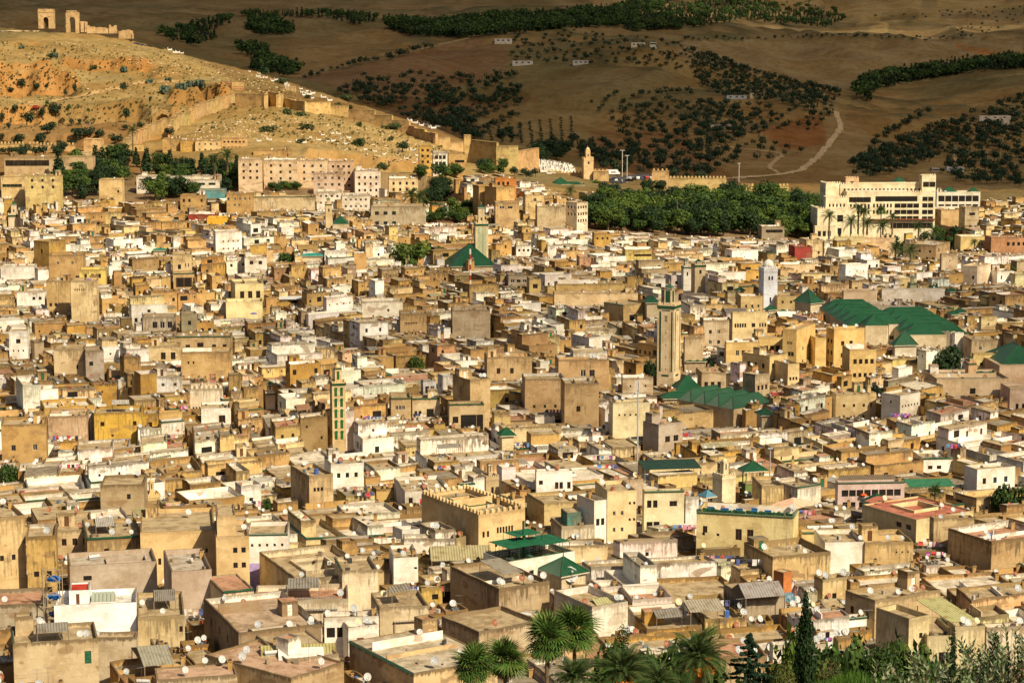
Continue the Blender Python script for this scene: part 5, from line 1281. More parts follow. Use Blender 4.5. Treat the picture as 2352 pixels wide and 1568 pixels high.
F('small white cube house beside a green tree in the upper east',2289,2291,2330,623,648,10,WHT,G=[(0,1,1,.6,1.6,.1,.4,1,3)],Y=850,nd=0,st=.3)
F('pale green tinted house at the eastern edge behind the tree',2330,2332,2400,630,658,6,(.60,.56,.34),Y=845,nd=1)
F('plain yellow villa below the hotel with two small windows',2205,2207,2268,543,572,6,(.68,.53,.24),G=[(0,2,1,.5,1.3,.65,.85,2.2,3,'p')],Y=960,nd=0,hut=False,rag=0,st=.2,mark='the plain yellow villa')
F('brick red arcaded house east of the yellow villa',2275,2277,2360,545,580,6,(.45,.24,.13),G=[(0,4,1,1.2,1.6,.4,.98,1.5,3,'p')],Y=950,nd=2)
F('tan weathered house at the back corner of the hotel',2160,2162,2212,482,512,20,(.52,.36,.19),G=[(3,1,1,.8,1)],Y=None,nd=0)
F('yellow and grey house with a dark window strip above the tan house',2215,2217,2250,476,515,8,(.50,.42,.28),G=[(0,1,1,3,1.4,.1,.9,2,3,'p')],Y=None,nd=0)
F('small dark sided brown house below the hotel garden palms',2075,2150,2200,563,592,60,(.42,.30,.17),Y=925,nd=2)
F('square grey tan house below the eastern pines',2162,2165,2200,588,618,10,(.52,.44,.31),G=[(0,1,1,.8,1)],Y=880,nd=0)
# ---- near west -------------------------------------------------------------------------------
F('tall ochre house cut by the western edge with one small window',-60,-20,57,1190,1360,25,(.60,.44,.23),G=[(0,2,1,.6,.9,.1,.8,5.5,3)],Y=385,nd=2,hut=False,can=False)
F('deep ochre weathered house with a shadowed courtyard top',57,60,128,1232,1362,10,(.52,.35,.13),G=[(0,2,2,.8,.9,.1,.95,5,2.6)],Y=378,nd=1,inc=WHT,st=1)
F('tan house with three shutters beside the deep ochre house',126,130,212,1218,1275,12,(.56,.43,.26),G=[(0,3,1,.8,1.2,.05,.95,.8,3,'brown')],Y=405,nd=3,hut=True)
F('ochre courtyard house with green coping and a round arch',158,200,325,1236,1300,14,(.50,.35,.17),G=[(0,1,1,.8,1.5,.25,.45,1.2,3)],Y=388,cop=[0,3],hut=False,nd=2,can=True)
F('big smooth ochre house with a few tiny windows and an olive sheet roof',318,322,494,1222,1318,9,(.68,.49,.25),G=[(0,1,1,.5,1.1,.22,.28,3.8,3),(0,1,1,.5,1,.78,.86,2.6,3),(0,1,1,.4,.7,.86,.9,2.4,3)],Y=352,hut=False,can=False,nd=1,rag=.05,st=.25,dl=17,mark='the big smooth ochre house')
F('tall tan stair tower house with a wooden balcony on struts',492,496,572,1232,1340,9,(.62,.46,.25),G=[(0,2,2,.7,.9,.45,.95,1.2,2.5),(0,1,1,.9,1.7,.3,.55,6,3,'brown')],Y=338,nd=2,hut=False,st=.3,rag=.05,up=[(0,.62,.1,.9,3.6,(.62,.46,.25),.3)],mark='the stair tower house')
F('grey concrete house under construction with fresh blocks on its roof',108,160,360,1300,1362,14,(.46,.375,.30),G=[(0,1,1,1.3,.8,.1,.3,1.0,3,'p')],Y=352,hut=False,nd=0,rag=0,st=.15,rc=CONC,hole=(.45,.9,.2,.6),mark='the unfinished concrete house')
F('raw concrete tower block with visible pour lines',355,394,486,1312,1402,14,(.47,.375,.305),G=[],Y=328,hut=False,nd=0,rag=0,st=.15,rc=CONC,mark='the raw concrete tower')
F('white and lilac school with green coping round its court',566,568,661,1226,1296,4,(.80,.78,.76),G=[(0,5,1,.4,.5,.02,.95,1,3,'p'),(0,2,1,1.1,1.4,.35,.7,2.6,3,'brown'),(0,1,1,1.5,1.5,.72,.98,2.5,3,'brown')],Y=365,cop=[0],hut=False,nd=0,rag=0,st=.15,mark='the lilac school',cat='school',name='school',lil=True)
F('dark fronted house with red roof room and flaking white front',476,513,583,1358,1425,22,(.62,.52,.36),G=[(0,1,1,.9,1.9,.3,.6,1.4,3,'brown'),(0,1,1,.35,1.4,.8,1,1,3,'p')],Y=322,cop=[0],rc=RTER,ph=.2,hut=False,nd=0,st=.8,mark='the house with the red roof room')
F('dark walled house with white terrace parapets and dishes',468,548,738,1452,1520,22,(.30,.22,.14),G=[(3,3,1,.7,1.1,.1,.8,1.0,3,'brown')],Y=296,inc=WHT,rc=(.42,.31,.22),hut=False,nd=3,ph=1.0,st=.8,mark='the dark walled house')
F('white long parapet house above the silver sheet roof',548,552,740,1448,1500,6,(.80,.76,.70),G=[],Y=299,inc=WHT,rc=RTER,nd=2,hut=False,ph=1.1,st=.3,rag=0,dl=4)
F('cream walled court house with a long bare parapet behind the school',594,684,860,1330,1372,24,(.62,.53,.37),G=[],Y=322,hole=(.3,.75,.35,.75),nd=2,ph=1.2,st=.9,mark='the cream court house')
F('long cream terrace house with a dark sheet canopy',583,586,800,1378,1412,5,(.70,.62,.48),G=[],Y=310,can=True,nd=1,hut=False,ph=1.0,rc=RTER,st=.6)
F('low weathered house joined to the white villa with a sloping shed',313,316,424,1416,1462,10,(.60,.48,.28),G=[(0,1,1,.5,.9,.88,.95,1,3)],Y=305,nd=2,hut=False,can=True)
F('stained house with iron railings and a barred window at the western edge',-60,-20,98,1388,1450,8,(.42,.36,.27),G=[(0,1,1,.9,1.1,.45,.6,1.4,3,'blue')],Y=312,rc=RTER,nd=1,hut=False,st=1)
F('small house with green tiled eave and a brown door near the white villa',39,41,97,1440,1482,6,(.56,.43,.27),G=[(0,1,1,.9,1.6,.5,.8,1.2,3,'d')],Y=300,cop=[0],nd=1,hut=False,dl=4)
F('long flaking wall house below the white villa',98,100,312,1466,1495,4,(.50,.41,.29),G=[],Y=298,nd=2,hut=False,st=1,dl=3)
F('terracotta roof terrace house at the bottom of the town',355,360,545,1560,1600,12,(.50,.40,.27),G=[],Y=262,rc=(.45,.30,.21),nd=3,hut=False,ph=.25,st=.9)
F('second terracotta roofed house beside green coping at the bottom',470,668,900,1556,1600,50,(.46,.34,.2),G=[],Y=262,rc=(.44,.29,.20),nd=2,hut=False,ph=.4,st=.9,dr=10)
F('courtyard house with green coping and a brown sheet canopy in the corner',-20,30,225,1478,1560,14,(.52,.41,.26),G=[(0,1,1,.9,1.8,.8,.95,1,3,'d')],Y=278,cop=[3],can=True,nd=3,hut=True,st=1)
F('big bare roofed house with green tile edge and dark weathered side',802,950,1112,1546,1620,32,(.62,.46,.26),G=[],Y=252,cop=[3],nd=2,hut=False,ph=.15,rc=(.46,.39,.29),st=1,mark='the big bare roof',dr=13)
F('olive sheeted shed house with white cloths pinned to its roof',570,660,778,1515,1568,25,(.55,.45,.32),G=[],Y=270,nd=0,hut=False,roof=None,ph=.3,inc=WHT,st=.8)
F('white open terrace house with a dark porch',742,745,870,1418,1490,8,(.78,.74,.68),G=[(0,2,1,1.2,1.5,.02,.4,.8,3,'p')],Y=300,nd=2,hut=False,can=True,st=.4)
F('square tan house with a row of slots and a flat overhanging roof',667,710,765,1092,1145,25,(.56,.42,.24),G=[(0,3,1,.5,.8,.15,.6,1.8,3,'p')],Y=445,nd=1,hut=False)
F('brown stone house with railing and potted plants on its terrace',228,230,330,1113,1160,5,(.40,.31,.19),G=[(0,1,1,.7,1,.5,.8,1.2,3)],Y=440,nd=1,hut=False,st=1)
F('white terrace house hung with washing below the white chimneys',745,760,835,1065,1110,15,WHT,G=[(0,3,1,.7,1,.1,.9,1.3,3)],Y=470,nd=5,st=.3,hut=True)
F('long white terrace house with open arcade and awnings',905,930,1035,1128,1150,12,WHT,G=[(0,1,1,.8,1.2,.05,.2,.6,3),(0,2,1,1.6,1.6,.4,.85,.5,3,'p')],Y=430,nd=3,st=.4,hut=False)
# ---- near centre -----------------------------------------------------------------------------
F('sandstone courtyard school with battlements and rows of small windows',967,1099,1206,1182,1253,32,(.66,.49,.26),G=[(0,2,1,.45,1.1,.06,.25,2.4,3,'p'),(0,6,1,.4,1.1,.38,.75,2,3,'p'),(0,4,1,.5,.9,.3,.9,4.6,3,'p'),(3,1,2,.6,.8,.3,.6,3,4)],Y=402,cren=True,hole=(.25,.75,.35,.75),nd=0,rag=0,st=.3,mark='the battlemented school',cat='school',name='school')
F('square tower of the battlemented school',1145,1178,1206,1146,1192,32,(.64,.47,.25),G=[(3,1,1,.6,1.4,.4,.8,1.4,3,'p'),(0,1,1,.4,.6,.3,.7,1.5,3,'p')],Y=409,cop=[3],nd=0,hut=False,rag=0,st=.3)
F('white house with arched windows between the yellow and tan ones',1325,1365,1393,1150,1228,28,(.84,.80,.72),G=[(0,2,1,.7,1.3,.1,.9,2.6,3,'p'),(0,2,1,.6,1,.1,.9,6.5,3,'p')],Y=398,nd=0,hut=False,rag=0,st=.2,mark='the white arched house')
F('smooth cream house with four small windows next to the white arched one',1393,1395,1462,1128,1222,12,(.72,.58,.34),G=[(0,2,2,.5,.8,.1,.65,3,3),(0,2,2,.4,.5,.7,1,1.4,3,'p')],Y=400,nd=2,hut=False,rag=0,st=.2)
F('tall pinkish grey plastered house behind the cream one',1404,1407,1478,1103,1150,14,(.50,.39,.28),G=[],Y=425,nd=3,hut=False,rag=0,st=.3)
F('ochre house with aircon units and a small terrace beside the white arched house',1210,1250,1328,1155,1195,20,(.60,.47,.24),G=[(0,2,1,.5,.6,.1,.5,2.4,3)],Y=415,nd=2,hut=False)
F('cream house with a turquoise door room on its terrace',1265,1290,1366,1208,1232,14,(.66,.60,.46),G=[],Y=380,nd=1,hut=False,up=[(.25,.7,.3,.9,2.4,(.10,.30,.28),.1)])
F('white wide house with four barred windows and a red curtain',1229,1232,1315,1082,1118,6,(.85,.82,.78),G=[(0,1,1,.8,.9,.05,.2,1.2,3,'p'),(0,2,1,.7,1.4,.5,.75,1.6,3),(0,1,1,.7,1.4,.8,1,1.6,3)],Y=455,nd=2,hut=False,rag=0,st=.15,mark='the wide white house')
F('cream arched cafe house under the dark pergola',1477,1480,1572,1128,1202,6,(.70,.64,.44),G=[(0,2,1,.8,1.4,.05,.35,1,3,'p'),(0,1,1,1.4,1,.55,.9,1.2,3),(0,2,1,1.1,2.2,.05,.4,5,3,'p')],Y=400,nd=0,hut=False,rag=0,st=.2,cop=[0],mark='the arched cafe')
F('white house with a blue banner and dark canopy beside the cafe',1572,1575,1605,1140,1200,6,(.75,.73,.68),G=[],Y=402,nd=1,hut=False,rag=0)
F('small white rough block house with dishes and holes in its walls',964,1000,1046,1218,1255,28,(.72,.66,.56),G=[(0,1,1,.4,.4)],Y=378,nd=2,st=1)
F('long white flaking wall house beneath the battlemented school',925,928,1045,1238,1262,6,WHT,G=[],Y=372,nd=1,hut=False,st=1.0)
F('white box roof room with two tanks west of the sheet hall',902,904,960,1280,1312,8,WHT,G=[(0,1,1,.5,.4,.8,1,1,3,'p')],Y=345,nd=1,hut=False,st=.2)
F('cream house with a long bare wall and small openings in the centre west',784,786,868,1310,1378,12,(.68,.58,.42),G=[],Y=322,nd=1,cop=[3],hut=False,st=1.0)
F('yellow ochre small house with a dark porch in the centre',965,968,1016,1350,1380,14,(.60,.42,.12),G=[(0,1,1,1,.9,.4,.9,.9,3,'p')],Y=318,nd=2,hut=False,ph=.2)
F('dark brown long roof house with twin white dishes',1034,1146,1262,1350,1395,30,(.42,.32,.2),G=[],Y=308,nd=3,can=True,hut=False,st=1)
F('white terrace house with a line of washing and an olive sheet awning',1273,1360,1442,1393,1425,30,(.74,.69,.60),G=[],Y=300,nd=3,hut=False,rag=0,st=.5,ph=1.1,inc=WHT,mark='the terrace with the washing line')
F('white house with an open corner porch near the palms',784,800,868,1440,1500,20,WHT,G=[(0,1,1,1,1.6,.2,.6,1,3,'d')],Y=285,nd=3,hut=True,st=.4)
F('concrete house with a broken wall and flat overhangs near the palms',1014,1100,1240,1450,1490,34,(.50,.40,.27),G=[],Y=284,nd=1,hut=False,st=1)
F('tin roofed cream house with dark slatted side',870,872,985,1395,1440,12,(.60,.50,.34),G=[],Y=300,nd=1,hut=False,can=True,st=.8)
# ---- near east -------------------------------------------------------------------------------
F('large pale yellow riad wall with tall barred windows and peeling plaster',1600,1822,1875,1186,1268,76,(.70,.58,.30),G=[(3,2,1,1.1,2.0,.38,.62,2.0,3),(3,1,1,.8,1.2,.06,.12,1.8,3),(3,2,1,.5,.5,.0,.3,3.0,3,'p')],Y=378,cop=[0,3],hut=False,nd=3,rag=0,st=.35,mark='the pale yellow riad',dr=8)
F('yellow house with solar heaters and a red door below the riad',1838,1842,1985,1222,1250,5,(.72,.58,.30),G=[(0,1,1,.8,.8,.2,.3,1.2,3,'brown'),(0,1,1,.9,1.4,.45,.6,1.2,3,'brown'),(0,1,1,1,.8,.65,.78,1.2,3,'brown')],Y=372,cop=[0],nd=2,hut=False,rag=0,st=.2)
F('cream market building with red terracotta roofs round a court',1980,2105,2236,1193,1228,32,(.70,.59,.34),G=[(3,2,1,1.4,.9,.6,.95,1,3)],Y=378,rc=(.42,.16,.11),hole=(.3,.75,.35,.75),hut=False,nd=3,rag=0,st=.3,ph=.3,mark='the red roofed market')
F('dark sided tan house with a long blank parapet and small roof hut',1709,1775,1908,1278,1318,20,(.58,.43,.22),G=[],Y=338,nd=1,hut=True,ph=1.1,st=1)
F('white long wall house with a white chimney below the solar heaters',1893,1895,1985,1245,1285,4,WHT,G=[],Y=352,nd=2,hut=False,st=.2,rag=0)
F('tan house right of the white chimney wall with white roof room',1985,1987,2098,1245,1285,6,(.60,.44,.22),G=[(0,3,1,.3,.3,.6,.95,1,3,'p')],Y=350,nd=2,hut=True)
F('wide brown house with red roof and a white inner wall at the eastern side',2178,2278,2420,1243,1292,28,(.48,.34,.18),G=[],Y=345,rc=RTER,inc=WHT,nd=1,hut=False,ph=1.3,st=1,mark='the wide brown house')
F('tan house with a blank front west of the wide brown one',2142,2145,2238,1190,1250,8,(.50,.38,.22),nd=2,Y=375)
F('white two storey house with blue windows beside the feathery tree',2215,2245,2332,1078,1118,22,(.78,.74,.66),G=[(0,3,1,.8,1.2,.05,.9,1.2,3,'blue')],Y=452,nd=2,hut=False,rag=0,st=.2,mark='the white house with blue windows')
F('white long terrace house above the pink restaurant',2118,2120,2188,1052,1080,6,WHT,G=[(0,2,1,1,.8,.1,.7,1,3)],Y=478,nd=3,cop=[0],hut=False,st=.3)
F('pinkish lilac restaurant with open balconies and planted terraces',1922,1925,2078,1108,1150,5,(.62,.48,.46),G=[(0,8,1,1.3,1.3,.05,.95,.8,3,'p'),(0,7,1,.9,1,.05,.9,3.2,3,'p')],Y=425,nd=0,hut=False,cop=[0],rag=0,st=.2,cat='restaurant',name='restaurant',mark='the pink restaurant')
F('white house with a corrugated awning west of the pink restaurant',1773,1832,1886,1118,1152,35,(.76,.70,.60),G=[(3,2,1,.6,1)],Y=420,nd=2,cop=[0],hut=False)
F('yellow sun lit wall house beneath the small cream minaret',1748,1750,1800,1115,1150,6,(.66,.50,.25),G=[],Y=425,nd=0,hut=False)
F('ochre plaster house with ladder pattern windows at the lower east',1870,1890,1945,1330,1362,20,(.60,.47,.26),nd=3,Y=322)
F('grey shed roofed house with slatted gables in the lower east',1662,1715,1805,1372,1395,18,(.40,.33,.24),G=[],Y=302,nd=0,hut=False,roof=None,ph=.2,mark='the grey shed roofed house')
F('white terrace court with drying clothes beside the tall cypress',1772,1776,1900,1482,1512,7,(.76,.72,.66),G=[],Y=272,nd=2,hut=False,ph=1.1,inc=WHT,rag=0,st=.4,mark='the white drying terrace')
F('blue edged grey terrace wall east of the tall cypress',1873,1875,1902,1475,1500,7,(.45,.40,.33),Y=275,nd=2,hut=False)
F('brown plaster house foot below the conifer',1650,1652,1762,1508,1568,6,(.50,.37,.22),G=[(0,1,1,.4,.5,.6,.8,1.4,3,'p')],Y=262,rc=RTER,nd=3,hut=False)
F('tall cream house with an olive sheet roof and barred windows',2013,2088,2135,1420,1568,32,(.66,.57,.35),G=[(0,1,1,.6,.8,.4,.8,1.6,3,'p')],Y=262,nd=0,hut=False,rag=0,st=.35,can=False,mark='the tall cream house')
F('recessed middle bay of the tall cream house with a grilled window',2128,2130,2200,1460,1568,6,(.64,.55,.34),G=[(0,1,1,1.4,1.4,.35,.75,1.6,3,'white')],Y=264,nd=0,hut=False,rag=0,st=.35)
F('eastern tower of the tall cream house with peeling plaster',2190,2194,2263,1438,1568,6,(.68,.58,.36),G=[(0,2,1,.6,.7,.1,.6,2.4,3,'p')],Y=263,nd=3,hut=False,rag=0,st=.5)
F('white and tan low house east of the tall cream house',2263,2266,2420,1440,1500,8,(.70,.60,.46),G=[(0,1,1,.8,.9)],Y=275,nd=2,hut=False,st=.8)
F('tan long house with dark side behind the tall cypress',1942,2010,2160,1378,1425,30,(.50,.38,.22),Y=300,nd=5,hut=True)
# ---- more coloured boxes here and there --------------------------------------------------------
F('red roofed low shed in the upper town',430,432,500,492,505,4,(.30,.05,.03),G=[],nd=0,hut=False,rc=(.3,.05,.03))
F('orange yellow low wall beside the red shed',473,475,523,500,513,4,(.72,.42,.05),G=[],nd=0,hut=False,st=.1)
F('golden low ochre house below the very long cream building',1275,1277,1440,652,672,3,(.60,.43,.18),G=[],nd=2,hut=False)

# ---------------------------------------------------------------- minarets
def minaret(label, uL, uR, vT, vB, lw, lvt, rot, col, Y=None, style='plain', band=GRN, dome=False, lcol=None, group='minarets of the old town', mark=None, uC=None):
    global N_FEAT
    th = math.radians(rot); sc_ = math.sin(th)+math.cos(th); uC = uL+(uR-uL)*math.sin(th)/sc_
    Y = Y or yroof(uC, vB); C = at(uC, vT, Y); r_ = (math.cos(th), math.sin(th)); l_ = (-r_[1], r_[0])
    w = (uR-uL)*Y/FP/sc_*1.02; Q = [(C[0], C[1]), (C[0]+r_[0]*w, C[1]+r_[1]*w), (C[0]+r_[0]*w+l_[0]*w, C[1]+r_[1]*w+l_[1]*w), (C[0]+l_[0]*w, C[1]+l_[1]*w)]
    cx_ = sum(p[0] for p in Q)/4; cy_ = sum(p[1] for p in Q)/4; zg = float(zterr(cx_, cy_))-1; zt = C[2]; vis = zt-zat(vB, Y)
    H = House('minaret', cx_, cy_, zg, label, 'minaret', group); block(uL, uR, vB, Y); OCC.append(Q)
    LMARK.append((mark or 'the minaret', (uL+uR)/2, (vT+vB)/2))
    wins = {}
    bh = w*.16
    if style == 'tall': wins = {e: [(w*.42, w*.49, zt-bh*2-3.4, zt-bh*2-1.6, 'p'), (w*.51, w*.58, zt-bh*2-3.4, zt-bh*2-1.6, 'p')] + [(w*.48, w*.53, zt-k, zt-k+.7, 'p') for k in (8.5, 12, 15.5, 19)] for e in (0, 3)}
    elif style == 'white': wins = {0: [(w*.33, w*.46, zt-4.4, zt-3, 'p'), (w*.54, w*.67, zt-4.4, zt-3, 'p'), (w*.44, w*.56, zt-12.6, zt-10.6, 'p')]}
    elif style in ('tiles',): wins = {0: [(w*.40, w*.47, zt-4.2, zt-2.6, 'p'), (w*.53, w*.60, zt-4.2, zt-2.6, 'p')]}
    elif style == 'plain': wins = {0: [(w*.4, w*.6, zt-3.6, zt-2.2, 'p')]}
    volume(H, Q, zg, zt-bh*1.6, 0.01, col, st=.25, r=RF, rag=0, wins=wins, roofpart=True)
    m = H.mb('tile_band')
    for e in range(4):
        A, B = Q[e], Q[(e+1) % 4]; M, L = edge_m(A, B)
        if band: m.box(-.10, L+.10, -.12, .10, zt-bh*1.5, zt-bh*.55, 'green_tiles', (*band, 1), M)
    mm = H.mb('parapet')
    for e in range(4):
        A, B = Q[e], Q[(e+1) % 4]; M, L = edge_m(A, B)
        mm.box(-.06, L+.06, -.06, .25, zt-bh*.55, zt-bh*.2, 'plaster', (*col, .3), M)
        if band: mm.box(-.06, L+.06, -.05, .1, zt-bh*1.6-.001, zt-bh*1.5, 'plaster', (*col, .3), M)
        else: mm.box(-.06, L+.06, -.05, .2, zt-bh*1.6, zt-bh*.55, 'plaster', (*col, .3), M)
    merlons(H, Q, zt-bh*.2, [0, 1, 2, 3], col if style != 'white' else WHT, w=w*.11, gap=w*.05, h=w*.13, t=.18)
    if style == 'tall':
        g = H.mb('tile_strip')
        for e in (0, 3):
            M, L = edge_m(Q[e], Q[(e+1) % 4])
            for a, b in ((.12, .21), (.82, .90)): g.box(L*a, L*b, -.03, .0, zt-vis+3.8, zt-bh*2.6, 'green_tiles', (*GRN, 1), M)
            g.box(L*.27, L*.75, -.03, 0, zt-bh*2.35, zt-bh*2.0, 'green_tiles', (*GRN, 1), M); g.box(L*.27, L*.7, -.03, 0, zt-vis+2.4, zt-vis+2.9, 'green_tiles', (*GRN, 1), M)
            f = H.mb('frame_moulding')
            for a, b in ((.235, .255), (.765, .785)): f.box(L*a, L*b, -.05, 0, zt-vis+3.8, zt-bh*2.7, 'plaster', (*col, .2), M)
    if style == 'arches':
        for e in (0, 3):
            M, L = edge_m(Q[e], Q[(e+1) % 4])
            for row in range(5):
                for c_ in range(2):
                    g = H.mb('tiled_arch'); x = L*(.27+.42*c_); z = zt-bh*1.6-2.55-row*(vis-3)/5.0; hw = L*.10
                    pts = [(x-hw, 0), (x+hw, 0), (x+hw, 1.35)] + [(x+hw*1.25*math.cos(t), 1.35+.35+hw*1.3*math.sin(t)) for t in (-.35, .3, .9, 1.57, 2.24, 2.84, 3.49)] + [(x-hw, 1.35)]
                    g.face([tuple(M @ Vector((a, -.035, z+b_))) for a, b_ in pts], 'green_tiles', (.015, .17, .05, 1))
                    f = H.mb('arch_moulding')
                    for k in range(7):
                        t0, t1 = math.pi*k/7, math.pi*(k+1)/7; r0, r1 = hw*1.5, hw*1.9
                        P4 = [(x+r0*math.cos(t0), 1.7+r0*math.sin(t0)), (x+r1*math.cos(t0), 1.7+r1*math.sin(t0)), (x+r1*math.cos(t1), 1.7+r1*math.sin(t1)), (x+r0*math.cos(t1), 1.7+r0*math.sin(t1))]
                        f.face([tuple(M @ Vector((a, -.06, z+b_))) for a, b_ in P4], 'plaster', (*PAL, .1))
            f = H.mb('frame_moulding')
            for a, b in ((.03, .07), (.48, .51), (.93, .97)): f.box(L*a, L*b, -.05, 0, zt-vis, zt-bh*1.7, 'plaster', (.7, .56, .36, .1), M)
    if style == 'tiles':
        for e in (0, 3):
            M, L = edge_m(Q[e], Q[(e+1) % 4]); f = H.mb('lattice_panel'); f.box(L*.17, L*.83, -.02, 0, zt-vis*.92, zt-bh*2.2, 'paint', (.42, .44, .28), M)
            k = 11; dx_ = L*.66/k
            f2 = H.mb('lattice_diamonds')
            for i in range(k):
                for j in range(int((vis*.9-bh*2)/dx_)):
                    x = L*.17+dx_*(i+.5); z = zt-bh*2.3-dx_*(j+.6)
                    if (i+j) % 2 == 0 and not (abs(x-L/2) < L*.16 and z > zt-5): f2.face([tuple(M @ Vector(p)) for p in ((x-dx_*.42, -.024, z), (x, -.024, z-dx_*.42), (x+dx_*.42, -.024, z), (x, -.024, z+dx_*.42))], 'green_tiles', (.02, .09, .05, 1))
            H.kindstuff = getattr(H, 'kindstuff', [])+[id(f2)]
    # lantern
    lc = lcol or col; f = lw/(uR-uL); q = subq(Q, .5-f/2, .5+f/2, .5-f/2, .5+f/2); zl = zat(lvt, Y)
    Lq = math.dist(q[0], q[1])
    volume(H, q, zt-bh*1.6, zl, 0, lc, st=.3, r=RF, rag=0, one=True, part='lantern', wins={0: [(Lq*.38, Lq*.62, zt+.8, min(zt+2.0, zl-.4), 'p')]} if zl-zt > 2 else {})
    if band and zl-zt > 1.2:
        g = H.mb('lantern_band')
        for e in range(4):
            M, L = edge_m(q[e], q[(e+1) % 4]); g.box(-.06, L+.06, -.07, .05, zl-.42, zl-.1, 'green_tiles', (*band, 1), M)
            if style == 'tall' and e in (0, 3): g.box(L*.2, L*.8, -.03, 0, zt+.4, zl-.7, 'green_tiles', (*band, 1), M)
            if style == 'arches' and e in (0, 3): g.box(L*.3, L*.7, -.03, 0, zt+.5, zl-.9, 'green_tiles', (.015, .17, .05, 1), M)
    cxq = sum(p[0] for p in q)/4; cyq = sum(p[1] for p in q)/4
    if dome:
        d = H.mb('dome'); R_ = Lq*.62 if style == 'white' else Lq*.46; dc = (*(WHT if style == 'white' else lc), .15)
        for i in range(5):
            for j in range(12):
                a0, a1 = math.pi/2*i/5, math.pi/2*(i+1)/5; b0, b1 = 2*math.pi*j/12, 2*math.pi*(j+1)/12
                d.face([(cxq+R_*math.cos(a)*math.cos(b_), cyq+R_*math.cos(a)*math.sin(b_), zl+R_*1.15*math.sin(a)) for a, b_ in ((a0, b0), (a0, b1), (a1, b1), (a1, b0))], 'plaster', dc, [(0, 9)]*4)
        top = zl+R_*1.1
    else:
        d = H.mb('cap'); hip(d, q, zl, Lq*.5, col=band or col, over=.12, mat='green_tiles' if band else 'plaster', trim=False); top = zl+Lq*.5
    fn = H.mb('finial'); fn.tube((cxq, cyq, top-.1), (cxq, cyq, top+1.3), .05, .03, 'metal', (.5, .38, .12), 5)
    for k, rr_ in ((.35, .17), (.7, .12), (1.0, .08)): fn.tube((cxq, cyq, top+k-rr_), (cxq, cyq, top+k+rr_), rr_, rr_, 'metal', (.5, .38, .12), 6)
    H.flush(); return H
minaret('tall square minaret with vertical green tile strips rising by the green mosque roofs',1512,1567,700,885,24,664,64,(.70,.56,.36),Y=615,style='tall',mark='the tall green striped minaret',uC=1546)
minaret('slender minaret with five rows of paired green horseshoe arches',755,793,878,1030,17,846,13,(.62,.47,.26),Y=520,style='arches',dome=True,mark='the minaret with green arches',uC=764)
minaret('pale bluish white minaret with a round white dome',1747,1787,616,712,24,612,14,(.66,.70,.80),Y=785,style='white',band=None,dome=True,lcol=(.8,.82,.88),mark='the white domed minaret',uC=1752)
minaret('minaret with a green lattice panel behind the big pyramid roof',1088,1121,512,618,16,478,8,(.58,.48,.30),Y=905,style='tiles',mark='the lattice minaret',uC=1090)
minaret('square sandstone minaret of the northern gate beside the crenellated wall',1337,1363,363,430,12,345,10,(.64,.47,.26),Y=1290,style='plain',band=None,dome=True,mark='the gate minaret',uC=1339)
minaret('plain beige minaret with twin top windows in the upper town',1590,1622,607,672,14,602,14,(.54,.44,.28),Y=815,style='plain',mark='the plain beige minaret',uC=1597)
minaret('small white minaret with a green band left of the plain beige one',1566,1588,612,656,9,598,14,(.74,.70,.62),Y=830,style='plain',mark='the small white minaret',uC=1569)
minaret('cream minaret with recessed panel and small white lantern by the riad',1640,1692,1092,1155,19,1064,30,(.72,.64,.44),Y=425,style='none',band=None,dome=True,mark='the cream minaret',uC=1663)
minaret('small brown stone minaret with a slim lantern in the lower centre',1103,1146,1095,1150,12,1070,24,(.50,.40,.25),Y=440,style='plain',band=None,mark='the small brown minaret',uC=1117)
minaret('small sandy minaret with a domed lantern in the lower west',322,366,1136,1175,13,1110,24,(.60,.44,.22),Y=425,style='none',band=None,dome=True,mark='the small domed minaret',uC=332)
minaret('square tan minaret with a stubby lantern beside the dark treetop',1980,2014,905,958,11,888,20,(.62,.48,.27),Y=572,style='plain',band=None,mark='the square tan minaret',uC=1992)
minaret('thin brick minaret near the small green cupolas in the east',2221,2243,833,872,9,824,12,(.58,.38,.22),Y=610,style='none',mark='the thin brick minaret',uC=2224)
minaret('small white minaret with a green top band on the western edge of the upper town',15,43,492,520,13,470,8,(.66,.56,.40),Y=1010,style='none',mark='the western green banded minaret',uC=17)
minaret('slim tan minaret beside a green gable in the upper centre',745,762,468,522,8,458,10,(.56,.43,.25),Y=965,style='plain',mark='the slim tan minaret',uC=747)
minaret('little white minaret with a green tile belt west of the arches minaret',605,631,902,945,14,884,14,(.70,.62,.48),Y=610,style='none',mark='the little green belted minaret',uC=608)
minaret('tiny ochre minaret above the golden houses in the west',272,293,895,945,9,880,14,(.62,.47,.24),Y=605,style='none',band=None,mark='the tiny ochre minaret',uC=275)
minaret('small green and beige minaret left of the green cupolas in the east',2088,2106,650,672,8,636,12,(.40,.42,.28),Y=812,style='none',mark='the small green minaret',uC=2090)

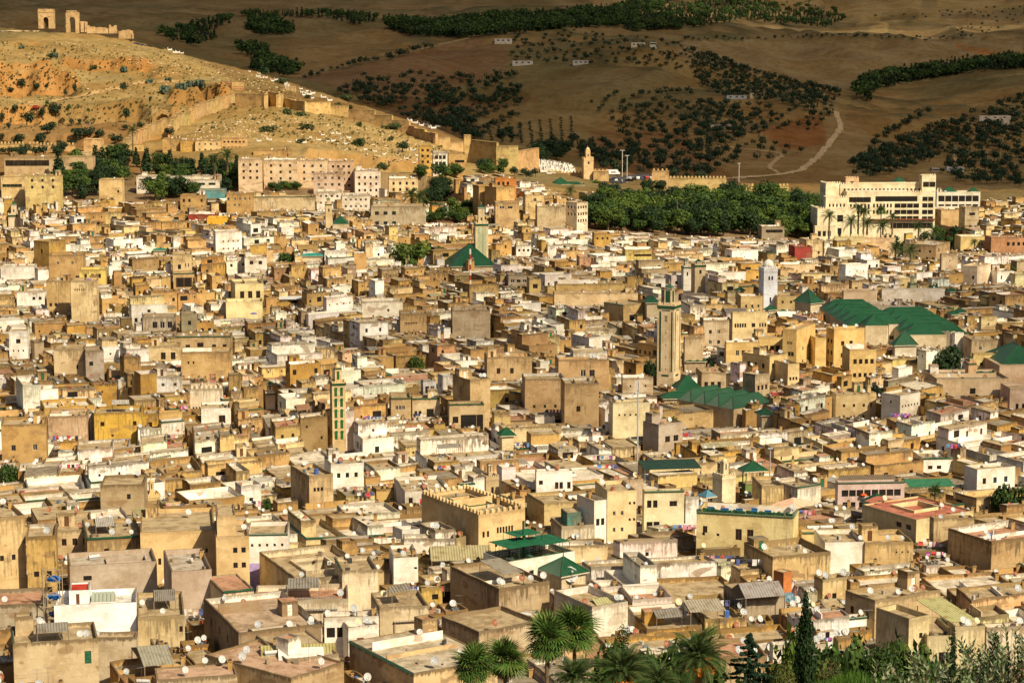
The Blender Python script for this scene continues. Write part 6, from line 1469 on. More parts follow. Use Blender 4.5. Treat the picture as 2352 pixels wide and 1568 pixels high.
# ---------------------------------------------------------------- green tiled roofs
def roof_thing(label, uL, uC, uR, vE, rise, Y, rot, kind='pyramid', n=1, under=4.0, col=GRN, wall=(.60,.50,.34), name='green_roofed_pavilion', cat='pavilion', vB=None, dl=None, dr=None, posts=False, mark=None, over=.5, gap=0):
    Q, z, Lr, Ll = quad(uL, uC, uR, vE, Y, rot, dl, dr)
    cx_ = sum(p[0] for p in Q)/4; cy_ = sum(p[1] for p in Q)/4; zg = float(zterr(cx_, cy_))
    H = House(name, cx_, cy_, zg, label, cat); OCC.append(Q); block(uL, uR, vB or vE+8, Y)
    if mark: LMARK.append((mark, (uL+uR)/2, vE))
    if posts:
        m = H.mb('post')
        for p in inset(Q, .3): m.tube((*p, z-under), (*p, z), .12, .12, 'paint', wall, 6, cap=False)
        m2 = H.mb('base_wall'); m2.box(0, 0, 0, 0, 0, 0, 'paint', wall) if False else None
        volume(H, inset(Q, .1), zg-1, z-under, 0, wall, part='wall', one=True, wins={}, rag=0, st=.3, r=RF)
    else: volume(H, Q, zg-1, z, 0, wall, part='wall', one=True, wins={}, rag=0, st=.3, r=RF)
    if kind == 'pyramid': hip(H.mb('tiled_roof'), Q, z, rise, col, over)
    elif kind == 'hips':                         # n parallel hipped ridges along the right-hand face direction
        for k in range(n):
            q = subq(Q, 0, 1, k/n+gap, (k+1)/n-gap); hip(H.mb('tiled_roof'), q, z+.003*k, rise, col, over if n == 1 else -.02, ridge=0)
    elif kind == 'hips1':
        for k in range(n):
            q = subq(Q, k/n, (k+1)/n, 0, 1); hip(H.mb('tiled_roof'), q, z+.003*k, rise, col, -.02, ridge=1)
    if kind == 'pyramid' and Lr > 3:
        f = H.mb('finial'); f.tube((cx_, cy_, z+rise-.1), (cx_, cy_, z+rise+.9), .12, .03, 'green_tiles', (*col, 1), 5)
    H.flush(); return H
roof_thing('mosque with four parallel green tiled hip roofs rising above stone walls',1528,1685,1772,940,2.8,560,42,'hips',4,cat='mosque',name='mosque',vB=978,mark='the green hip roofed mosque',wall=(.56,.44,.27))
roof_thing('green hipped roof behind the four hip roofs by the tall minaret',1552,1556,1612,898,3.6,600,5,'hips',1,dl=8,name='mosque_hall',cat='mosque hall')
roof_thing('low dark green roof band with white battlements at the minaret foot',1524,1526,1600,915,1.5,588,5,'hips',1,dl=5,name='mosque_hall',cat='mosque hall')
roof_thing('large weathered green pyramid roof in front of the lattice minaret',1033,1037,1137,612,8.0,860,10,'pyramid',vB=620,mark='the big green pyramid roof',name='mosque_hall',cat='mosque hall',dr=None,dl=18)
roof_thing('bright green pyramid roof on the ribbed ochre hall',1826,1862,1888,697,4.6,764,35,'pyramid',name='hall_roof_pavilion',vB=716)
roof_thing('tall green pyramid roof at the west end of the great mosque roofs',1898,1930,1945,734,5.2,735,40,'pyramid',mark='the west pyramid of the great mosque')
roof_thing('western bank of long parallel green roofs of the great mosque',1945,1947,2075,748,3.3,705,4,'hips',5,dl=44,name='mosque_hall',cat='mosque hall',vB=750,mark='the great green mosque roofs')
roof_thing('eastern bank of long parallel green roofs of the great mosque',2078,2080,2225,769,3.3,690,4,'hips',5,dl=46,name='mosque_hall',cat='mosque hall',vB=772)
roof_thing('green hipped gable at the middle of the great mosque roofs',1986,1988,2038,748,3.2,699,6,'hips1',1,dl=7,name='mosque_hall',cat='mosque hall')
roof_thing('green pyramid roof over the white ablution house',2051,2056,2105,793,4.4,655,10,'pyramid',wall=(.66,.60,.48),vB=815)
roof_thing('huge green hip roof at the eastern edge of the town',2292,2296,2420,842,5.0,627,4,'hips1',1,dl=22,name='mosque_hall',cat='mosque hall')
for k,(u,v,w,y_) in enumerate([(2108,733,18,720),(2135,733,20,722),(2162,735,17,724),(2190,722,22,735),(2205,718,24,742),(2145,665,24,812),(2186,670,20,812),(1700,668,18,795),(1770,712,24,760),(1800,718,16,758),(2255,858,9,612),(2278,859,10,612)]):
    roof_thing(['small green pyramid cupola, first of three on the mosque roofs','small green pyramid cupola, middle of three on the mosque roofs','small green pyramid cupola, last of three on the mosque roofs','green pyramid roof on the shrine behind the mosque','larger green pyramid roof joined to the shrine','green pyramid above the long white building','steeper green pyramid east of the long white building','tiny green pyramid west of the white domed minaret','green pyramid at the foot of the white domed minaret','low green pyramid east of the white minaret foot','tiny green cupola on the mosque court, western one','tiny green cupola on the mosque court, eastern one'][k],u-w/2,u-w*.2,u+w/2,v,w*y_/FP*.42,y_,25,'pyramid',name='green_cupola',cat='cupola')
roof_thing('green roofed gazebo on stout posts by the market hall',1702,1712,1758,1082,1.7,432,14,'pyramid',posts=True,under=2.6,name='gazebo',cat='gazebo',wall=(.16,.22,.07),vB=1100,mark='the green gazebo')
roof_thing('little green tiled gazebo over blue tarps on the western terrace',183,200,226,1257,1.4,372,22,'pyramid',posts=False,name='gazebo',cat='gazebo',wall=(.30,.25,.18),vB=1285,mark='the little green gazebo')
roof_thing('green tiled pyramid roof in front of the green netted terrace',1243,1290,1345,1322,2.3,yroof(1290,1332),36,'pyramid',name='green_roofed_pavilion',vB=1330)
roof_thing('green pyramid tent roof beside the orange parasols',1984,2006,2044,1160,1.7,400,18,'pyramid',name='gazebo',cat='gazebo',wall=(.3,.3,.25))
roof_thing('green roofed turret among brown roofs in the centre',1147,1153,1180,1000,1.7,498,14,'pyramid',wall=(.66,.56,.36),name='turret',cat='turret',vB=1030,mark='the green roofed turret')
roof_thing('low green roofs of the mosque by the northern gate minaret',1244,1246,1344,428,1.6,1200,3,'hips',2,dl=14,name='mosque_hall',cat='mosque hall')
roof_thing('green pyramid of the mosque by the northern gate',1266,1275,1308,424,3.6,1196,20,'pyramid')
roof_thing('dusty green tin hip roof west of the small dark tree',1576,1578,1620,830,1.7,640,6,'hips',1,dl=8,name='shed',cat='shed',wall=(.4,.3,.2))
roof_thing('green gable roof beside the slim tan minaret',762,764,800,515,3,962,4,'hips1',1,dl=12,name='hall',cat='hall')
roof_thing('green roof of the prayer hall west of the tall minaret',1484,1486,1512,695,2,735,4,'hips',1,dl=8,name='mosque_hall',cat='mosque hall')
roof_thing('small green lean-to roof below the green hip roofed mosque',1748,1750,1776,953,1.2,538,12,'hips',1,dl=4,name='shed',cat='shed')
roof_thing('turquoise green awning pavilion in the upper west',692,694,740,588,.8,885,3,'hips',1,dl=5,col=(.02,.30,.26),name='awning',cat='awning')
roof_thing('green sheet awning above an ochre gallery',350,352,380,575,.6,905,3,'hips',1,dl=5,col=(.02,.22,.15),name='awning',cat='awning')
roof_thing('dark sloping pyramid of brown tiles near the pinkish square house',1888,1905,1928,712,4.5,745,30,'pyramid',col=(.16,.11,.07),name='brown_roofed_hall',cat='hall')
# ---------------------------------------------------------------- town walls, tombs, hotel, graves, masts
def wall_run(label, pts, h, t=1.6, mer=False, Y=None, col=(.55,.38,.17), name='town_wall', cat='town wall', y0=1000, steps=None, st=.8):
    P = []
    for (u, v) in pts:
        if Y: X, y_, z = at(u, v, Y); P.append((X, y_, z))
        else:
            x, y = hit(u, v, 0, y0, 2500); P.append((float(x[0]), float(y[0]), float(zterr(x, y)[0])))
    o = empty(name, W3(*P[0]), label, cat); r = RF
    segs = []
    for a, b in zip(P, P[1:]):
        L = math.dist(a[:2], b[:2]); k = max(1, int(L/ (14 if steps is None else steps)))
        for i in range(k):
            f0, f1 = i/k, (i+1)/k; p = tuple(a[j]+(b[j]-a[j])*f0 for j in range(3)); q = tuple(a[j]+(b[j]-a[j])*f1 for j in range(3)); segs.append((p, q))
    mm = MB()
    for (p, q) in segs:
        M, L = edge_m(p, q); 
        if not Y: gz_ = [float(zterr(p[0], p[1])), float(zterr(q[0], q[1]))]
        else: gz_ = [p[2], q[2]]
        top = max(gz_)*.5+min(gz_)*.5 + h*r.uniform(.94, 1.06); zb = min(gz_)-3
        m = MB(); c4 = (*[c_*r.uniform(.92, 1.08) for c_ in col], st)
        F8 = [(0, 0), (L+.05, 0), (L+.05, t), (0, t)]; W_ = [tuple(M @ Vector((x_, y_, 0)))[:2] for x_, y_ in F8]
        for i in range(4):
            A, B = W_[i], W_[(i+1) % 4]; Ls = math.dist(A, B); m.face([(*A, zb), (*B, zb), (*B, top), (*A, top)], 'plaster', c4, [(0, top-zb), (Ls, top-zb), (Ls, 0), (0, 0)])
        m.face([(*w_, top) for w_ in W_], 'plaster', c4)
        s_ = m.build('wall_section', o, P[0])
        if mer:
            k = max(1, int(L/2.0))
            for j in range(k):
                x = (j+.5)*L/k; M2 = M.copy(); mm.box(x-.55, x+.55, .01, .55, top, top+.9, 'plaster', c4, M2)
                a_ = [(x-.55, .01, top+.9), (x+.55, .01, top+.9), (x+.55, .55, top+.9), (x-.55, .55, top+.9)]
                for q_ in range(4): mm.face([tuple(M2 @ Vector(a_[q_])), tuple(M2 @ Vector(a_[(q_+1) % 4])), tuple(M2 @ Vector((x, .28, top+1.35)))], 'plaster', c4)
    if mer: s_ = mm.build('merlon_row', o, P[0]); s_['kind'] = 'stuff'
    return o
wall_run('old earthen wall climbing diagonally up the tomb hill to the corner bastion',[(392,318),(400,308),(440,283),(500,252),(540,234)],8.5,mer=False,steps=9)
wall_run('broad bastion wall on the crest below the scaffolded ruin',[(540,244),(612,248),(617,240),(640,247),(652,246)],8.5,steps=20)
wall_run('long bare town wall descending the graveyard ridge towards the corner tower',[(652,246),(700,256),(760,263),(800,270),(860,285),(940,310),(1000,330),(1068,350)],6.8,mer=False,steps=11)
wall_run('tall corner tower of the descending town wall',[(1066,372),(1082,374)],16,t=5,steps=50)
wall_run('smooth tan wall sloping down from the corner tower beside the white graves',[(1082,374),(1140,383),(1190,390),(1238,394)],13,mer=False,steps=60)
wall_run('low crenellated wall between the slope and the gate minaret',[(1240,412),(1290,414),(1337,420)],5,mer=True,Y=1300,steps=20)
wall_run('crenellated block joined to the gate minaret',[(1363,428),(1398,430)],9.5,t=7,mer=True,Y=1288,steps=40)
wall_run('western part of the long crenellated wall behind the park',[(1497,424),(1536,427)],8,mer=True,Y=1290,steps=40)
wall_run('middle part of the long crenellated wall behind the park',[(1536,432),(1668,440)],7.2,mer=True,Y=1280,steps=200)
wall_run('eastern lower part of the long crenellated wall behind the park',[(1668,443),(1812,452)],5.4,mer=True,Y=1270,steps=60)
wall_run('crenellated wall along the foot of the olive grove in the west',[(-40,343),(0,345),(90,347),(172,349)],3.8,mer=True,Y=1245,steps=50)
wall_run('square gate tower of the western crenellated wall',[(193,358),(233,358)],9.5,t=9,mer=False,Y=1238,steps=60,col=(.56,.40,.2))
wall_run('weathered wall linking the gate tower to the hill houses',[(233,356),(300,354),(330,352)],5.5,Y=1240,steps=20)
wall_run('crumbling lower flight of the diagonal wall above the tall palm',[(290,352),(320,332),(350,314),(385,303)],8,steps=9)
wall_run('crenellated garden wall below the big hotel',[(1916,578),(1985,579),(2056,581)],6.5,mer=True,Y=955,steps=60,col=(.66,.54,.33),name='garden_wall',cat='garden wall',st=.5)
def arch_block(m, M, W_, Hh, T, ow, oh, col, cx_=None, rag=0, r=RF):
    """block with a real arched way through it"""
    cx_ = cx_ if cx_ is not None else W_/2; x0, x1 = cx_-ow/2, cx_+ow/2; sp_ = oh-ow/2
    arc = [(cx_-ow/2*math.cos(math.pi*k/10), sp_+ow/2*1.15*math.sin(math.pi*k/10)) for k in range(11)]
    tops = [Hh+(r.uniform(-rag, 0) if rag else 0) for _ in range(13)]
    xs = [0]+[p[0] for p in arc]+[W_]
    def F_(y, flip):
        Qs = [[(0, 0), (x0, 0), (x0, tops[1]), (0, tops[0])], [(x1, 0), (W_, 0), (W_, tops[12]), (x1, tops[11])]]
        for k in range(10): Qs.append([arc[k], arc[k+1], (arc[k+1][0], tops[k+2]), (arc[k][0], tops[k+1])])
        for q in Qs:
            p = [tuple(M @ Vector((a, y, b))) for a, b in q]; m.face(p[::-1] if flip else p, 'plaster', col, [(a, Hh-b) for a, b in (q[::-1] if flip else q)])
    F_(0, False); F_(T, True)
    prof = [(x0, 0)]+arc+[(x1, 0)]
    for a, b in zip(prof, prof[1:]): m.face([tuple(M @ Vector(p)) for p in ((a[0], 0, a[1]), (b[0], 0, b[1]), (b[0], T, b[1]), (a[0], T, a[1]))], 'plaster', col, [(0, 9)]*4)
    for x in (0, W_): m.face([tuple(M @ Vector(p)) for p in ((x, 0, 0), (x, T, 0), (x, T, tops[0 if x == 0 else 12]), (x, 0, tops[0 if x == 0 else 12]))], 'plaster', col, [(0, Hh), (T, Hh), (T, 0), (0, 0)])
    tx = [0, x0]+[p[0] for p in arc[1:]]+[W_]
    for k in range(12): m.face([tuple(M @ Vector(p)) for p in ((tx[k], 0, tops[k]), (tx[k+1], 0, tops[k+1]), (tx[k+1], T, tops[k+1]), (tx[k], T, tops[k]))], 'plaster', col, [(0, .2)]*4)
def px(n, Y): return n*Y/FP
YT = 1880; TC = (.56, .39, .20, .9)
def ruin(label, u, v, parts, cat='tomb', name='ruined_tomb', Y=YT):
    X, _, z = at(u, v, Y); g = z; o = empty(name, W3(X, Y, g), label, cat)
    for (nm, f) in parts:
        m = MB(); f(m, Matrix.Translation((X, Y, g))); m.build(nm, o, (X, Y, g))
def _t1(m, M):
    w, h = px(35, YT), px(41, YT); arch_block(m, M @ Matrix.Translation((0, 0, -1.5)), w, h+1.5, 7, px(12, YT), px(21, YT)+1.5, TC, rag=.5)
def _t1b(m, M):
    w, h = px(35, YT), px(41, YT)
    m.box(-.25, w+.25, -.3, 7.2, h-3.2, h-2.6, 'plaster', TC, M)
    for a in (.5, w-1.1): m.box(a, a+.6, -.22, 0, 0, h-4, 'plaster', TC, M)
    m.box(w*.27, w*.73, 3.5, 3.6, 0, 8.2, 'paint', (.10, .06, .03), M)  # dark sheet set across the arch to make its inside look dark
ruin('square ruined tomb with a tall pointed arch alone on the hilltop', 88, 62, [('arched_wall', _t1), ('cornice', _t1b)])
def _t2(m, M):
    w, h = px(29, YT), px(44, YT); arch_block(m, M @ Matrix.Translation((0, 0, -1.5)), w, h+1.5, 4.5, px(13.5, YT), px(31, YT)+1.5, TC, rag=1.2)
def _t2b(m, M):
    w, h = px(29, YT), px(44, YT)
    for k in range(4): m.box(-.3-k*.35, .3, .5, 4, h*.2*k-1, h*.2*(k+1)-1-.3*k, 'plaster', TC, M) if k < 2 else None
    m.box(.5, w-2, .2, 4.2, h-.05, h+.8, 'plaster', TC, M)
ruin('taller broken tomb arch open to the hills behind', 152, 72, [('arched_wall', _t2), ('cornice', _t2b)])
def blocks(lst, Y=YT, r=RF):
    def f(m, M):
        for (x0, x1, y0, y1, z1) in lst: m.box(px(x0, Y), px(x1, Y), y0, y1, -2, px(z1, Y), 'plaster', TC, M)
    return f
ruin('stub of ruined wall with a dark doorway beside the tomb arch', 183, 69, [('wall', blocks([(0,11,3,5,19),(11,14,2,9,18),(2,9,1,2,17)]))], 'ruin', 'ruined_wall')
ruin('long low crumbling wall of the tomb garden', 198, 72, [('wall', blocks([(0,6,3,4.5,13),(6,18,3,4.5,10),(18,26,3,4.4,8),(26,34,3,4.4,9),(34,44,3,4.5,8),(44,51,3,4.5,6)])), ('broken_pier', blocks([(51,54,2,6,14),(54,62,2,6,10),(62,67,2,6,13),(67,68,2,6,4)]))], 'ruin', 'ruined_wall')
ruin('jagged last wall of the ruins on the east shoulder of the hilltop', 271, 84, [('wall', blocks([(0,8,3,5,12),(8,18,3,5,14),(18,26,3,5,15),(26,32,3,5,13),(31,33,2,7,7)]))], 'ruin', 'ruined_wall')
# rusty scaffold round a ruined tower, red grid
def scaffold(label, u0, u1, v0, v1, Y, dep, nx, nz, col, name='scaffold'):
    X, _, zb = at(u0, v1, Y); X1 = at(u1, v1, Y)[0]; zt = zat(v0, Y); o = empty(name, W3(X, Y, zb), label, 'scaffold')
    for i in range(nx+1):
        for d in (0, dep):
            m = MB(); x = X+(X1-X)*i/nx; m.tube((x, Y+d, zb-3), (x, Y+d, zt), .14, .14, 'metal', col, 4); m.build('pole', o, (X, Y, zb))
    for j in range(nz+1):
        for d in (0, dep):
            m = MB(); z = zb+(zt-zb)*j/nz; m.tube((X, Y+d, z), (X1, Y+d, z), .12, .12, 'metal', col, 4); m.build('ledger', o, (X, Y, zb))
    return o
scaffold('rust red scaffold tower at the end of the cliff cave', 511, 530, 188, 231, 1565, 5, 4, 9, (.24,.08,.03))
scaffold('rust red scaffold in front of the ruined tomb wall', 530, 562, 200, 219, 1560, 4, 6, 4, (.24,.08,.03))
feat('square ruined wall standing behind the scaffold',530,532,560,188,219,4,(.56,.38,.17),G=[],Y=1566,nd=0,hut=False,roof=None,name='ruined_wall',cat='ruin',dl=5,reg=False,base=zat(228,1566))
feat('small crenellated ruin tower above the descending wall',652,653,680,201,232,8,(.56,.39,.19),G=[],Y=1600,nd=0,hut=False,roof=None,name='ruined_tower',cat='ruin',dl=6,rag=.6,reg=False,base=zat(240,1600),cren=[0])
feat('little brick and limewash hut at the foot of the diagonal wall',350,352,390,284,300,5,(.52,.36,.2),G=[],Y=1345,nd=0,hut=False,name='hut',cat='hut',dl=6,rag=.3,reg=False,base=zat(302,1345))
# caves: real rock overhangs, with deep shade painted on the back face
def cave(label, u, v, w, h, Y=None):
    x, y = hit(u, v, 0, 1000, 2300); Y = float(y[0])-2; X = float(x[0]); z = float(zterr(X, Y)); W_, H_ = px(w, Y), px(h, Y)
    m = MB(); r = random.Random(int(u)); n_ = 14
    arc = [(W_/2*math.cos(math.pi*k/n_)*r.uniform(.9, 1.08), H_*math.sin(math.pi*k/n_)*r.uniform(.85, 1.1)) for k in range(n_+1)]
    out = [(a*1.35, b*1.22+.8) for a, b in arc]
    c = (.44, .28, .12, .5); d = 7
    for k in range(n_):
        a, b, A, B = arc[k], arc[k+1], out[k], out[k+1]
        m.face([(X+a[0], Y, z+a[1]), (X+A[0], Y, z+A[1]), (X+B[0], Y, z+B[1]), (X+b[0], Y, z+b[1])], 'soil', c)
        m.face([(X+A[0], Y, z+A[1]), (X+A[0]*1.1, Y+d*1.3, z+A[1]*1.0+1), (X+B[0]*1.1, Y+d*1.3, z+B[1]*1.0+1), (X+B[0], Y, z+B[1])], 'soil', c)
        m.face([(X+b[0], Y, z+b[1]), (X+b[0]*.6, Y+d, z+b[1]*.6), (X+a[0]*.6, Y+d, z+a[1]*.6), (X+a[0], Y, z+a[1])], 'soil', c)
    m.face([(X+a*.6, Y+d, z+b*.6) for a, b in arc[::-1]], 'soil', (.05, .035, .02, 0))  # near-black colour stands for the shade inside the cave
    o = m.build('cave'); o.location = (0, 0, CZ); tag(o, label, 'cave')
cave('black mouthed cave in the quarried cliff above the car road', 376, 277, 38, 24)
cave('wide shadowed hollow in the cliff beside the scaffold', 455, 238, 40, 20)
cave('second hollow in the cliff under the agaves, next to the scaffold', 492, 232, 24, 20)
# graves: bodies of white slabs
gm = MB(); gm.box(-1.1, 1.1, -.45, .45, 0, .5, 'paint', (.74, .70, .64)); gm.box(-1.15, -.95, -.42, .42, .5, 1.2, 'paint', (.76, .73, .68)); gm.box(.95, 1.1, -.35, .35, .5, .85, 'paint', (.76, .73, .68))
gmesh = mesh_of(gm, 'grave')
def graves(poly, n, mind, label, group, s=(1.0, 1.6), Y=None):
    pts = scatter_poly(poly, n, mind); 
    if not pts: return
    a = np.array(pts); x, y = hit(a[:, 0], a[:, 1], 0, 1100, 2300)
    zz9 = zterr(np.nan_to_num(x), np.nan_to_num(y, nan=1500.))
    for i in range(len(pts)):
        if math.isnan(y[i]) or y[i] > 1980: continue
        o = link('grave', gmesh); z = float(zz9[i]); s_ = RS.uniform(*s); o.location = (x[i], y[i], z+CZ-.1); o.scale = (s_, s_, s_*1.15); o.rotation_euler = (0, 0, RS.normal()*.35+.3)
        tag(o, label, 'grave', group)
graves([(1190,362),(1222,362),(1310,382),(1318,396),(1260,400),(1225,385)], 150, 4.6, 'white grave crowded in the cemetery behind the sloping wall', 'white graves by the gate', (1.2, 2.0))
graves([(775,300),(850,345),(1000,345),(1010,372),(940,385),(850,350),(770,330),(590,325),(600,318),(690,320)], 30, 12, 'white grave on the slope above the pink flats', 'white graves on the graveyard slope', (.9, 1.4))
graves([(380,110),(440,122),(470,128),(400,122)], 14, 6, 'white grave on the shoulder of the hill below the parked cars', 'white graves near the crest', (1.2, 2.0))
graves([(530,145),(700,205),(770,235),(720,228),(600,180)], 26, 8, 'white grave along the skyline of the descending ridge', 'white graves on the ridge line', (1.0, 1.8))
graves([(930,275),(1010,292),(1000,297),(940,284)], 10, 6, 'white grave lying on top of the ridge behind the town wall', 'white graves behind the wall', (1.4, 2.2))
# half sunk grave stones and rocks of the hillside: nobody could count them
pts = scatter_poly([(440,300),(560,255),(700,262),(900,300),(1040,350),(1020,380),(900,372),(700,330),(560,322),(420,322)], 620, 3.4) + scatter_poly([(330,110),(520,150),(740,235),(640,240),(480,190),(300,150),(100,90)], 260, 6) + scatter_poly([(0,95),(300,95),(420,200),(0,235)], 160, 8)
a = np.array(pts); x, y = hit(a[:, 0], a[:, 1], 0, 1100, 2300); ok = (~np.isnan(y)) & (y < 2000); x = x[ok]; y = y[ok]; z = zterr(x, y)
n_ = len(x); sx = RS.uniform(.3, 1.0, n_); sy = RS.uniform(.2, .45, n_); sz_ = RS.uniform(.12, .45, n_); th = RS.normal(size=n_)*.5+.3
cu = np.array([(-1,-1,-1),(1,-1,-1),(1,1,-1),(-1,1,-1),(-.8,-.8,1),(.8,-.8,1),(.8,.8,1),(-.8,.8,1)], float)
P = cu[None]*np.stack([sx, sy, sz_], -1)[:, None, :]; co, si = np.cos(th)[:, None], np.sin(th)[:, None]
P = np.stack([P[..., 0]*co-P[..., 1]*si+x[:, None], P[..., 0]*si+P[..., 1]*co+y[:, None], P[..., 2]+z[:, None]+CZ], -1).reshape(-1, 3)
Qf = np.array([(0,1,5,4),(1,2,6,5),(2,3,7,6),(3,0,4,7),(4,5,6,7)]); Q = (Qf[None]+np.arange(n_)[:, None, None]*8).reshape(-1, 4)
tn = np.array([(.44,.33,.18),(.50,.40,.26),(.32,.22,.11),(.38,.27,.14)])[RS.randint(0, 4, n_)]
o = np_mesh('hillside_rubble', P, Q, 'paint', np.repeat(tn, 5, axis=0)); tag(o, 'half sunk grave stones and rocks over the tomb hill', kind='stuff')
# dry tussocks on the hill
pts = scatter_poly([(0,95),(340,100),(640,200),(1040,330),(1040,375),(800,345),(560,300),(380,300),(0,300)], 1500, 4)
a = np.array(pts); x, y = hit(a[:, 0], a[:, 1], 0, 1100, 2300); ok = (~np.isnan(y)) & (y < 2000)
Vv, Qq, Cc = [], [], []; nn = 0
Vp, Qp, Cp = crown_arrays(5, [(0, 0, .2, .8, .8, .35)], 10, .45, [(.24,.19,.08),(.15,.14,.055),(.30,.22,.09)], shell=.2)
for xx, yy, z9 in zip(x[ok], y[ok], zterr(x[ok], y[ok])):
    s_ = RS.uniform(.5, 1.6); Vv.append(Vp*s_+np.array([xx, yy, z9+CZ])); Qq.append(Qp+nn); nn += len(Vp); Cc.append(Cp*RS.uniform(.7, 1.3))
o = np_mesh('dry_grass', np.vstack(Vv), np.vstack(Qq), 'foliage', np.vstack(Cc)); tag(o, 'dry tussocks and weeds dotted over the tomb hill', kind='stuff')

# farm buildings on the far hills
def farm(label, u0, u1, v0, v1, n, col=(.50,.46,.42), dark=3):
    x, y = hit((u0+u1)/2, v1, 0, 1400, 9000); Y = float(y[0])
    return feat(label, u0, u0+1, u1, v0, v1, 3, col, G=[(0, dark, 1, px(5, Y), px(3, Y), .05, .95, px(2, Y), 3, 'p')], Y=Y, nd=0, hut=False, name='farmhouse', cat='farmhouse', reg=False, base=zat(v1+2, Y), ph=.3, rag=0, st=.2, dl=7, roof=None)
farm('long white barn with small openings on the bare dark slope',1135,1176,89,101,5)
farm('whitewashed farm buildings half hidden by olives on the middle slope',1176,1224,140,150,6)
farm('second low white farm row east among the olives',1315,1352,139,149,5,(.42,.40,.38))
farm('white farmhouse behind trees near the top of the orchard',1449,1482,98,108,4,(.55,.48,.36))
farm('small white hut beside the orchard farmhouse',1492,1508,97,110,1,(.5,.46,.4))
farm('walled hill farm with a yellowish front on the olive ridge',1722,1760,214,226,4,(.50,.40,.25))
farm('pale blue white farm shed west of the yellowish one',1668,1715,219,229,5,(.36,.38,.38))
farm('low whitish farm row on the red earth knoll',1632,1682,287,296,3,(.42,.38,.32))
farm('big pinkish white villa on the eastern olive hill',2249,2322,266,286,7,(.52,.45,.38))
farm('white shed with a blue skirting below the eastern olives',2174,2214,384,396,2,(.50,.50,.52))
farm('dull shed west of the blue skirted one',2140,2158,386,395,1,(.42,.38,.34))

# ---------------------------------------------------------------- the big hotel above the town
HC = (.76,.68,.48)
YH = 1090
H, Q, I, zt = feat('big cream palace hotel with rows of arched windows and battlements',1944,1945,2149,441,532,2,HC,G=[(0,6,1,2.0,2.6,.03,.27,2.0,3,'p'),(0,6,1,1.0,2.6,.03,.27,5.5,3,'p'),(0,1,1,21,2.6,.30,.82,1.6,3,'p'),(0,4,3,2.9,2.2,.54,.82,5.2,3.15,'p'),(0,2,4,2.6,2.2,.85,.98,1.9,3.25,'p'),(0,6,2,.9,1.9,.29,.52,5.3,3.15,'p'),(0,6,1,1.0,1.9,.03,.27,8.6,3.1,'p'),(0,7,1,3,2.6,.5,.98,15.0,3,'p')],Y=YH,name='hotel',cat='hotel',nd=0,hut=False,rag=0,st=.15,dl=16,cren=[0],mark='the big hotel',ph=.6)
block(1885, 1945, 545, 1085)
def HF(*a, **k): k.setdefault('st', .15); return feat('-', *a, H=H, nd=0, hut=False, rag=0, roof=None, reg=False, **k)
HF(1928,1930,2118,423,442,2,HC,G=[(0,20,1,1.1,1.9,.03,.99,1.6,3,'p')],Y=1099,cren=[0],dl=12)
HF(1884,1897,1932,421,480,12,HC,G=[(3,2,2,.9,1.8,.1,.9,2.5,5.5,'p')],Y=1098,cren=[0,3])
HF(2116,2118,2150,403,441,2,HC,G=[(0,4,1,.9,2.6,.1,.5,2.5,3,'p'),(0,4,1,.9,2.6,.55,.95,2.5,3,'p')],Y=1097,cren=[0],dl=7)
HF(1941,1943,1973,408,425,2,(.60,.42,.26),G=[(0,3,1,.6,1.2,.35,.6,1.2,3,'p')],Y=1106,cren=[0],dl=6)
HF(1895,1897,1946,453,482,2,HC,G=[(0,5,1,.8,1.6,.1,.95,2.6,3,'p')],Y=1088,cren=[0])
HF(1842,1878,1965,479,547,6,HC,G=[(0,1,1,3,3.4,.5,.7,2.6,3,'p'),(0,1,1,2,5,.5,.68,9,3,'p'),(3,3,1,.7,1.6,.3,.9,2.6,3,'p')],Y=1078,cren=[0,3])
HF(1870,1872,1920,520,548,4,HC,G=[(0,3,1,1.6,2.6,.1,.8,1.6,3,'p')],Y=1070,dl=4)
m_ = MB(); slab(m_, [tuple(Matrix.Translation((0, -.0, 0)) @ Vector((*p, 0)))[:2] for p in inset(subq(Q, .25, 1, -.12, .02), 0)], zat(503, YH), .4, 'paint', (.22, .08, .04)); m_.build('terrace_awning', H.root, H.o)
roof_thing('green pyramid roof rising behind the hotel battlements',2051,2058,2078,418,2.6,1125,20,'pyramid',name='green_roofed_pavilion')
feat('modern glass fronted hotel annex with dark blue windows',2150,2152,2252,441,470,2,(.68,.64,.54),G=[(0,6,1,3.2,3.0,.03,.97,1.2,3,'p'),(0,6,1,2.8,1.0,.03,.97,5.6,3,'p')],Y=1120,nd=0,hut=False,rag=0,st=.1,name='hotel_annex',cat='hotel annex')
roof_thing('green pyramid roof over the glass fronted annex',2163,2172,2196,441,2.6,1126,20,'pyramid',name='green_roofed_pavilion')
roof_thing('small green pyramid at the corner of the annex',2225,2232,2246,440,2.0,1126,20,'pyramid',name='green_roofed_pavilion')
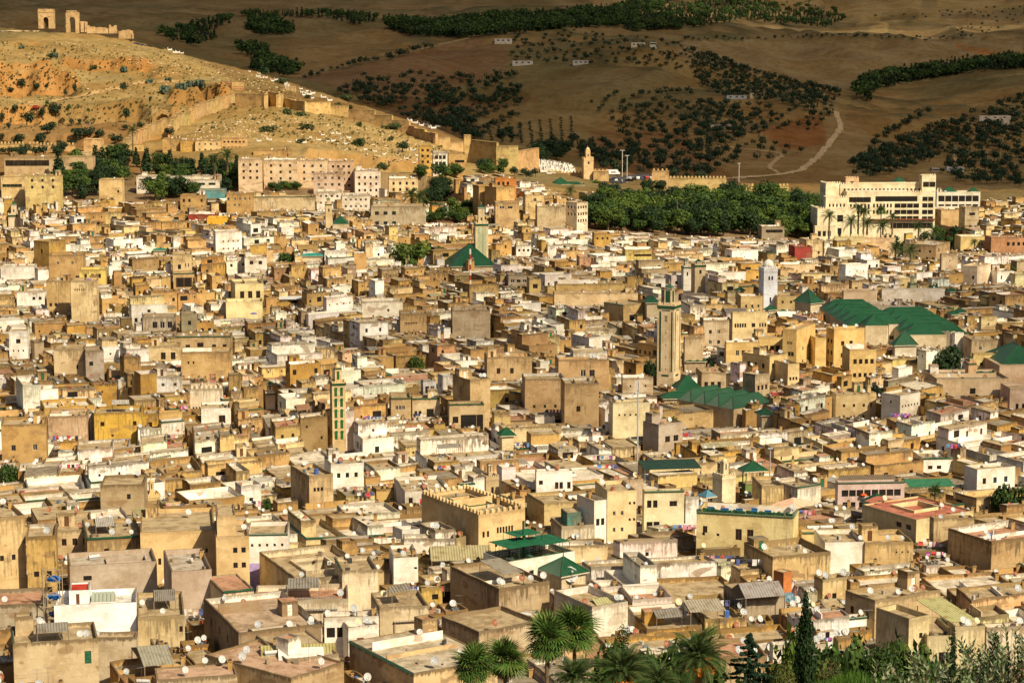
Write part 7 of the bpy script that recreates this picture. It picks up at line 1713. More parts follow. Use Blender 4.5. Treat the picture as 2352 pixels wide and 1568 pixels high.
# ---------------------------------------------------------------- masts and lamps
def mast(label, u, v0, v1, Y, r0, r1, col, name='mast', rings=None, head=None, cat='mast'):
    X, _, zb = at(u, v1, Y); zt = zat(v0, Y); zg = float(zterr(X, Y)); o = empty(name, W3(X, Y, zg), label, cat)
    if rings:
        k = rings; 
        for i in range(k):
            m = MB(); m.tube((X, Y, zb+(zt-zb)*i/k), (X, Y, zb+(zt-zb)*(i+1)/k), r0, r0, 'paint', (.36,.05,.03) if i % 2 else (.62,.58,.54), 6); m.build('section', o, (X, Y, zg))
        m = MB(); m.tube((X, Y, zg), (X, Y, zb), r0*.8, r0*.8, 'metal', (.4,.35,.3), 6); m.build('pole', o, (X, Y, zg))
    else:
        m = MB(); m.tube((X, Y, zg), (X, Y, zt), r0, r1, 'metal', col, 7); m.build('pole', o, (X, Y, zg))
    if head:
        m = MB(); m.box(X-head, X+head, Y-.3, Y+.3, zt-.25, zt, 'metal', col); m.build('lamp_head', o, (X, Y, zg))
    block(u-2, u+2, v1-4, Y)
mast('tall grey steel pole with antennas in the centre of the town',1464,872,1050,478,.22,.14,(.36,.38,.42),name='antenna_pole')
m = MB(); X, Y_, z_ = at(1464, 885, 478); 
for k in range(3): m.box(X-.5+k*.4, X-.25+k*.4, Y_-.35, Y_-.2, z_-1.0, z_+1.0, 'paint', (.5,.5,.52))
bpy.data.objects['antenna_pole']; m.build('antenna_panel', bpy.data.objects['antenna_pole'], tuple(Vector(bpy.data.objects['antenna_pole'].location)-Vector((0,0,CZ))))
mast('red and white striped lattice mast before the big pyramid roof',1080,572,655,790,.38,.38,(.5,.1,.1),rings=7,name='striped_mast')
mast('grey pole beside the green gazebo with lamp heads',1768,1028,1100,440,.16,.12,(.35,.35,.37),name='street_lamp',head=.5,cat='street lamp')
mast('taller of two white light poles by the car park',1429,345,420,1330,.22,.16,(.6,.58,.55),name='light_pole',head=1.4,cat='light pole')
mast('shorter of two white light poles by the car park',1440,357,420,1320,.22,.16,(.6,.58,.55),name='light_pole',head=1.2,cat='light pole')
mast('single light pole behind the long crenellated wall',1697,375,425,1320,.2,.15,(.6,.58,.55),name='light_pole',head=.9,cat='light pole')
mast('dark iron aerial mast on the roofs near the white domed minaret',1778,572,625,795,.14,.06,(.15,.13,.12),name='aerial_mast',cat='mast')
mast('dark thin aerial in front of the lattice minaret',1109,462,512,900,.12,.05,(.08,.08,.08),name='aerial_mast',cat='mast')
for k, u in enumerate((1, 32, 125)): mast(f"{['first','second','third'][k]} wooden pole along the hilltop path from the western edge", u, 47, 72, 1890, .16, .12, (.12,.08,.05), name='utility_pole', cat='utility pole')
for k, (u, v0, v1) in enumerate(((53,217,262),(17,215,250),(141,222,262),(150,222,262),(268,232,270))): mast(f"{['first','second','third','fourth','fifth'][k]} thin dark pole along the quarry road counted eastwards", u, v0, v1, 1450, .14, .1, (.12,.08,.05), name='utility_pole', cat='utility pole')
# parked cars
def car(label, u, v, Y, col, s=1.0, rot=0.0, van=False):
    if Y is None: x, y = hit(u, v, 0, 1000, 2300); Y = float(y[0]); X = float(x[0])
    else: X = at(u, v, Y)[0]
    z = float(zterr(X, Y)) if Y > 1290 and v < 300 else zat(v, Y)
    nm = 'parked_van' if van else 'parked_car'
    o = empty(nm, W3(X, Y, z), label, 'van' if van else 'car'); o.rotation_euler = (0, 0, rot); o.scale = (s, s, s)
    m = MB(); h1 = .75; P = [(-2.1, .35), (2.1, .35), (2.15, .8), (1.3, .95), (.7, 1.45), (-1.2, 1.45), (-1.9, .95), (-2.15, .9)] if not van else [(-2.5, .35), (2.4, .35), (2.45, 1.0), (1.9, 1.3), (1.5, 2.1), (-2.5, 2.1)]
    for y_ in (-.85, .85): m.face([(a, y_, b) for a, b in (P if y_ < 0 else P[::-1])], 'metal', col)
    for a, b in zip(P, P[1:]+P[:1]): m.face([(a[0], -.85, a[1]), (a[0], .85, a[1]), (b[0], .85, b[1]), (b[0], -.85, b[1])], 'metal', col)
    m.build('body', o); m = MB()
    for y_ in (-.86, .86): m.face([(a, y_, b) for a, b in ((-1.5, .97), (1.05, .97), (.6, 1.36), (-1.1, 1.36))][::(1 if y_ < 0 else -1)], 'window_glass', (.02,.02,.02))
    m.build('window', o)
    for wx in (-1.3, 1.3):
        for wy in (-.87, .67): m = MB(); m.tube((wx, wy, .33), (wx, wy+.2, .33), .33, .33, 'paint', (.02,.02,.02), 10); m.build('wheel', o)
CC = [('dark blue',(.03,.04,.10)),('black',(.02,.02,.02)),('dark grey',(.08,.08,.09)),('silver',(.45,.45,.47)),('white',(.7,.7,.7)),('red',(.4,.03,.02))]
for k, (u, c_) in enumerate([(312,0),(319,1),(327,0),(335,2),(343,1)]): car(f"{CC[c_][0]} car parked on the hilltop path, number {['one','two','three','four','five'][k]} counted from the ruins", u, 91, 1868, CC[c_][1], 1.15, .1*k)
car('small red car on the quarry road among olive trees', 83, 257, 1438, CC[5][1], 1.2)
car('blue car on the quarry road below the cliff', 199, 266, 1420, (.05,.09,.25), 1.3)
for k, (u, v, c_) in enumerate([(1412,414,0),(1420,416,4),(1428,413,2),(1450,412,3),(1458,414,1),(1466,412,4),(1474,413,0),(1482,411,5),(1490,412,3),(1445,417,1)]):
    car(f"{CC[c_][0]} car in the car park, number {['one','two','three','four','five','six','seven','eight','nine','ten'][k]} counted from the gate minaret", u, v, 1300, CC[c_][1], 1.15, .3*k)
car('white van parked by the gate minaret', 1409, 402, 1318, (.7,.7,.7), 1.5, .2, True)
# people on the hilltop
def person(label, u, v, top, legs, Y=None, h=1.75):
    if Y is None: x, y = hit(u, v, 0, 1000, 2300); X, Y = float(x[0]), float(y[0])
    else: X = at(u, v, Y)[0]
    z = float(zterr(X, Y)); o = empty('person', W3(X, Y, z), label, 'person')
    me = bpy.data.meshes.new('body'); bm_v = [(0,0,.93),(0,0,1.15),(0,0,1.38),(0,0,1.5),(0,0,1.68),(.22,0,1.36),(.30,.02,1.08),(.28,-.06,.84),(-.22,0,1.36),(-.30,.02,1.08),(-.28,-.06,.84),(.10,0,.88),(.12,-.03,.48),(.13,.02,.06),(-.10,0,.88),(-.12,.03,.48),(-.13,0,.06)]
    ed = [(0,1),(1,2),(2,3),(3,4),(2,5),(5,6),(6,7),(2,8),(8,9),(9,10),(0,11),(11,12),(12,13),(0,14),(14,15),(15,16)]
    rad = [.17,.15,.17,.06,.11,.07,.05,.04,.07,.05,.04,.10,.07,.055,.10,.07,.055]
    mb_ = MB()
    def seg(a, b):
        return
    me.from_pydata(bm_v, ed, []); b_ = link('body', me, o)
    md = b_.modifiers.new('skin', 'SKIN'); 
    for i, r_ in enumerate(rad): me.skin_vertices[0].data[i].radius = (r_, r_)
    me.skin_vertices[0].data[0].use_root = True
    md2 = b_.modifiers.new('sub', 'SUBSURF'); md2.levels = 1; md2.render_levels = 1
    me.materials.append(top)
for nme, c_ in (('cloth_dark', (.03,.03,.04)), ('cloth_blue', (.05,.09,.22)), ('cloth_pale', (.6,.56,.5)), ('cloth_red', (.35,.06,.04)), ('cloth_brown', (.2,.12,.07))):
    m, n, b = nodes_of(nme, .9, .1); b.inputs['Base Color'].default_value = (*c_, 1)
try:
    for k, (u, v, c_, w_) in enumerate([(350,91,'cloth_dark','dark'),(354,92,'cloth_pale','pale'),(358,92,'cloth_red','reddish'),(361,93,'cloth_blue','blue'),(364,93,'cloth_brown','brown'),(273,95,'cloth_dark','black'),(103,64,'cloth_brown','tan'),(180,75,'cloth_dark','dark grey')]):
        person(f"distant person in {w_} clothes {'at the viewpoint east of the parked cars' if k < 5 else ['walking alone below the ruined wall','by the square tomb','standing at the foot of the broken arch'][k-5]}", u, v, MATS[c_], None)
except Exception as e: print('PERSON', e)
# ---------------------------------------------------------------- palms
def fan_leaf(r, L=1.25, n=16):
    mb = MB(); pet = .55
    mb.tube((0, 0, 0), (pet, 0, pet*.35), .03, .02, 'foliage', (.12,.13,.04), 3, cap=False)
    c = Vector((pet, 0, pet*.35)); droop = r.uniform(.1, .5)
    for k in range(n):
        a = math.radians(-105+210*(k+.5)/n); d = Vector((math.cos(a), math.sin(a), .22-abs(a)*.12)); w = .055; l = L*(1-.18*abs(a)/1.8)
        s_ = d.cross(Vector((0, 0, 1))).normalized()*w; mid = c+d*l*.62; tip = c+d*l+Vector((0, 0, -droop*l*.45))
        col = random.choice([(.07,.13,.028), (.05,.10,.02), (.10,.16,.035)]); col = tuple(x*r.uniform(.8, 1.2) for x in col)
        mb.face([tuple(c), tuple(mid-s_), tuple(tip), tuple(mid+s_)], 'foliage', col)
    return mesh_of(mb, 'leaf')
def frond(r, L=3.0, n=26, dead=False):
    mb = MB(); pts = []
    for k in range(n+1):
        t = k/n; pts.append(Vector((L*(t-.16*t*t*t), 0, L*(.42*t-.62*t*t))))
    base = (.16,.11,.04) if dead else (.045,.085,.025)
    for k in range(0, n, 4): mb.tube(pts[k], pts[min(k+4, n)], .035*(1-k/n)+.01, .035*(1-(k+4)/n)+.01 if k+4 < n else .008, 'foliage', (.15,.14,.05), 3, cap=False)
    for k in range(2, n):
        p = pts[k]; t = k/n; l = .55*math.sin(math.pi*min(1, t*1.05+.12))+.12; d = (pts[min(k+1, n)]-pts[k-1]).normalized()
        for sgn in (-1, 1):
            o = (d*.75+Vector((0, sgn, .18))).normalized()*l; w = d*.035; c = tuple(x*r.uniform(.7, 1.4) for x in base)
            mb.face([tuple(p-w), tuple(p+w), tuple(p+o*.95+w*.3-Vector((0, 0, .10*l))), tuple(p+o-Vector((0, 0, .16*l)))], 'foliage', c)
    return mesh_of(mb, 'frond')
rp = random.Random(8)
FAN = [fan_leaf(rp) for _ in range(4)]; FRO = [frond(rp) for _ in range(4)]; DEAD = [frond(rp, 2.2, 14, True) for _ in range(2)]
DFAN = []
for _ in range(2):
    random.seed(3); me_ = fan_leaf(rp, .9, 10); 
    d_ = me_.color_attributes['tint'].data
    for q in d_: q.color = (.20*rp.uniform(.7, 1.1), .14, .06, 1)
    DFAN.append(me_)
def palm_trunk(o, h, r0, r1, lean, rnd):
    mb = MB(); n = 9
    for k in range(n):
        t0, t1 = k/n, (k+1)/n
        mb.tube((lean*t0*t0, 0, h*t0), (lean*t1*t1, 0, h*t1), r0+(r1-r0)*t0+.03, r0+(r1-r0)*t1, 'bark', (.1,.08,.05), 9, cap=False)
    mb.build('trunk', o)
def palm(label, u, v, cpx, Y, kind='fan', lean=0.0, nleaf=None, group=None, fruit=False, name='palm_tree', zg=None, small=False):
    """crown centre at (u, v), crown cpx wide"""
    X, _, zc = at(u, v, Y); zg = zg if zg is not None else float(zterr(X, Y)); h = zc-zg; R_ = px(cpx, Y)/2
    o = empty(name, W3(X, Y, zg), label, 'palm', group); rnd = random.Random(int(u)); palm_trunk(o, h, R_*.13, R_*.10, lean, rnd)
    n = nleaf or (46 if kind == 'fan' else 58); meshes = FAN if kind == 'fan' else FRO; s = R_/(1.12 if kind == 'fan' else 2.0)
    for k in range(n):
        az = k*2.39996+rnd.uniform(-.2, .2); f = (k+.5)/n
        el = math.radians(80-128*f+rnd.uniform(-14, 14)) if kind == 'fan' else math.radians(66-108*f+rnd.uniform(-7, 7))
        l = link('leaf' if kind == 'fan' else 'frond', rnd.choice(meshes), o)
        l.matrix_basis = Matrix.Translation((lean, 0, h)) @ Matrix.Rotation(az, 4, 'Z') @ Matrix.Rotation(-el, 4, 'Y') @ Matrix.Rotation(rnd.uniform(-.4, .4), 4, 'X') @ Matrix.Scale(s*rnd.uniform(.72, 1.15), 4)
    for k in range(0 if small else (30 if kind == 'fan' else 14)):
        az = k*2.39996; el = math.radians(-40-rnd.uniform(0, 45)); l = link('dead_leaf', rnd.choice(DFAN if kind == 'fan' else DEAD), o)
        l.matrix_basis = Matrix.Translation((lean, 0, h-R_*.1)) @ Matrix.Rotation(az, 4, 'Z') @ Matrix.Rotation(-el, 4, 'Y') @ Matrix.Scale(s*.85, 4)
    if fruit:
        for k in range(7):
            az = k*.9; m = MB(); rr = random.Random(k)
            cx_, cy_, cz_ = math.cos(az)*R_*.36+lean, math.sin(az)*R_*.36, h-R_*.18-rr.random()*R_*.18
            for j in range(60): 
                a, b = rr.uniform(0, 6.28), rr.uniform(-1, 1); q = Vector((math.cos(a), math.sin(a), b)).normalized()*rr.random()**.4*R_*.20; s_ = R_*.035; p = Vector((cx_, cy_, cz_))+q
                m.face([tuple(p+Vector((-s_, 0, 0))), tuple(p+Vector((0, -s_, -s_))), tuple(p+Vector((s_, 0, 0))), tuple(p+Vector((0, s_, s_)))], 'paint', (.75*rr.uniform(.7, 1.1), .20, .015))
            m.tube((lean, 0, h), (cx_, cy_, cz_), .05, .03, 'paint', (.6,.2,.03), 4, cap=False); m.build('fruit_cluster', o)
    return o
palm('tall fan palm, western one of the joined pair near the bottom',1254,1470,92,258,'fan',.2,group='fan palms at the foot of the town')
palm('tallest fan palm, eastern one of the joined pair near the bottom',1321,1450,88,262,'fan',-.1,group='fan palms at the foot of the town')
palm('shorter fan palm standing west of all the others',1084,1530,84,246,'fan',.1,group='fan palms at the foot of the town')
palm('fan palm with a thick skirt between the short one and the pair',1160,1517,84,248,'fan',0,group='fan palms at the foot of the town')
palm('date palm laden with orange fruit in the lower middle',1604,1512,150,240,'date',.1,fruit=True)
palm('dark date palm with wide arching fronds between the fan palms and the fruiting palm',1430,1545,140,236,'date',0,fruit=True)
palm('low date palm under the pair of fan palms',1318,1556,110,232,'date',0)
palm('date palm crown cut by the lower edge beside the fruiting palm',1515,1568,110,230,'date',0)
SP = [('tall slim palm rising above the hill houses in the west',304,300,28,1225,'date'),('palm beside the pink flats, taller of two',522,358,34,1100,'date'),('palm beside the pink flats, shorter of two',492,372,36,1098,'date'),('date palm next to the walled grove, western of two',945,450,36,1010,'date'),('date palm next to the walled grove, eastern of two',965,455,38,1005,'date'),
 ('palm below the crenellated block of the gate',1368,428,24,1240,'fan'),('palm among houses below the gate minaret mosque',1310,440,30,1150,'date'),('thin tall fan palm at the western park edge',1474,462,14,1060,'fan'),('very thin tall fan palm in the park',1556,448,13,1070,'fan'),('feathery palm by the long crenellated wall',1682,432,26,1240,'date'),
 ('large palm before the hotel gate wing, western',1905,497,28,1040,'date'),('tall palm in front of the hotel, upper western',1972,480,27,1045,'date'),('palm just east of the upper western hotel palm',1984,488,25,1042,'date'),('broad palm at the hotel terrace foot',1955,510,34,1035,'date'),('palm low in the hotel garden',1992,515,30,1032,'date'),('slim palm in front of the hotel windows',2024,487,17,1045,'fan'),('palm near the hotel ground floor loggia',2050,500,24,1042,'date'),('low palm cluster in the middle of the hotel garden',2028,520,30,1030,'date'),('palm at the eastern end of the hotel garden',2110,522,26,1030,'date'),('shaggy palm by the yellow villa garden',2145,533,26,1010,'date'),
 ('date palm among houses below the garden wall, western',2057,572,34,915,'date'),('date palm among houses below the garden wall, eastern',2092,578,34,910,'date'),('small palm by the quarry road, western',108,238,9,1440,'fan'),('small palm by the quarry road, eastern',158,248,11,1430,'fan'),('tiny palm at the end of the quarry road',203,254,8,1420,'fan'),('small palm beside the plain yellow villa',2238,558,18,950,'date'),('green palm on the pink restaurant terrace',2148,1128,44,418,'date')]
for (lab, u, v, c_, Y, kd) in SP:
    c_ = c_*1.3 if Y > 900 and Y < 1110 else c_
    palm(lab, u, v, c_, Y, kd, 0, nleaf=26, small=True); BLOCK.append((u-5, u+5, v+c_*.5, Y))

# ---------------------------------------------------------------- trees at the foot of the town
def near_tree(name, label, u, vtop, w, Y, lobes, n, leaf, cols, cat='tree', trunk=None, seed=1, shell=.45):
    X, _, zt = at(u, vtop, Y); zg = float(zterr(X, Y)); Hh = zt-zg; W_ = px(w, Y)
    V, Q, C = crown_arrays(seed, [(a*W_, b*W_, Hh-c*W_ if c < 0 else c*Hh, rx*W_, ry*W_, rz*Hh) for a, b, c, rx, ry, rz in lobes], n, leaf, cols, shell=shell)
    o = empty(name, W3(X, Y, zg), label, cat); cm = np_mesh('crown', V, Q, 'foliage', C, parent=o)
    mb = trunk_arrays(Hh*.45, W_*.05+.1, .08, seed=seed, branches=4); mb.build('trunk', o)
    return o
def cyp(label, u, vtop, w, Y, n=9000):
    X, _, zt = at(u, vtop, Y); zg = float(zterr(X, Y)); Hh = zt-zg; W_ = px(w, Y)*.80; r = np.random.RandomState(int(u))
    L = []
    for k in range(34):
        t = k/33; rad = W_*(.80 if t < .6 else .80*math.cos((t-.6)/.4*1.3))+.05; zz = Hh*.08+Hh*.9*t
        for j in range(6):
            a = r.rand()*6.28; L.append((math.cos(a)*rad*.45, math.sin(a)*rad*.42, zz+r.normal()*.1, rad*.62, rad*.62, Hh*.045))
    V, Q, C = crown_arrays(int(u), L, n, .16, [(.018,.042,.014), (.028,.058,.018), (.012,.028,.010)], shell=.6)
    P4 = V.reshape(-1, 4, 3); c_ = P4.mean(1, keepdims=True); P4 = c_+(P4-c_)*np.array([.7, .7, 1.9]); 
    o = empty('cypress_tree', W3(X, Y, zg), label, 'cypress'); np_mesh('crown', P4.reshape(-1, 3), Q, 'foliage', C, parent=o); trunk_arrays(Hh*.2, .25, .15, branches=0).build('trunk', o)
cyp('tall dark cypress standing against the white drying terrace',1853,1368,42,245,18000)
cyp('small slim cypress in front of the tall cream house',2191,1448,24,252,5000)
# conifer with layered drooping boughs
X, Y_, zt = at(1722, 1450, 240); zg = float(zterr(X, Y_)); Hh = zt-zg
o = empty('conifer_tree', W3(X, Y_, zg), 'ragged blue green conifer with layered boughs west of the tall cypress', 'conifer')
trunk_arrays(Hh*.98, .18, .04, branches=0).build('trunk', o)
rr = random.Random(4); nrs = np.random.RandomState(4)
for k in range(34):
    z = Hh-(.3+k*.17); L = .25+.085*k*rr.uniform(.85, 1.25); az = k*2.4
    V, Q, C = crown_arrays(k, [(L*.35, 0, 0, L*.4, .20, .12), (L*.8, 0, -.12, L*.35, .26, .12)], 300, .15, [(.014,.04,.022), (.022,.055,.03), (.010,.028,.016)], shell=.1)
    b_ = np_mesh('bough', V, Q, 'foliage', C, parent=o); b_.matrix_basis = Matrix.Translation((0, 0, z)) @ Matrix.Rotation(az, 4, 'Z')
near_tree('wispy_tree','dark wispy tamarisk-like tree rising behind the dark date palm',1432,1418,84,244,[(0,0,.86,.20,.2,.12),(-.1,0,.70,.32,.3,.14),(.15,.1,.58,.42,.35,.16),(.1,0,.45,.5,.4,.14)],6500,.13,[(.03,.05,.015),(.045,.06,.018),(.02,.035,.012)],seed=21)
near_tree('broad_tree','broad mid green tree below the tall cream house',2030,1462,180,250,[(0,0,.80,.28,.3,.16),(-.3,0,.68,.28,.3,.14),(.28,.1,.70,.26,.3,.15),(0,0,.55,.5,.4,.2)],9000,.15,[(.045,.085,.016),(.06,.105,.02),(.03,.06,.014)],seed=22)
near_tree('shrub','yellowish bush between the conifer and the tall cypress',1800,1508,66,243,[(0,0,.8,.5,.4,.18),(.2,0,.62,.5,.4,.2)],3600,.12,[(.09,.10,.025),(.07,.085,.02),(.12,.11,.03)],cat='bush',seed=23)
near_tree('shrub','reddish brown dry bush east of the tall cypress',1905,1500,70,246,[(0,0,.82,.5,.4,.16),(-.2,0,.62,.5,.4,.2)],3000,.11,[(.11,.085,.035),(.08,.075,.03)],cat='bush',seed=24)
near_tree('broad_tree','dark leafy tree behind the grey fan palms at the bottom',1475,1500,120,250,[(0,0,.85,.4,.4,.14),(.2,0,.65,.5,.4,.2)],5000,.14,[(.02,.045,.015),(.03,.06,.018)],seed=25)
near_tree('shrub','dark bush at the foot of the eastern tower house',2285,1500,70,255,[(0,0,.8,.5,.4,.2),(.1,0,.6,.5,.4,.2)],3000,.13,[(.025,.05,.02),(.04,.07,.02)],cat='bush',seed=26)
# reeds
V_r = []; C_r = []
rs = np.random.RandomState(2)
for k in range(3400):
    u = rs.uniform(1860, 2060); Y = rs.uniform(230, 248); X = at(u, 1500, Y)[0]; zt = zat(1530+abs(u-1960)*.35+rs.uniform(0, 50), Y); h = rs.uniform(.6, 1.6); a = rs.uniform(0, 6.28); w = .05; l = rs.normal(size=2)*.3
    V_r.append([(X-w*math.cos(a), Y-w*math.sin(a), zt-h+CZ), (X+w*math.cos(a), Y+w*math.sin(a), zt-h+CZ), (X+l[0]+w*.2, Y+l[1], zt+CZ), (X+l[0], Y+l[1], zt+CZ)]); C_r.append(np.array((.06,.13,.018))*rs.uniform(.6, 1.4))
Vr = np.array(V_r).reshape(-1, 3); o = np_mesh('reeds', Vr, np.arange(len(Vr)).reshape(-1, 4), 'foliage', np.array(C_r)); tag(o, 'bright green reeds filling the garden below the cypress', kind='stuff')
# scrub that covers the slope under the town edge
P_ = []
rs = np.random.RandomState(6)
for k in range(95):
    Y = rs.uniform(250, 264); u = rs.choice([rs.uniform(1380, 1600), rs.uniform(1740, 2120), rs.uniform(1780, 2320)]); X = at(u, 1560, Y)[0]; z = float(zterr(X, Y)); zt = zat(rs.uniform(1512, 1575), Y); 
    P_.append(('broad', rs.randint(5), X, Y, z, rs.uniform(.5, .75), max(.3, (zt-z)/10.8/.6), rs.rand()*6))
merged('undergrowth', P_, 'dark green scrub on the slope below the town', keep=.8)
# olive branches close to the camera
lr = random.Random(12)
def olive_twig(L, n):
    mb = MB(); lv = MB(); p = Vector((0, 0, 0)); d = Vector((lr.uniform(-.2, .2), lr.uniform(-.2, .2), 1)).normalized(); st_ = L/n
    for k in range(n):
        q = p+d*st_; mb.tube(p, q, .006*(1-k/n)+.002, .006*(1-(k+1)/n)+.0015, 'bark', (.3,.28,.2), 4, cap=False)
        for s_ in (0, 1):
            a = k*1.57+s_*math.pi+lr.uniform(-.3, .3); o_ = (Vector((math.cos(a), math.sin(a), 0))*.75+d*.75).normalized(); l = lr.uniform(.06, .085); w = o_.cross(d).normalized()*.013
            c = (.045,.075,.028) if lr.random() < .6 else (.26,.31,.19); c = tuple(x*lr.uniform(.8, 1.2) for x in c)
            b = q+o_*.004; lv.face([tuple(b), tuple(b+o_*l*.5-w), tuple(b+o_*l), tuple(b+o_*l*.5+w)], 'foliage', c)
        p = q; d = (d+Vector((lr.uniform(-.12, .12), lr.uniform(-.12, .12), lr.uniform(-.05, .1)))).normalized()
    lm = mesh_of(lv, 'leaves'); tm = mesh_of(mb, 'twig'); return tm, lm
TW = [olive_twig(lr.uniform(.5, .75), 24) for _ in range(6)]
for (lab, u0, u1, vt, Y, n) in (('silver green olive tree whose leafy shoots reach up at the lower eastern corner',2235,2400,1425,21.5,80), ('second olive tree with lighter shoots lower down beside the first',1990,2260,1478,20.5,64)):
    uc = (u0+u1)/2; X, _, z_ = at(uc, vt+110, Y); zg = float(zterr(X, Y)); o = empty('olive_tree', W3(X, Y, zg), lab, 'tree')
    mb = MB(); mb.tube((0, 0, -.5), (0, 0, (z_-zg)*.5), .22, .14, 'bark', (.2,.17,.12), 8, cap=False)
    for k in range(7):
        t = (k+.5)/7; xe = (at(u0+(u1-u0)*t, vt, Y)[0]-X); mb.tube((0, 0, (z_-zg)*.5-.1), (xe*.7, lr.uniform(-.3, .3), (z_-zg)-.1), .08, .02, 'bark', (.2,.17,.12), 6, cap=False)
    mb.build('trunk', o)
    for k in range(n):
        u = u0+(u1-u0)*(k+.5)/n+lr.uniform(-6, 6); prof = lr.random()**1.4
        edge_ = vt + abs((u-uc)/(u1-u0)*2)**2*55 + prof*150 + (20 if k % 5 else 0)
        y_ = Y+lr.uniform(-.5, .6); x_, _, zz = at(u, edge_, y_); tw, lf = TW[lr.randrange(6)]; Ls = .62
        ax = Matrix.Translation((x_-X, y_-Y, zz-zg-Ls*.95)) @ Matrix.Rotation(lr.uniform(0, 6.28), 4, 'Z') @ Matrix.Rotation(lr.uniform(-.45, .45), 4, 'X')
        a_ = link('twig', tw, o); a_.matrix_basis = ax; b_ = link('leaves', lf, a_); b_['kind'] = 'stuff'
# ---------------------------------------------------------------- things on the near roofs
feat_ = None
# white villa
H, Q, I, zt = feat('bright white villa with a red roofed stair room and a glazed skylight',119,124,313,1390,1462,9,(.86,.86,.88),G=[(0,1,1,.75,1.0,.12,.18,3.6,3)],dl=8.5,nd=0,hut=False,rag=0,st=.03,inc=(.84,.84,.85),rc=(.62,.60,.56),roof=None,ph=1.0,mark='the white villa',name='white_villa',cat='villa')
q = subq(I, .16, .42, .35, .95); volume(H, q, zt, zt+2.1, .25, (.84,.84,.86), rcol=(.42,.05,.03), part='stair_room', one=True, wins={0: [(1.0, 1.5, zt+.1, zt+1.8, 'd')]}, rag=0, st=.03, r=RF)
q = subq(I, .44, .74, .25, .8); m = H.mb('skylight'); a, b = bil(q, 0, .55), bil(q, 1, .55)
for s_ in range(6):
    f0, f1 = s_/6+.01, (s_+1)/6-.01; P2 = lambda A, B, f: (A[0]+(B[0]-A[0])*f, A[1]+(B[1]-A[1])*f)
    m.face([(*P2(q[0], q[1], f0), zt+.7), (*P2(q[0], q[1], f1), zt+.7), (*P2(a, b, f1), zt+1.6), (*P2(a, b, f0), zt+1.6)], 'metal', (.30,.34,.28))
    m.face([(*P2(a, b, f0), zt+1.6), (*P2(a, b, f1), zt+1.6), (*P2(q[3], q[2], f1), zt+.7), (*P2(q[3], q[2], f0), zt+.7)], 'metal', (.30,.34,.28))
volume(H, inset(q, -.1), zt, zt+.68, 0, (.8,.8,.8), part='skylight_base', one=True, wins={}, rag=0, st=.05, r=RF)
H.flush()
# scaffold with blue tarps
def near_scaffold():
    Y = 316; X, _, zb = at(102, 1452, Y); X1 = at(140, 1452, Y)[0]; zt = zat(1308, Y); zg = float(zterr(X, Y)); o = empty('scaffold_tower', W3(X, Y, zg), 'wooden scaffold tower with blue tarpaulin bundles on its stages', 'scaffold')
    for x in (X, X1):
        for d in (0, 2): m = MB(); m.tube((x, Y+d, zg), (x, Y+d, zt), .09, .08, 'paint', (.34,.26,.17), 5); m.build('post', o, (X, Y, zg))
    for k in range(6):
        z = zb+(zt-zb)*k/5; m = MB(); m.box(X-.2, X1+.2, Y-.08, Y+.02, z, z+.12, 'paint', (.36,.28,.18)); m.build('rail', o, (X, Y, zg))
        if k < 5: m = MB(); m.tube((X if k % 2 else X1, Y-.05, z), (X1 if k % 2 else X, Y-.05, z+(zt-zb)/5), .06, .06, 'paint', (.34,.26,.17), 4); m.build('brace', o, (X, Y, zg))
    for k in (4, 2.6, 1.2, .3):
        V, Q, C = crown_arrays(int(k*10), [((X+X1)/2+.2-X, 1, zb-zg+(zt-zb)*k/5+.3, .9, .6, .35)], 160, .3, [(.02,.12,.42), (.03,.18,.55)], shell=.8)
        c_ = np_mesh('tarpaulin', V, Q, 'paint', C); c_.location = W3(X, Y, zg); tag(c_, f"bright blue tarpaulin bundle on the {['lowest','second','third','top'][[.3,1.2,2.6,4].index(k)]} stage of the wooden scaffold", 'tarpaulin', 'blue tarpaulins')
near_scaffold()
# green netted terrace
H, Q, I, zt = feat('white riad terrace under a dark green netting canopy on green posts',1110,1168,1320,1290,1328,34,(.80,.78,.70),G=[(0,3,1,.8,1.0,.08,.6,1.1,3,'green'),(0,1,1,.7,1.6,.3,.4,1.0,3,'p')],nd=0,hut=False,rag=0,st=.15,roof=None,ph=1.0,dr=None,mark='the green netted terrace',name='riad_terrace',cat='terrace')
for (s0, s1, t0, t1, hz) in ((.02, .5, .05, .9, 3.0), (.5, .97, .05, .9, 2.7), (.3, .7, .5, 1.05, 3.9)):
    q = subq(I, s0, s1, t0, t1); m = H.mb('canopy_net'); slab(m, q, zt+hz, .05, 'corrugated', (.008,.12,.05,1))
    for e in range(4):
        A, B = q[e], q[(e+1) % 4]; k = max(2, int(math.dist(A, B)/1.6))
        for j in range(k+1):
            p = (A[0]+(B[0]-A[0])*j/k, A[1]+(B[1]-A[1])*j/k); m = H.mb('post'); m.tube((*p, zt), (*p, zt+hz), .05, .05, 'paint', (.008,.10,.045), 4, cap=False)
        m = H.mb('rail'); M, L = edge_m(A, B)
        for z in (.9, .5): m.box(0, L, -.03, .03, zt+z, zt+z+.06, 'paint', (.008,.10,.045), M)
m = H.mb('flue'); p = bil(I, .45, .6); m.tube((*p, zt), (*p, zt+6.2), .2, .2, 'paint', (.01,.10,.045), 8)
H.flush()
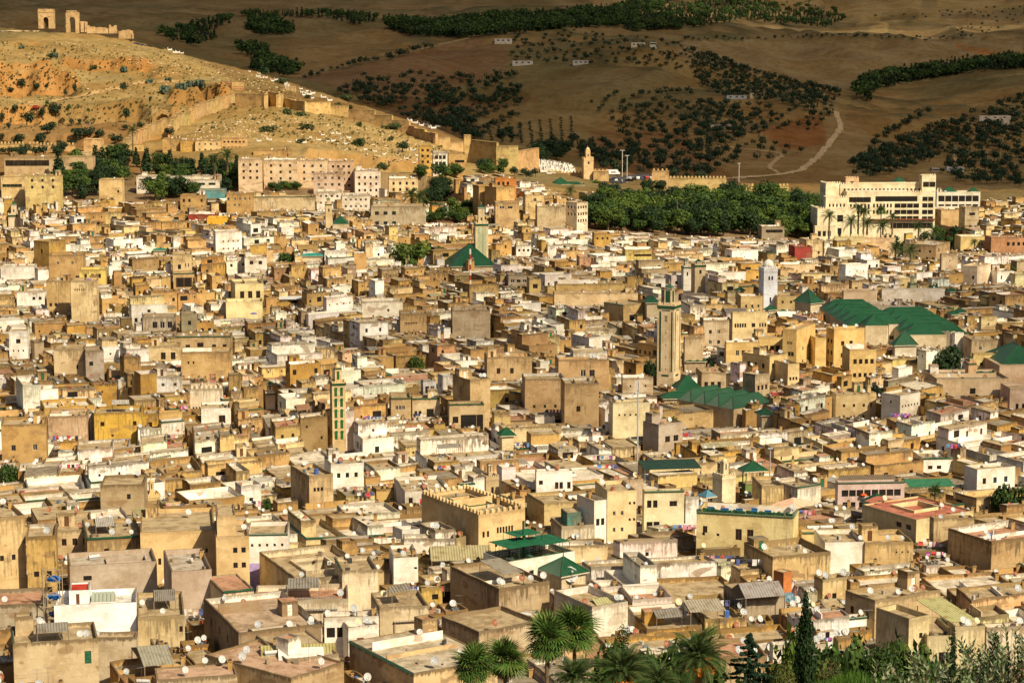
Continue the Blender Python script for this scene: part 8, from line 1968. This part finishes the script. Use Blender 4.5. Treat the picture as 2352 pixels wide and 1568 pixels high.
for k in range(12):
    p = bil(I, RF.uniform(.08, .92), RF.uniform(.1, .8)); m = MB(); m.tube((0, 0, 0), (0, 0, .75), .05, .05, 'metal', (.1,.1,.1), 5); m.tube((0, 0, .72), (0, 0, .76), .45, .45, 'paint', (.05,.12,.07), 10); 
    t_ = empty('table', W3(p[0], p[1], zt), 'small round green table under the green netting canopy', 'table', 'tables on the green netted terrace'); m.build('top', t_)
# sheet roofs and canopies of named houses
def sheet(label, u0, uc, u1, v, Y, rot, rise, col, dl=None, dr=None, kind='gable', name='sheet_roof', cat='sheet roof', h=2.2, mat='corrugated', post=True):
    Q, z, Lr, Ll = quad(u0, uc, u1, v, Y, rot, dl, dr); cx_ = sum(p[0] for p in Q)/4; cy_ = sum(p[1] for p in Q)/4
    o = empty(name, W3(cx_, cy_, z-h), label, cat); O_ = (cx_, cy_, z-h); c_ = (*col, 1)
    mid = lambda a, b: ((a[0]+b[0])/2, (a[1]+b[1])/2)
    if kind == 'gable':
        a, b = mid(Q[0], Q[3]), mid(Q[1], Q[2])
        for F_ in ([(*Q[0], z), (*Q[1], z), (*b, z+rise), (*a, z+rise)], [(*a, z+rise), (*b, z+rise), (*Q[2], z), (*Q[3], z)]):
            m = MB(); m.face(F_, mat, c_, [(0, 0), (Lr, 0), (Lr, 4), (0, 4)]); m.build('sheet', o, O_)
        m = MB(); m.face([(*Q[0], z-.02), (*a, z+rise-.02), (*Q[3], z-.02)], 'paint', (.10,.08,.06)); m.face([(*Q[1], z-.02), (*b, z+rise-.02), (*Q[2], z-.02)], 'paint', (.10,.08,.06)); m.build('gable', o, O_)
    elif kind == 'gable1':
        a, b = mid(Q[0], Q[1]), mid(Q[3], Q[2])
        for F_ in ([(*a, z+rise), (*Q[1], z), (*Q[2], z), (*b, z+rise)], [(*Q[0], z), (*a, z+rise), (*b, z+rise), (*Q[3], z)]):
            m = MB(); m.face(F_, mat, c_, [(0, 0), (4, 0), (4, Ll), (0, Ll)]); m.build('sheet', o, O_)
        m = MB(); m.face([(*Q[0], z-.02), (*Q[1], z-.02), (*a, z+rise-.02)], 'paint', (.10,.08,.06)); m.build('gable', o, O_)
    elif kind == 'tent':
        m = MB(); hip(m, Q, z, rise, col=col, over=.1, mat='paint', trim=False); m.build('canopy', o, O_)
    else:
        m = MB(); slab(m, Q, z, .07, mat, c_, (0, 0, rise, rise)); m.build('sheet', o, O_)
    if post:
        for p in inset(Q, .15): m = MB(); m.tube((*p, z-h), (*p, z), .07, .07, 'paint', (.28,.22,.16), 5, cap=False); m.build('post', o, O_)
    return o
yr_ = lambda u, v: yroof(u, v)
OLV = (.34,.31,.15); GRS = (.30,.27,.22)
sheet('olive corrugated sheet roof on the big smooth ochre house',302,360,425,1222,372,24,.5,OLV,kind='flat')
sheet('long olive corrugated gable hall in front of the battlemented school',978,990,1130,1288,yr_(1050,1298),6,1.7,(.33,.29,.16),dl=7,h=3)
sheet('brown grey shallow gable over a glazed shed in the lower centre',1125,1190,1250,1358,yr_(1190,1368),20,1.0,GRS,h=2)
sheet('sagging grey brown sheet roof near the white dishes',866,905,990,1428,yr_(905,1440),12,1.2,(.34,.30,.24),kind='flat')
sheet('corrugated grey gable roof with slatted ends in the lower east',1662,1712,1806,1374,yr_(1715,1395)-2,16,1.6,(.26,.24,.23),h=2,dl=6)
sheet('wide olive sheet canopy on the tall cream house',2104,2190,2250,1432,yr_(2190,1540),20,.9,(.40,.38,.17),kind='flat',h=2.5)
sheet('grey brown sheet roof at the lower middle by the palms',1568,1585,1668,1405,yr_(1600,1425),10,.7,(.33,.29,.22),kind='flat')
sheet('olive yellow sheet awning behind the washing line terrace',1358,1380,1430,1402,yr_(1380,1415),16,.8,(.42,.40,.20),kind='flat')
sheet('olive shed roof patched with silvery white cloth',572,600,775,1522,yr_(650,1560),8,1.6,(.34,.30,.13),h=2.5,dl=6)
sheet('silvery white cloth pinned over the olive shed roof',612,640,745,1517,yr_(650,1560)-.6,8,1.1,(.62,.60,.56),h=.1,dl=4.6,post=False,mat='paint',name='cloth_cover',cat='cloth')
sheet('dark grey slatted sheet roof in the lower west',600,612,775,1404,yr_(680,1414),6,.7,(.22,.21,.19),kind='flat',dl=5)
sheet('brown tent shaped shed roof in the lower western corner',30,95,155,1522,yr_(95,1540),28,1.6,(.32,.27,.20),kind='gable')
sheet('low grey double pitched tin roofs near the bottom of the western side',300,330,400,1530,yr_(330,1545),20,1.4,(.28,.26,.20),kind='gable')
sheet('peach coloured fabric canopy on the pale yellow riad',1770,1822,1873,1168,yr_(1822,1262)+3,50,1.1,(.62,.40,.28),kind='tent',name='fabric_canopy',cat='canopy',h=2.4)
sheet('blue grey pyramid canopy on the terrace beside the pale yellow riad',1604,1622,1646,1142,yr_(1622,1165),30,1.2,(.08,.20,.28),kind='tent',name='gazebo_canopy',cat='canopy',h=2.2)
sheet('dark green pergola over the arched cafe terrace',1450,1480,1612,1078,yr_(1500,1112),8,.5,(.01,.04,.025),kind='flat',h=3,dl=7,name='pergola',cat='pergola')
sheet('dark straw sun roof over the pink restaurant balconies',1925,1932,2060,1103,yr_(1960,1130)+4,5,.5,(.16,.12,.08),kind='flat',h=2.6,name='sun_roof',cat='sun roof')
sheet('green striped awning roof east of the pink restaurant',2075,2090,2195,1118,yr_(2100,1135),6,.6,(.03,.16,.08),kind='flat',h=2.4,name='awning',cat='awning')
sheet('red terracotta sheet roof on the market building, outer wing',1985,2100,2130,1178,yr_(2060,1205),55,1.0,(.38,.12,.08),kind='flat',h=1.2)
sheet('curved grey sheet roof behind the cream house with narrow windows',1660,1668,1718,719,705,6,1.0,(.16,.14,.12),dl=9,h=1)
sheet('bright turquoise cloth awning on the western terraces',395,398,440,946,600,6,.4,(.25,.60,.62),kind='flat',mat='paint',name='awning',cat='awning',h=1.6)
sheet('green shop awning over a western terrace',330,335,392,940,608,6,.6,(.03,.11,.07),kind='flat',name='awning',cat='awning')
sheet('pink tiled low roof below the turquoise awning',368,372,436,962,590,6,.3,(.62,.34,.28),kind='flat',h=1)
sheet('white sagging tent cloth near the upper centre',630,640,700,688,770,6,.6,(.6,.6,.6),kind='gable',mat='paint',name='tent_roof',cat='tent roof')
sheet('pale fabric gable tent by the ochre school walls',1785,1790,1830,728,742,6,1.4,(.74,.70,.60),kind='gable',mat='paint',name='tent_roof',cat='tent roof',dl=8)
sheet('small red sheet roof south of the green hip roofed mosque',1766,1775,1805,910,572,18,.6,(.30,.05,.03),kind='flat')
sheet('rusty sheet canopy with cross braces over a terrace by the grey alley',1560,1570,1622,680,765,6,.5,(.14,.10,.07),kind='gable')
# umbrellas
def umbrella(label, u, v, w, Y, col):
    X, _, z = at(u, v, Y); R_ = px(w, Y)/2; o = empty('parasol', W3(X, Y, z-2), label, 'parasol'); m = MB()
    for i in range(8):
        a0, a1 = i*math.pi/4, (i+1)*math.pi/4
        for (r0, z0, r1, z1) in ((R_, 0, R_*.6, .5), (R_*.6, .5, 0.02, .7)): m.face([(r0*math.cos(a0), r0*math.sin(a0), 2+z0*R_*.6), (r0*math.cos(a1), r0*math.sin(a1), 2+z0*R_*.6), (r1*math.cos(a1), r1*math.sin(a1), 2+z1*R_*.6), (r1*math.cos(a0), r1*math.sin(a0), 2+z1*R_*.6)], 'paint', col)
    m.build('canopy', o); m = MB(); m.tube((0, 0, 0), (0, 0, 2+R_*.42), .03, .03, 'metal', (.4,.4,.4), 5); m.build('pole', o)
umbrella('orange red parasol, western one of the pair before the pink restaurant',1984,1136,17,418,(.65,.10,.02))
umbrella('orange red parasol, eastern one of the pair before the pink restaurant',2008,1138,14,416,(.65,.10,.02))
umbrella('purple parasol on the yellow roof house',204,643,15,692,(.20,.13,.28)); umbrella('blue purple parasol beside the orange railing',583,721,18,655,(.18,.16,.40))
# the riad terrace: planters, blue benches, railings; the lilac base of the school; solar heaters
ra = random.Random(31)
RQ, rz, rLr, rLl = quad(1600, 1822, 1875, 1186, yroof(1822, 1268), 76, None, 8)
M_, L_ = edge_m(RQ[3], RQ[0], rz)
for k in range(22):
    s_ = L_*(k+.5)/22; V, Q, C = crown_arrays(k, [(0, 0, .35, .45, .35, .4)], 120, .14, [(.03,.10,.03),(.02,.07,.03),(.04,.13,.04)], shell=.3)
    o = empty('potted_plant', (0, 0, 0), 'potted green plant along the parapet of the pale yellow riad terrace', 'potted plant', 'potted plants on the riad terrace'); o.matrix_basis = Matrix.Translation((0, 0, CZ)) @ M_ @ Matrix.Translation((s_, ra.uniform(.4, 1.6), -.3))
    np_mesh('leaves', V, Q, 'foliage', C, parent=o)['kind'] = 'stuff'
    m = MB(); m.tube((0, 0, -.35), (0, 0, .1), .2, .26, 'paint', ra.choice([(.02,.14,.32),(.30,.12,.05),(.02,.12,.10)]), 8); m.build('pot', o)
for k in range(5):
    m = MB(); w_ = ra.uniform(.8, 1.6); m.box(-w_/2, w_/2, 0, .6, -.6, -.1, 'paint', (.015,.11,.30)); m.box(-w_/2, w_/2, .6, .7, -.1, .3, 'paint', (.015,.11,.30)); o = m.build('bench'); o.matrix_basis = Matrix.Translation((0, 0, CZ)) @ M_ @ Matrix.Translation((L_*(.12+.15*k), ra.uniform(1.4, 3.5), 0)); tag(o, f"blue painted bench on the riad terrace, {['first','second','third','fourth','fifth'][k]} from the west", 'bench', 'blue benches on the riad terrace')
m = MB(); m.box(0, L_, .02, .06, .45, .5, 'paint', (.01,.09,.06)); 
for k in range(60): m.box(L_*k/60, L_*k/60+.05, .02, .06, 0, .5, 'paint', (.01,.09,.06))
o = m.build('railing'); o.matrix_basis = Matrix.Translation((0, 0, CZ)) @ M_ ; tag(o, 'low dark green railing along the roof edge of the pale yellow riad', 'railing')
for (lab, u, v) in (('solar water heater on the yellow house with the red door, western one', 1868, 1212), ('solar water heater on the yellow house with the red door, eastern one', 1898, 1211)):
    Y = yroof(u, 1250)+3; X, _, z = at(u, v, Y); o = link('solar_heater', TM['heater'][1]); o.matrix_basis = Matrix.Translation((X, Y, z+CZ-.6)) @ Matrix.Rotation(.1, 4, 'Z') @ Matrix.Scale(1.25, 4); tag(o, lab, 'solar heater')
# orange brick stack
feat('short tower of bare orange bricks beside a yellow wall',1783,1800,1819,1315,1352,40,(.58,.22,.08),nd=0,hut=False,roof=None,name='brick_tower',cat='brick tower',ph=.05,G=[],rag=0,st=.2)
# big oval dish
for (lab, u, v, s) in (('very large white satellite dish in front of the green netted terrace',1310,1318,2.7),('large dark teal dish near the tall cypress',1815,1372,1.9),('lone cream satellite dish below the battlemented school',1193,1215,1.6)):
    Y = yr_(u, v+10); X, _, z = at(u, v, Y); o = link('large_dish', TM[('dish', 'blue' if 'teal' in lab else 'white')][1]); o.matrix_basis = Matrix.Translation((X, Y, z+CZ)) @ Matrix.Rotation(.3, 4, 'Z') @ Matrix.Rotation(math.radians(-38), 4, 'X') @ Matrix.Scale(s, 4)
    k = link('mast', TM['mast'][1], o); tag(o, lab, 'satellite dish')
# washing lines
def washing(u0, u1, v, where, n=None, Y=None, sag=.3):
    Y = Y or yr_((u0+u1)/2, v+6); A = Vector(at(u0, v, Y)); B = Vector(at(u1, v, Y+1.0)); L = (B-A).length; n = n or max(3, int(L/.8)); r = random.Random(int(u0*3+v))
    o = empty('washing_line', W3(*A), 'washing line of coloured clothes '+where, 'washing line', None)
    m = MB(); m.tube(tuple(A), tuple(B), .02, .02, 'paint', (.2,.2,.2), 3)
    for p in (A, B): m.tube((p.x, p.y, p.z-1.7), (p.x, p.y, p.z), .035, .035, 'metal', (.2,.18,.15), 4)
    m.build('line', o, tuple(A))
    for k in range(n):
        t0 = (k+r.uniform(.05, .2))/n; t1 = (k+r.uniform(.75, .95))/n; a = A.lerp(B, t0); b = A.lerp(B, t1); h = r.uniform(.6, 1.1); c = r.choice([(.6,.6,.62),(.08,.1,.3),(.5,.04,.06),(.55,.25,.35),(.1,.25,.5),(.03,.03,.05),(.6,.5,.4),(.35,.1,.35)])
        m = MB(); q = [a+Vector((0, 0, -h*.5)), b+Vector((0, 0, -h*.5))]; w = Vector((r.uniform(-.05, .05), r.uniform(-.15, .15), 0))
        m.face([tuple(q[0]+w), tuple(q[1]+w), tuple(b), tuple(a)], 'paint', c); m.face([tuple(q[0]-Vector((0, 0, h*.5))-w), tuple(q[1]-Vector((0, 0, h*.5))-w), tuple(q[1]+w), tuple(q[0]+w)], 'paint', c); m.build('garment', o, tuple(A))
for (u0, u1, v, w) in [(1318,1392,1388,'across the washing line terrace near the palms'),(1793,1840,1470,'on the white drying terrace west of the cypress'),(1876,1912,1463,'on the terrace just east of the cypress'),(432,480,1183,'in front of the stair tower house'),(962,1022,1145,'below the white arcade house'),(1545,1600,1205,'on the pink terrace below the cafe'),
    (820,860,1130,'on a dim terrace west of the white arcade'),(0,75,628,'along the long white terrace house'),(355,410,998,'below the pink tiled roof'),(22,60,865,'on the western white terrace'),(1160,1190,690,'on the roofs under the fig tree hill'),(800,845,812,'on a brown terrace beside the small green tree'),
    (1630,1668,728,'on the grey stone house'),(2070,2115,1190,'by the wide brown house'),(255,300,800,'over the western lanes'),(690,760,755,'on a centre west terrace'),(1120,1160,648,'on the mast house terrace'),(2150,2190,1205,'behind the wide brown house'),(455,500,1122,'on the white terrace west of the tiny garden'),(1245,1300,1075,'beside the wide white house'),(560,600,1150,'below the little round tree'),(2000,2040,1340,'in the lower eastern lanes')]:
    washing(u0, u1, v, w)
# ---------------------------------------------------------------- the mass of the old town
RH = random.Random(99)
def city_top(u): return np.interp(u, [-200,0,60,130,300,430,520,560,790,800,960,1000,1100,1240,1345,1400,1500,1880,2050,2150,2352,2550], [450,448,440,450,462,452,440,448,450,436,434,426,402,404,424,440,535,552,575,485,472,470])
ORI = math.radians(24)
leaves = []
def bsp(a0, a1, b0, b1, d, r):
    w, h = a1-a0, b1-b0
    yy_ = a0*math.sin(ORI)+b0*math.cos(ORI)+690; big_ = 1.35 if yy_ < 430 else 1.2 if yy_ < 560 else 1.05
    tgt = big_*r.choice([48, 60, 80, 100, 130, 170])
    if w*h < tgt or (w < 6 and h < 6): leaves.append((a0, a1, b0, b1)); return
    if (w > h*1.05) if r.random() < .9 else (w < h):
        if w < 7: leaves.append((a0, a1, b0, b1)); return
        m = a0+w*r.uniform(.38, .62); g = 2.2 if w*h > 2600 else .9 if w*h > 900 else .03
        bsp(a0, m-g/2, b0, b1, d+1, r); bsp(m+g/2, a1, b0, b1, d+1, r)
    else:
        if h < 7: leaves.append((a0, a1, b0, b1)); return
        m = b0+h*r.uniform(.38, .62); g = 2.2 if w*h > 2600 else .9 if w*h > 900 else .03
        bsp(a0, a1, b0, m-g/2, d+1, r); bsp(a0, a1, m+g/2, b1, d+1, r)
for gx in range(-13, 14):
    for gy in range(-13, 14):
        bsp(gx*48+1, gx*48+47.5, gy*46+1, gy*46+45.5, 0, RH)
A_ = np.array(leaves)
def warp(a, b):
    x0 = a*math.cos(ORI)-b*math.sin(ORI); y0 = a*math.sin(ORI)+b*math.cos(ORI)+690
    dx = fbm(x0/150+4, y0/150+8, 2)*60; dy = fbm(x0/150+40, y0/150+18, 2)*60
    return x0+dx, y0+dy
cor = [warp(A_[:, i], A_[:, j]) for i, j in ((0, 2), (1, 2), (1, 3), (0, 3))]
CXY = np.stack([np.stack(c, -1) for c in cor], 1)                       # n, 4, 2
cen = CXY.mean(1)
gz = zterr(cen[:, 0], cen[:, 1])
pu, pv = proj(cen[:, 0], cen[:, 1], gz+ROOF)
ok = (cen[:, 1] > 250) & (cen[:, 1] < 1250) & (pu > -360) & (pu < 2720) & (pv > city_top(pu)) & (pv < 1700)
ok &= ~((pu > 1250) & (pv > 1545)) & ~((pu > 1880) & (pu < 2400) & (pv > 1500))
order = [i for i in np.argsort(cen[:, 1]) if ok[i]]
def overlap(Q, P):
    for X, Y_ in ((Q, P), (P, Q)):
        for p in X:
            if pt_in(Y_, *p): return True
        c_ = (sum(p[0] for p in X)/len(X), sum(p[1] for p in X)/len(X))
        if pt_in(Y_, *c_): return True
    for a in range(4):                                                 # crossing edges
        for b in range(4):
            p, q, r_, s = Q[a], Q[(a+1) % 4], P[b], P[(b+1) % 4]
            d = lambda o, m_, n_: (m_[0]-o[0])*(n_[1]-o[1])-(m_[1]-o[1])*(n_[0]-o[0])
            if d(p, q, r_)*d(p, q, s) < 0 and d(r_, s, p)*d(r_, s, q) < 0: return True
    return False
occ = [(P, sum(p[0] for p in P)/4, sum(p[1] for p in P)/4, max(math.dist(P[0], P[2]), math.dist(P[1], P[3]))/2) for P in OCC]
GRAVITY = [(l, u, v) for (l, u, v) in LMARK]
mass = MB(); placed = []
N_IND = 318-sum(1 for o in bpy.data.objects if o.parent is None and o.name.split('.')[0] == 'house')
labels_used = {}
def spot_words(u, v, rank=0):
    ds = sorted(GRAVITY, key=lambda g: math.hypot(g[1]-u, (g[2]-v)*1.6))
    g = ds[min(rank, len(ds)-1)]; du, dv = u-g[1], v-g[2]; d = math.hypot(du, dv)
    pos = ('just ' if d < 45 else 'well ' if d > 150 else '') + (('right of' if du > 0 else 'left of') if abs(du) > abs(dv)*1.3 else ('below' if dv > 0 else 'above'))
    return pos+' '+g[0]
count = 0
OA = np.array([(o_[1], o_[2], o_[3]) for o_ in occ])
todo = []
def clear(Q, d):
    x = sum(p[0] for p in Q)/4; y = sum(p[1] for p in Q)/4; R_ = max(math.dist(Q[0], Q[2]), math.dist(Q[1], Q[3]))/2
    c_ = np.nonzero(np.hypot(OA[:, 0]-x, OA[:, 1]-y) < R_+OA[:, 2])[0]
    if not any(overlap(Q, occ[k][0]) for k in c_): todo.append((y, x, Q)); return
    if d < 2 and R_ > 3.4:
        for a in (0, .5):
            for b in (0, .5): clear(subq(Q, a, a+.5, b, b+.5), d+1)
for i in order: clear([tuple(p) for p in CXY[i]], 0)
todo.sort(key=lambda t: t[0])
for i, (y, x, Q) in enumerate(todo):
    Q = [(p[0]+RH.uniform(-.22, .22), p[1]+RH.uniform(-.22, .22)) for p in Q]
    d0 = [math.dist((0, 0), p) for p in Q]; k = d0.index(min(d0)); Q = Q[k:]+Q[:k]
    # face the camera with edge 0: choose the start so that edge 0 is the most frontal
    fr = []
    for e in range(4):
        M, L = edge_m(Q[e], Q[(e+1) % 4]); fr.append(M[0][1]*x+M[1][1]*y)
    e = fr.index(max(fr)); Q = Q[e:]+Q[:e]
    zg = float(zterr(x, y)); hh = 7.4+RH.choice([-1.6, -.8, 0, 0, .6, 1.2, 2.2, 3.6])+RH.uniform(-.5, .5) + 2.2*float(fbm(x/60, y/60, 2))*2
    if y > 520 and RH.random() < .12: hh += RH.uniform(2, 4.5)
    if y < 470: hh = 7.0+RH.uniform(-1.3, 1.3)+(RH.uniform(.8, 2.2) if RH.random() < .15 else 0)
    zr = zg+hh
    # do not stand in front of the buildings placed one by one
    us_ = [proj(p[0], p[1], zr)[0] for p in Q]; u0, u1 = min(us_), max(us_)
    lim = 1e9; yb = max(p[1] for p in Q)
    for (a, b, vb, yy) in BLOCK:
        if yy > y+1 and u1 > a+(b-a)*.10 and u0 < b-(b-a)*.10: lim = min(lim, zat(vb-1, yb))
    cap = lim-1.0
    allow_top = True
    if zr > cap-2.6: allow_top = False
    if zr > cap: zr = cap
    if zr-zg < 2.6: continue
    u, v = proj(x, y, zr)
    col = pick_col(u, v, RH)
    rr = random.Random(int(x*31+y*17))
    lod = 1 if count < N_IND and -15 < u < 2367 and v < 1585 else 0
    if lod:
        H = House('house', x, y, zg, 'tmp', 'house', 'ordinary flat roofed houses of the old town')
    else: H = House('house', x, y, zg, mass=mass, near=False)
    if not allow_top:
        inc = WHT if (col is WHT or rr.random() < .3) else col
        I = volume(H, Q, zg-2, zr, rr.choice([.35, .6, .8]), tuple(c_*rr.uniform(.9, 1.1) for c_ in col), rcol=rr.choice([RCEM, RCEM, RLIM, RTER, RDRK]), incol=inc, r=rr, st=1.0)
        roofscape(H, I, zr, rr, col, bool(lod), hut=False, canopy=False, wall_h=.5, ndish=rr.choice([0, 0, 1, 2])); desc = ['a bare flat roof']; rc = RCEM
    else:
        desc, rc = rand_house(H, Q, zg-2, zr, col, rr, lod, u)
    H.flush(); count += lod
    if lod:
        nd = sum(1 for c_ in H.root.children if c_.name.startswith('satellite_dish'))
        big = math.dist(Q[0], Q[1])
        bits = [('wide' if big > 14 else 'narrow' if big < 7.5 else '')+' '+NAMES[col]+' house']
        what = desc[0] if desc else 'a plain roof'
        dd = {0: 'no dish', 1: 'one dish', 2: 'two dishes', 3: 'three dishes', 4: 'four dishes'}.get(nd, 'many dishes')
        base = bits[0].strip()+' with '+what
        for rank in range(12):
            lab = base+(' and '+dd if rank % 2 else '')+', '+spot_words(u, v, rank//2)
            lab = ' '.join(lab.split())
            if lab not in labels_used and len(lab.split()) <= 16: break
        if len(lab.split()) > 16: lab = (base.split(' with')[0]+', '+spot_words(u, v, rank//2))
        labels_used[lab] = 1; H.root['label'] = lab
    placed.append((x, y, zr, u, v))
nearp = [p for p in placed if 285 < p[1] < 560 and 20 < p[3] < 2330 and p[4] < 1500]
RH.shuffle(nearp)
for (x, y, zr, u, v) in nearp[:46]:
    w_ = RH.uniform(3, 6)*FP/y; washing(u-w_/2, u+w_/2, v-5060*1.7/y, spot_words(u, v), Y=y-1.5)
o = mass.build('distant_houses'); o.location = (0, 0, CZ)
tag(o, 'packed flat roofed houses of the old town behind the separate ones', kind='stuff')
print('HOUSES', count, 'features', N_FEAT, 'mass faces', len(mass.f))

# ---------------------------------------------------------------- tell apart the things of a group that look alike, by counting from the west
ORD = 'first second third fourth fifth sixth seventh eighth ninth tenth eleventh twelfth thirteenth fourteenth fifteenth sixteenth seventeenth eighteenth nineteenth twentieth'.split()
bylab = {}
for o in bpy.data.objects:
    if o.parent is None and o.get('label') and o.get('category'): bylab.setdefault(o['label'], []).append(o)
for lab, os_ in bylab.items():
    if 1 < len(os_) <= 20 and len(lab.split()) <= 12:
        os_.sort(key=lambda o: proj(o.location.x, o.location.y, o.location.z-CZ)[0])
        for k, o in enumerate(os_):
            o['label'] = lab+', '+ORD[k]+' from the west'
            if not o.get('group'): o['group'] = lab
    elif len(os_) > 1:
        for o in os_:
            if not o.get('group'): o['group'] = lab
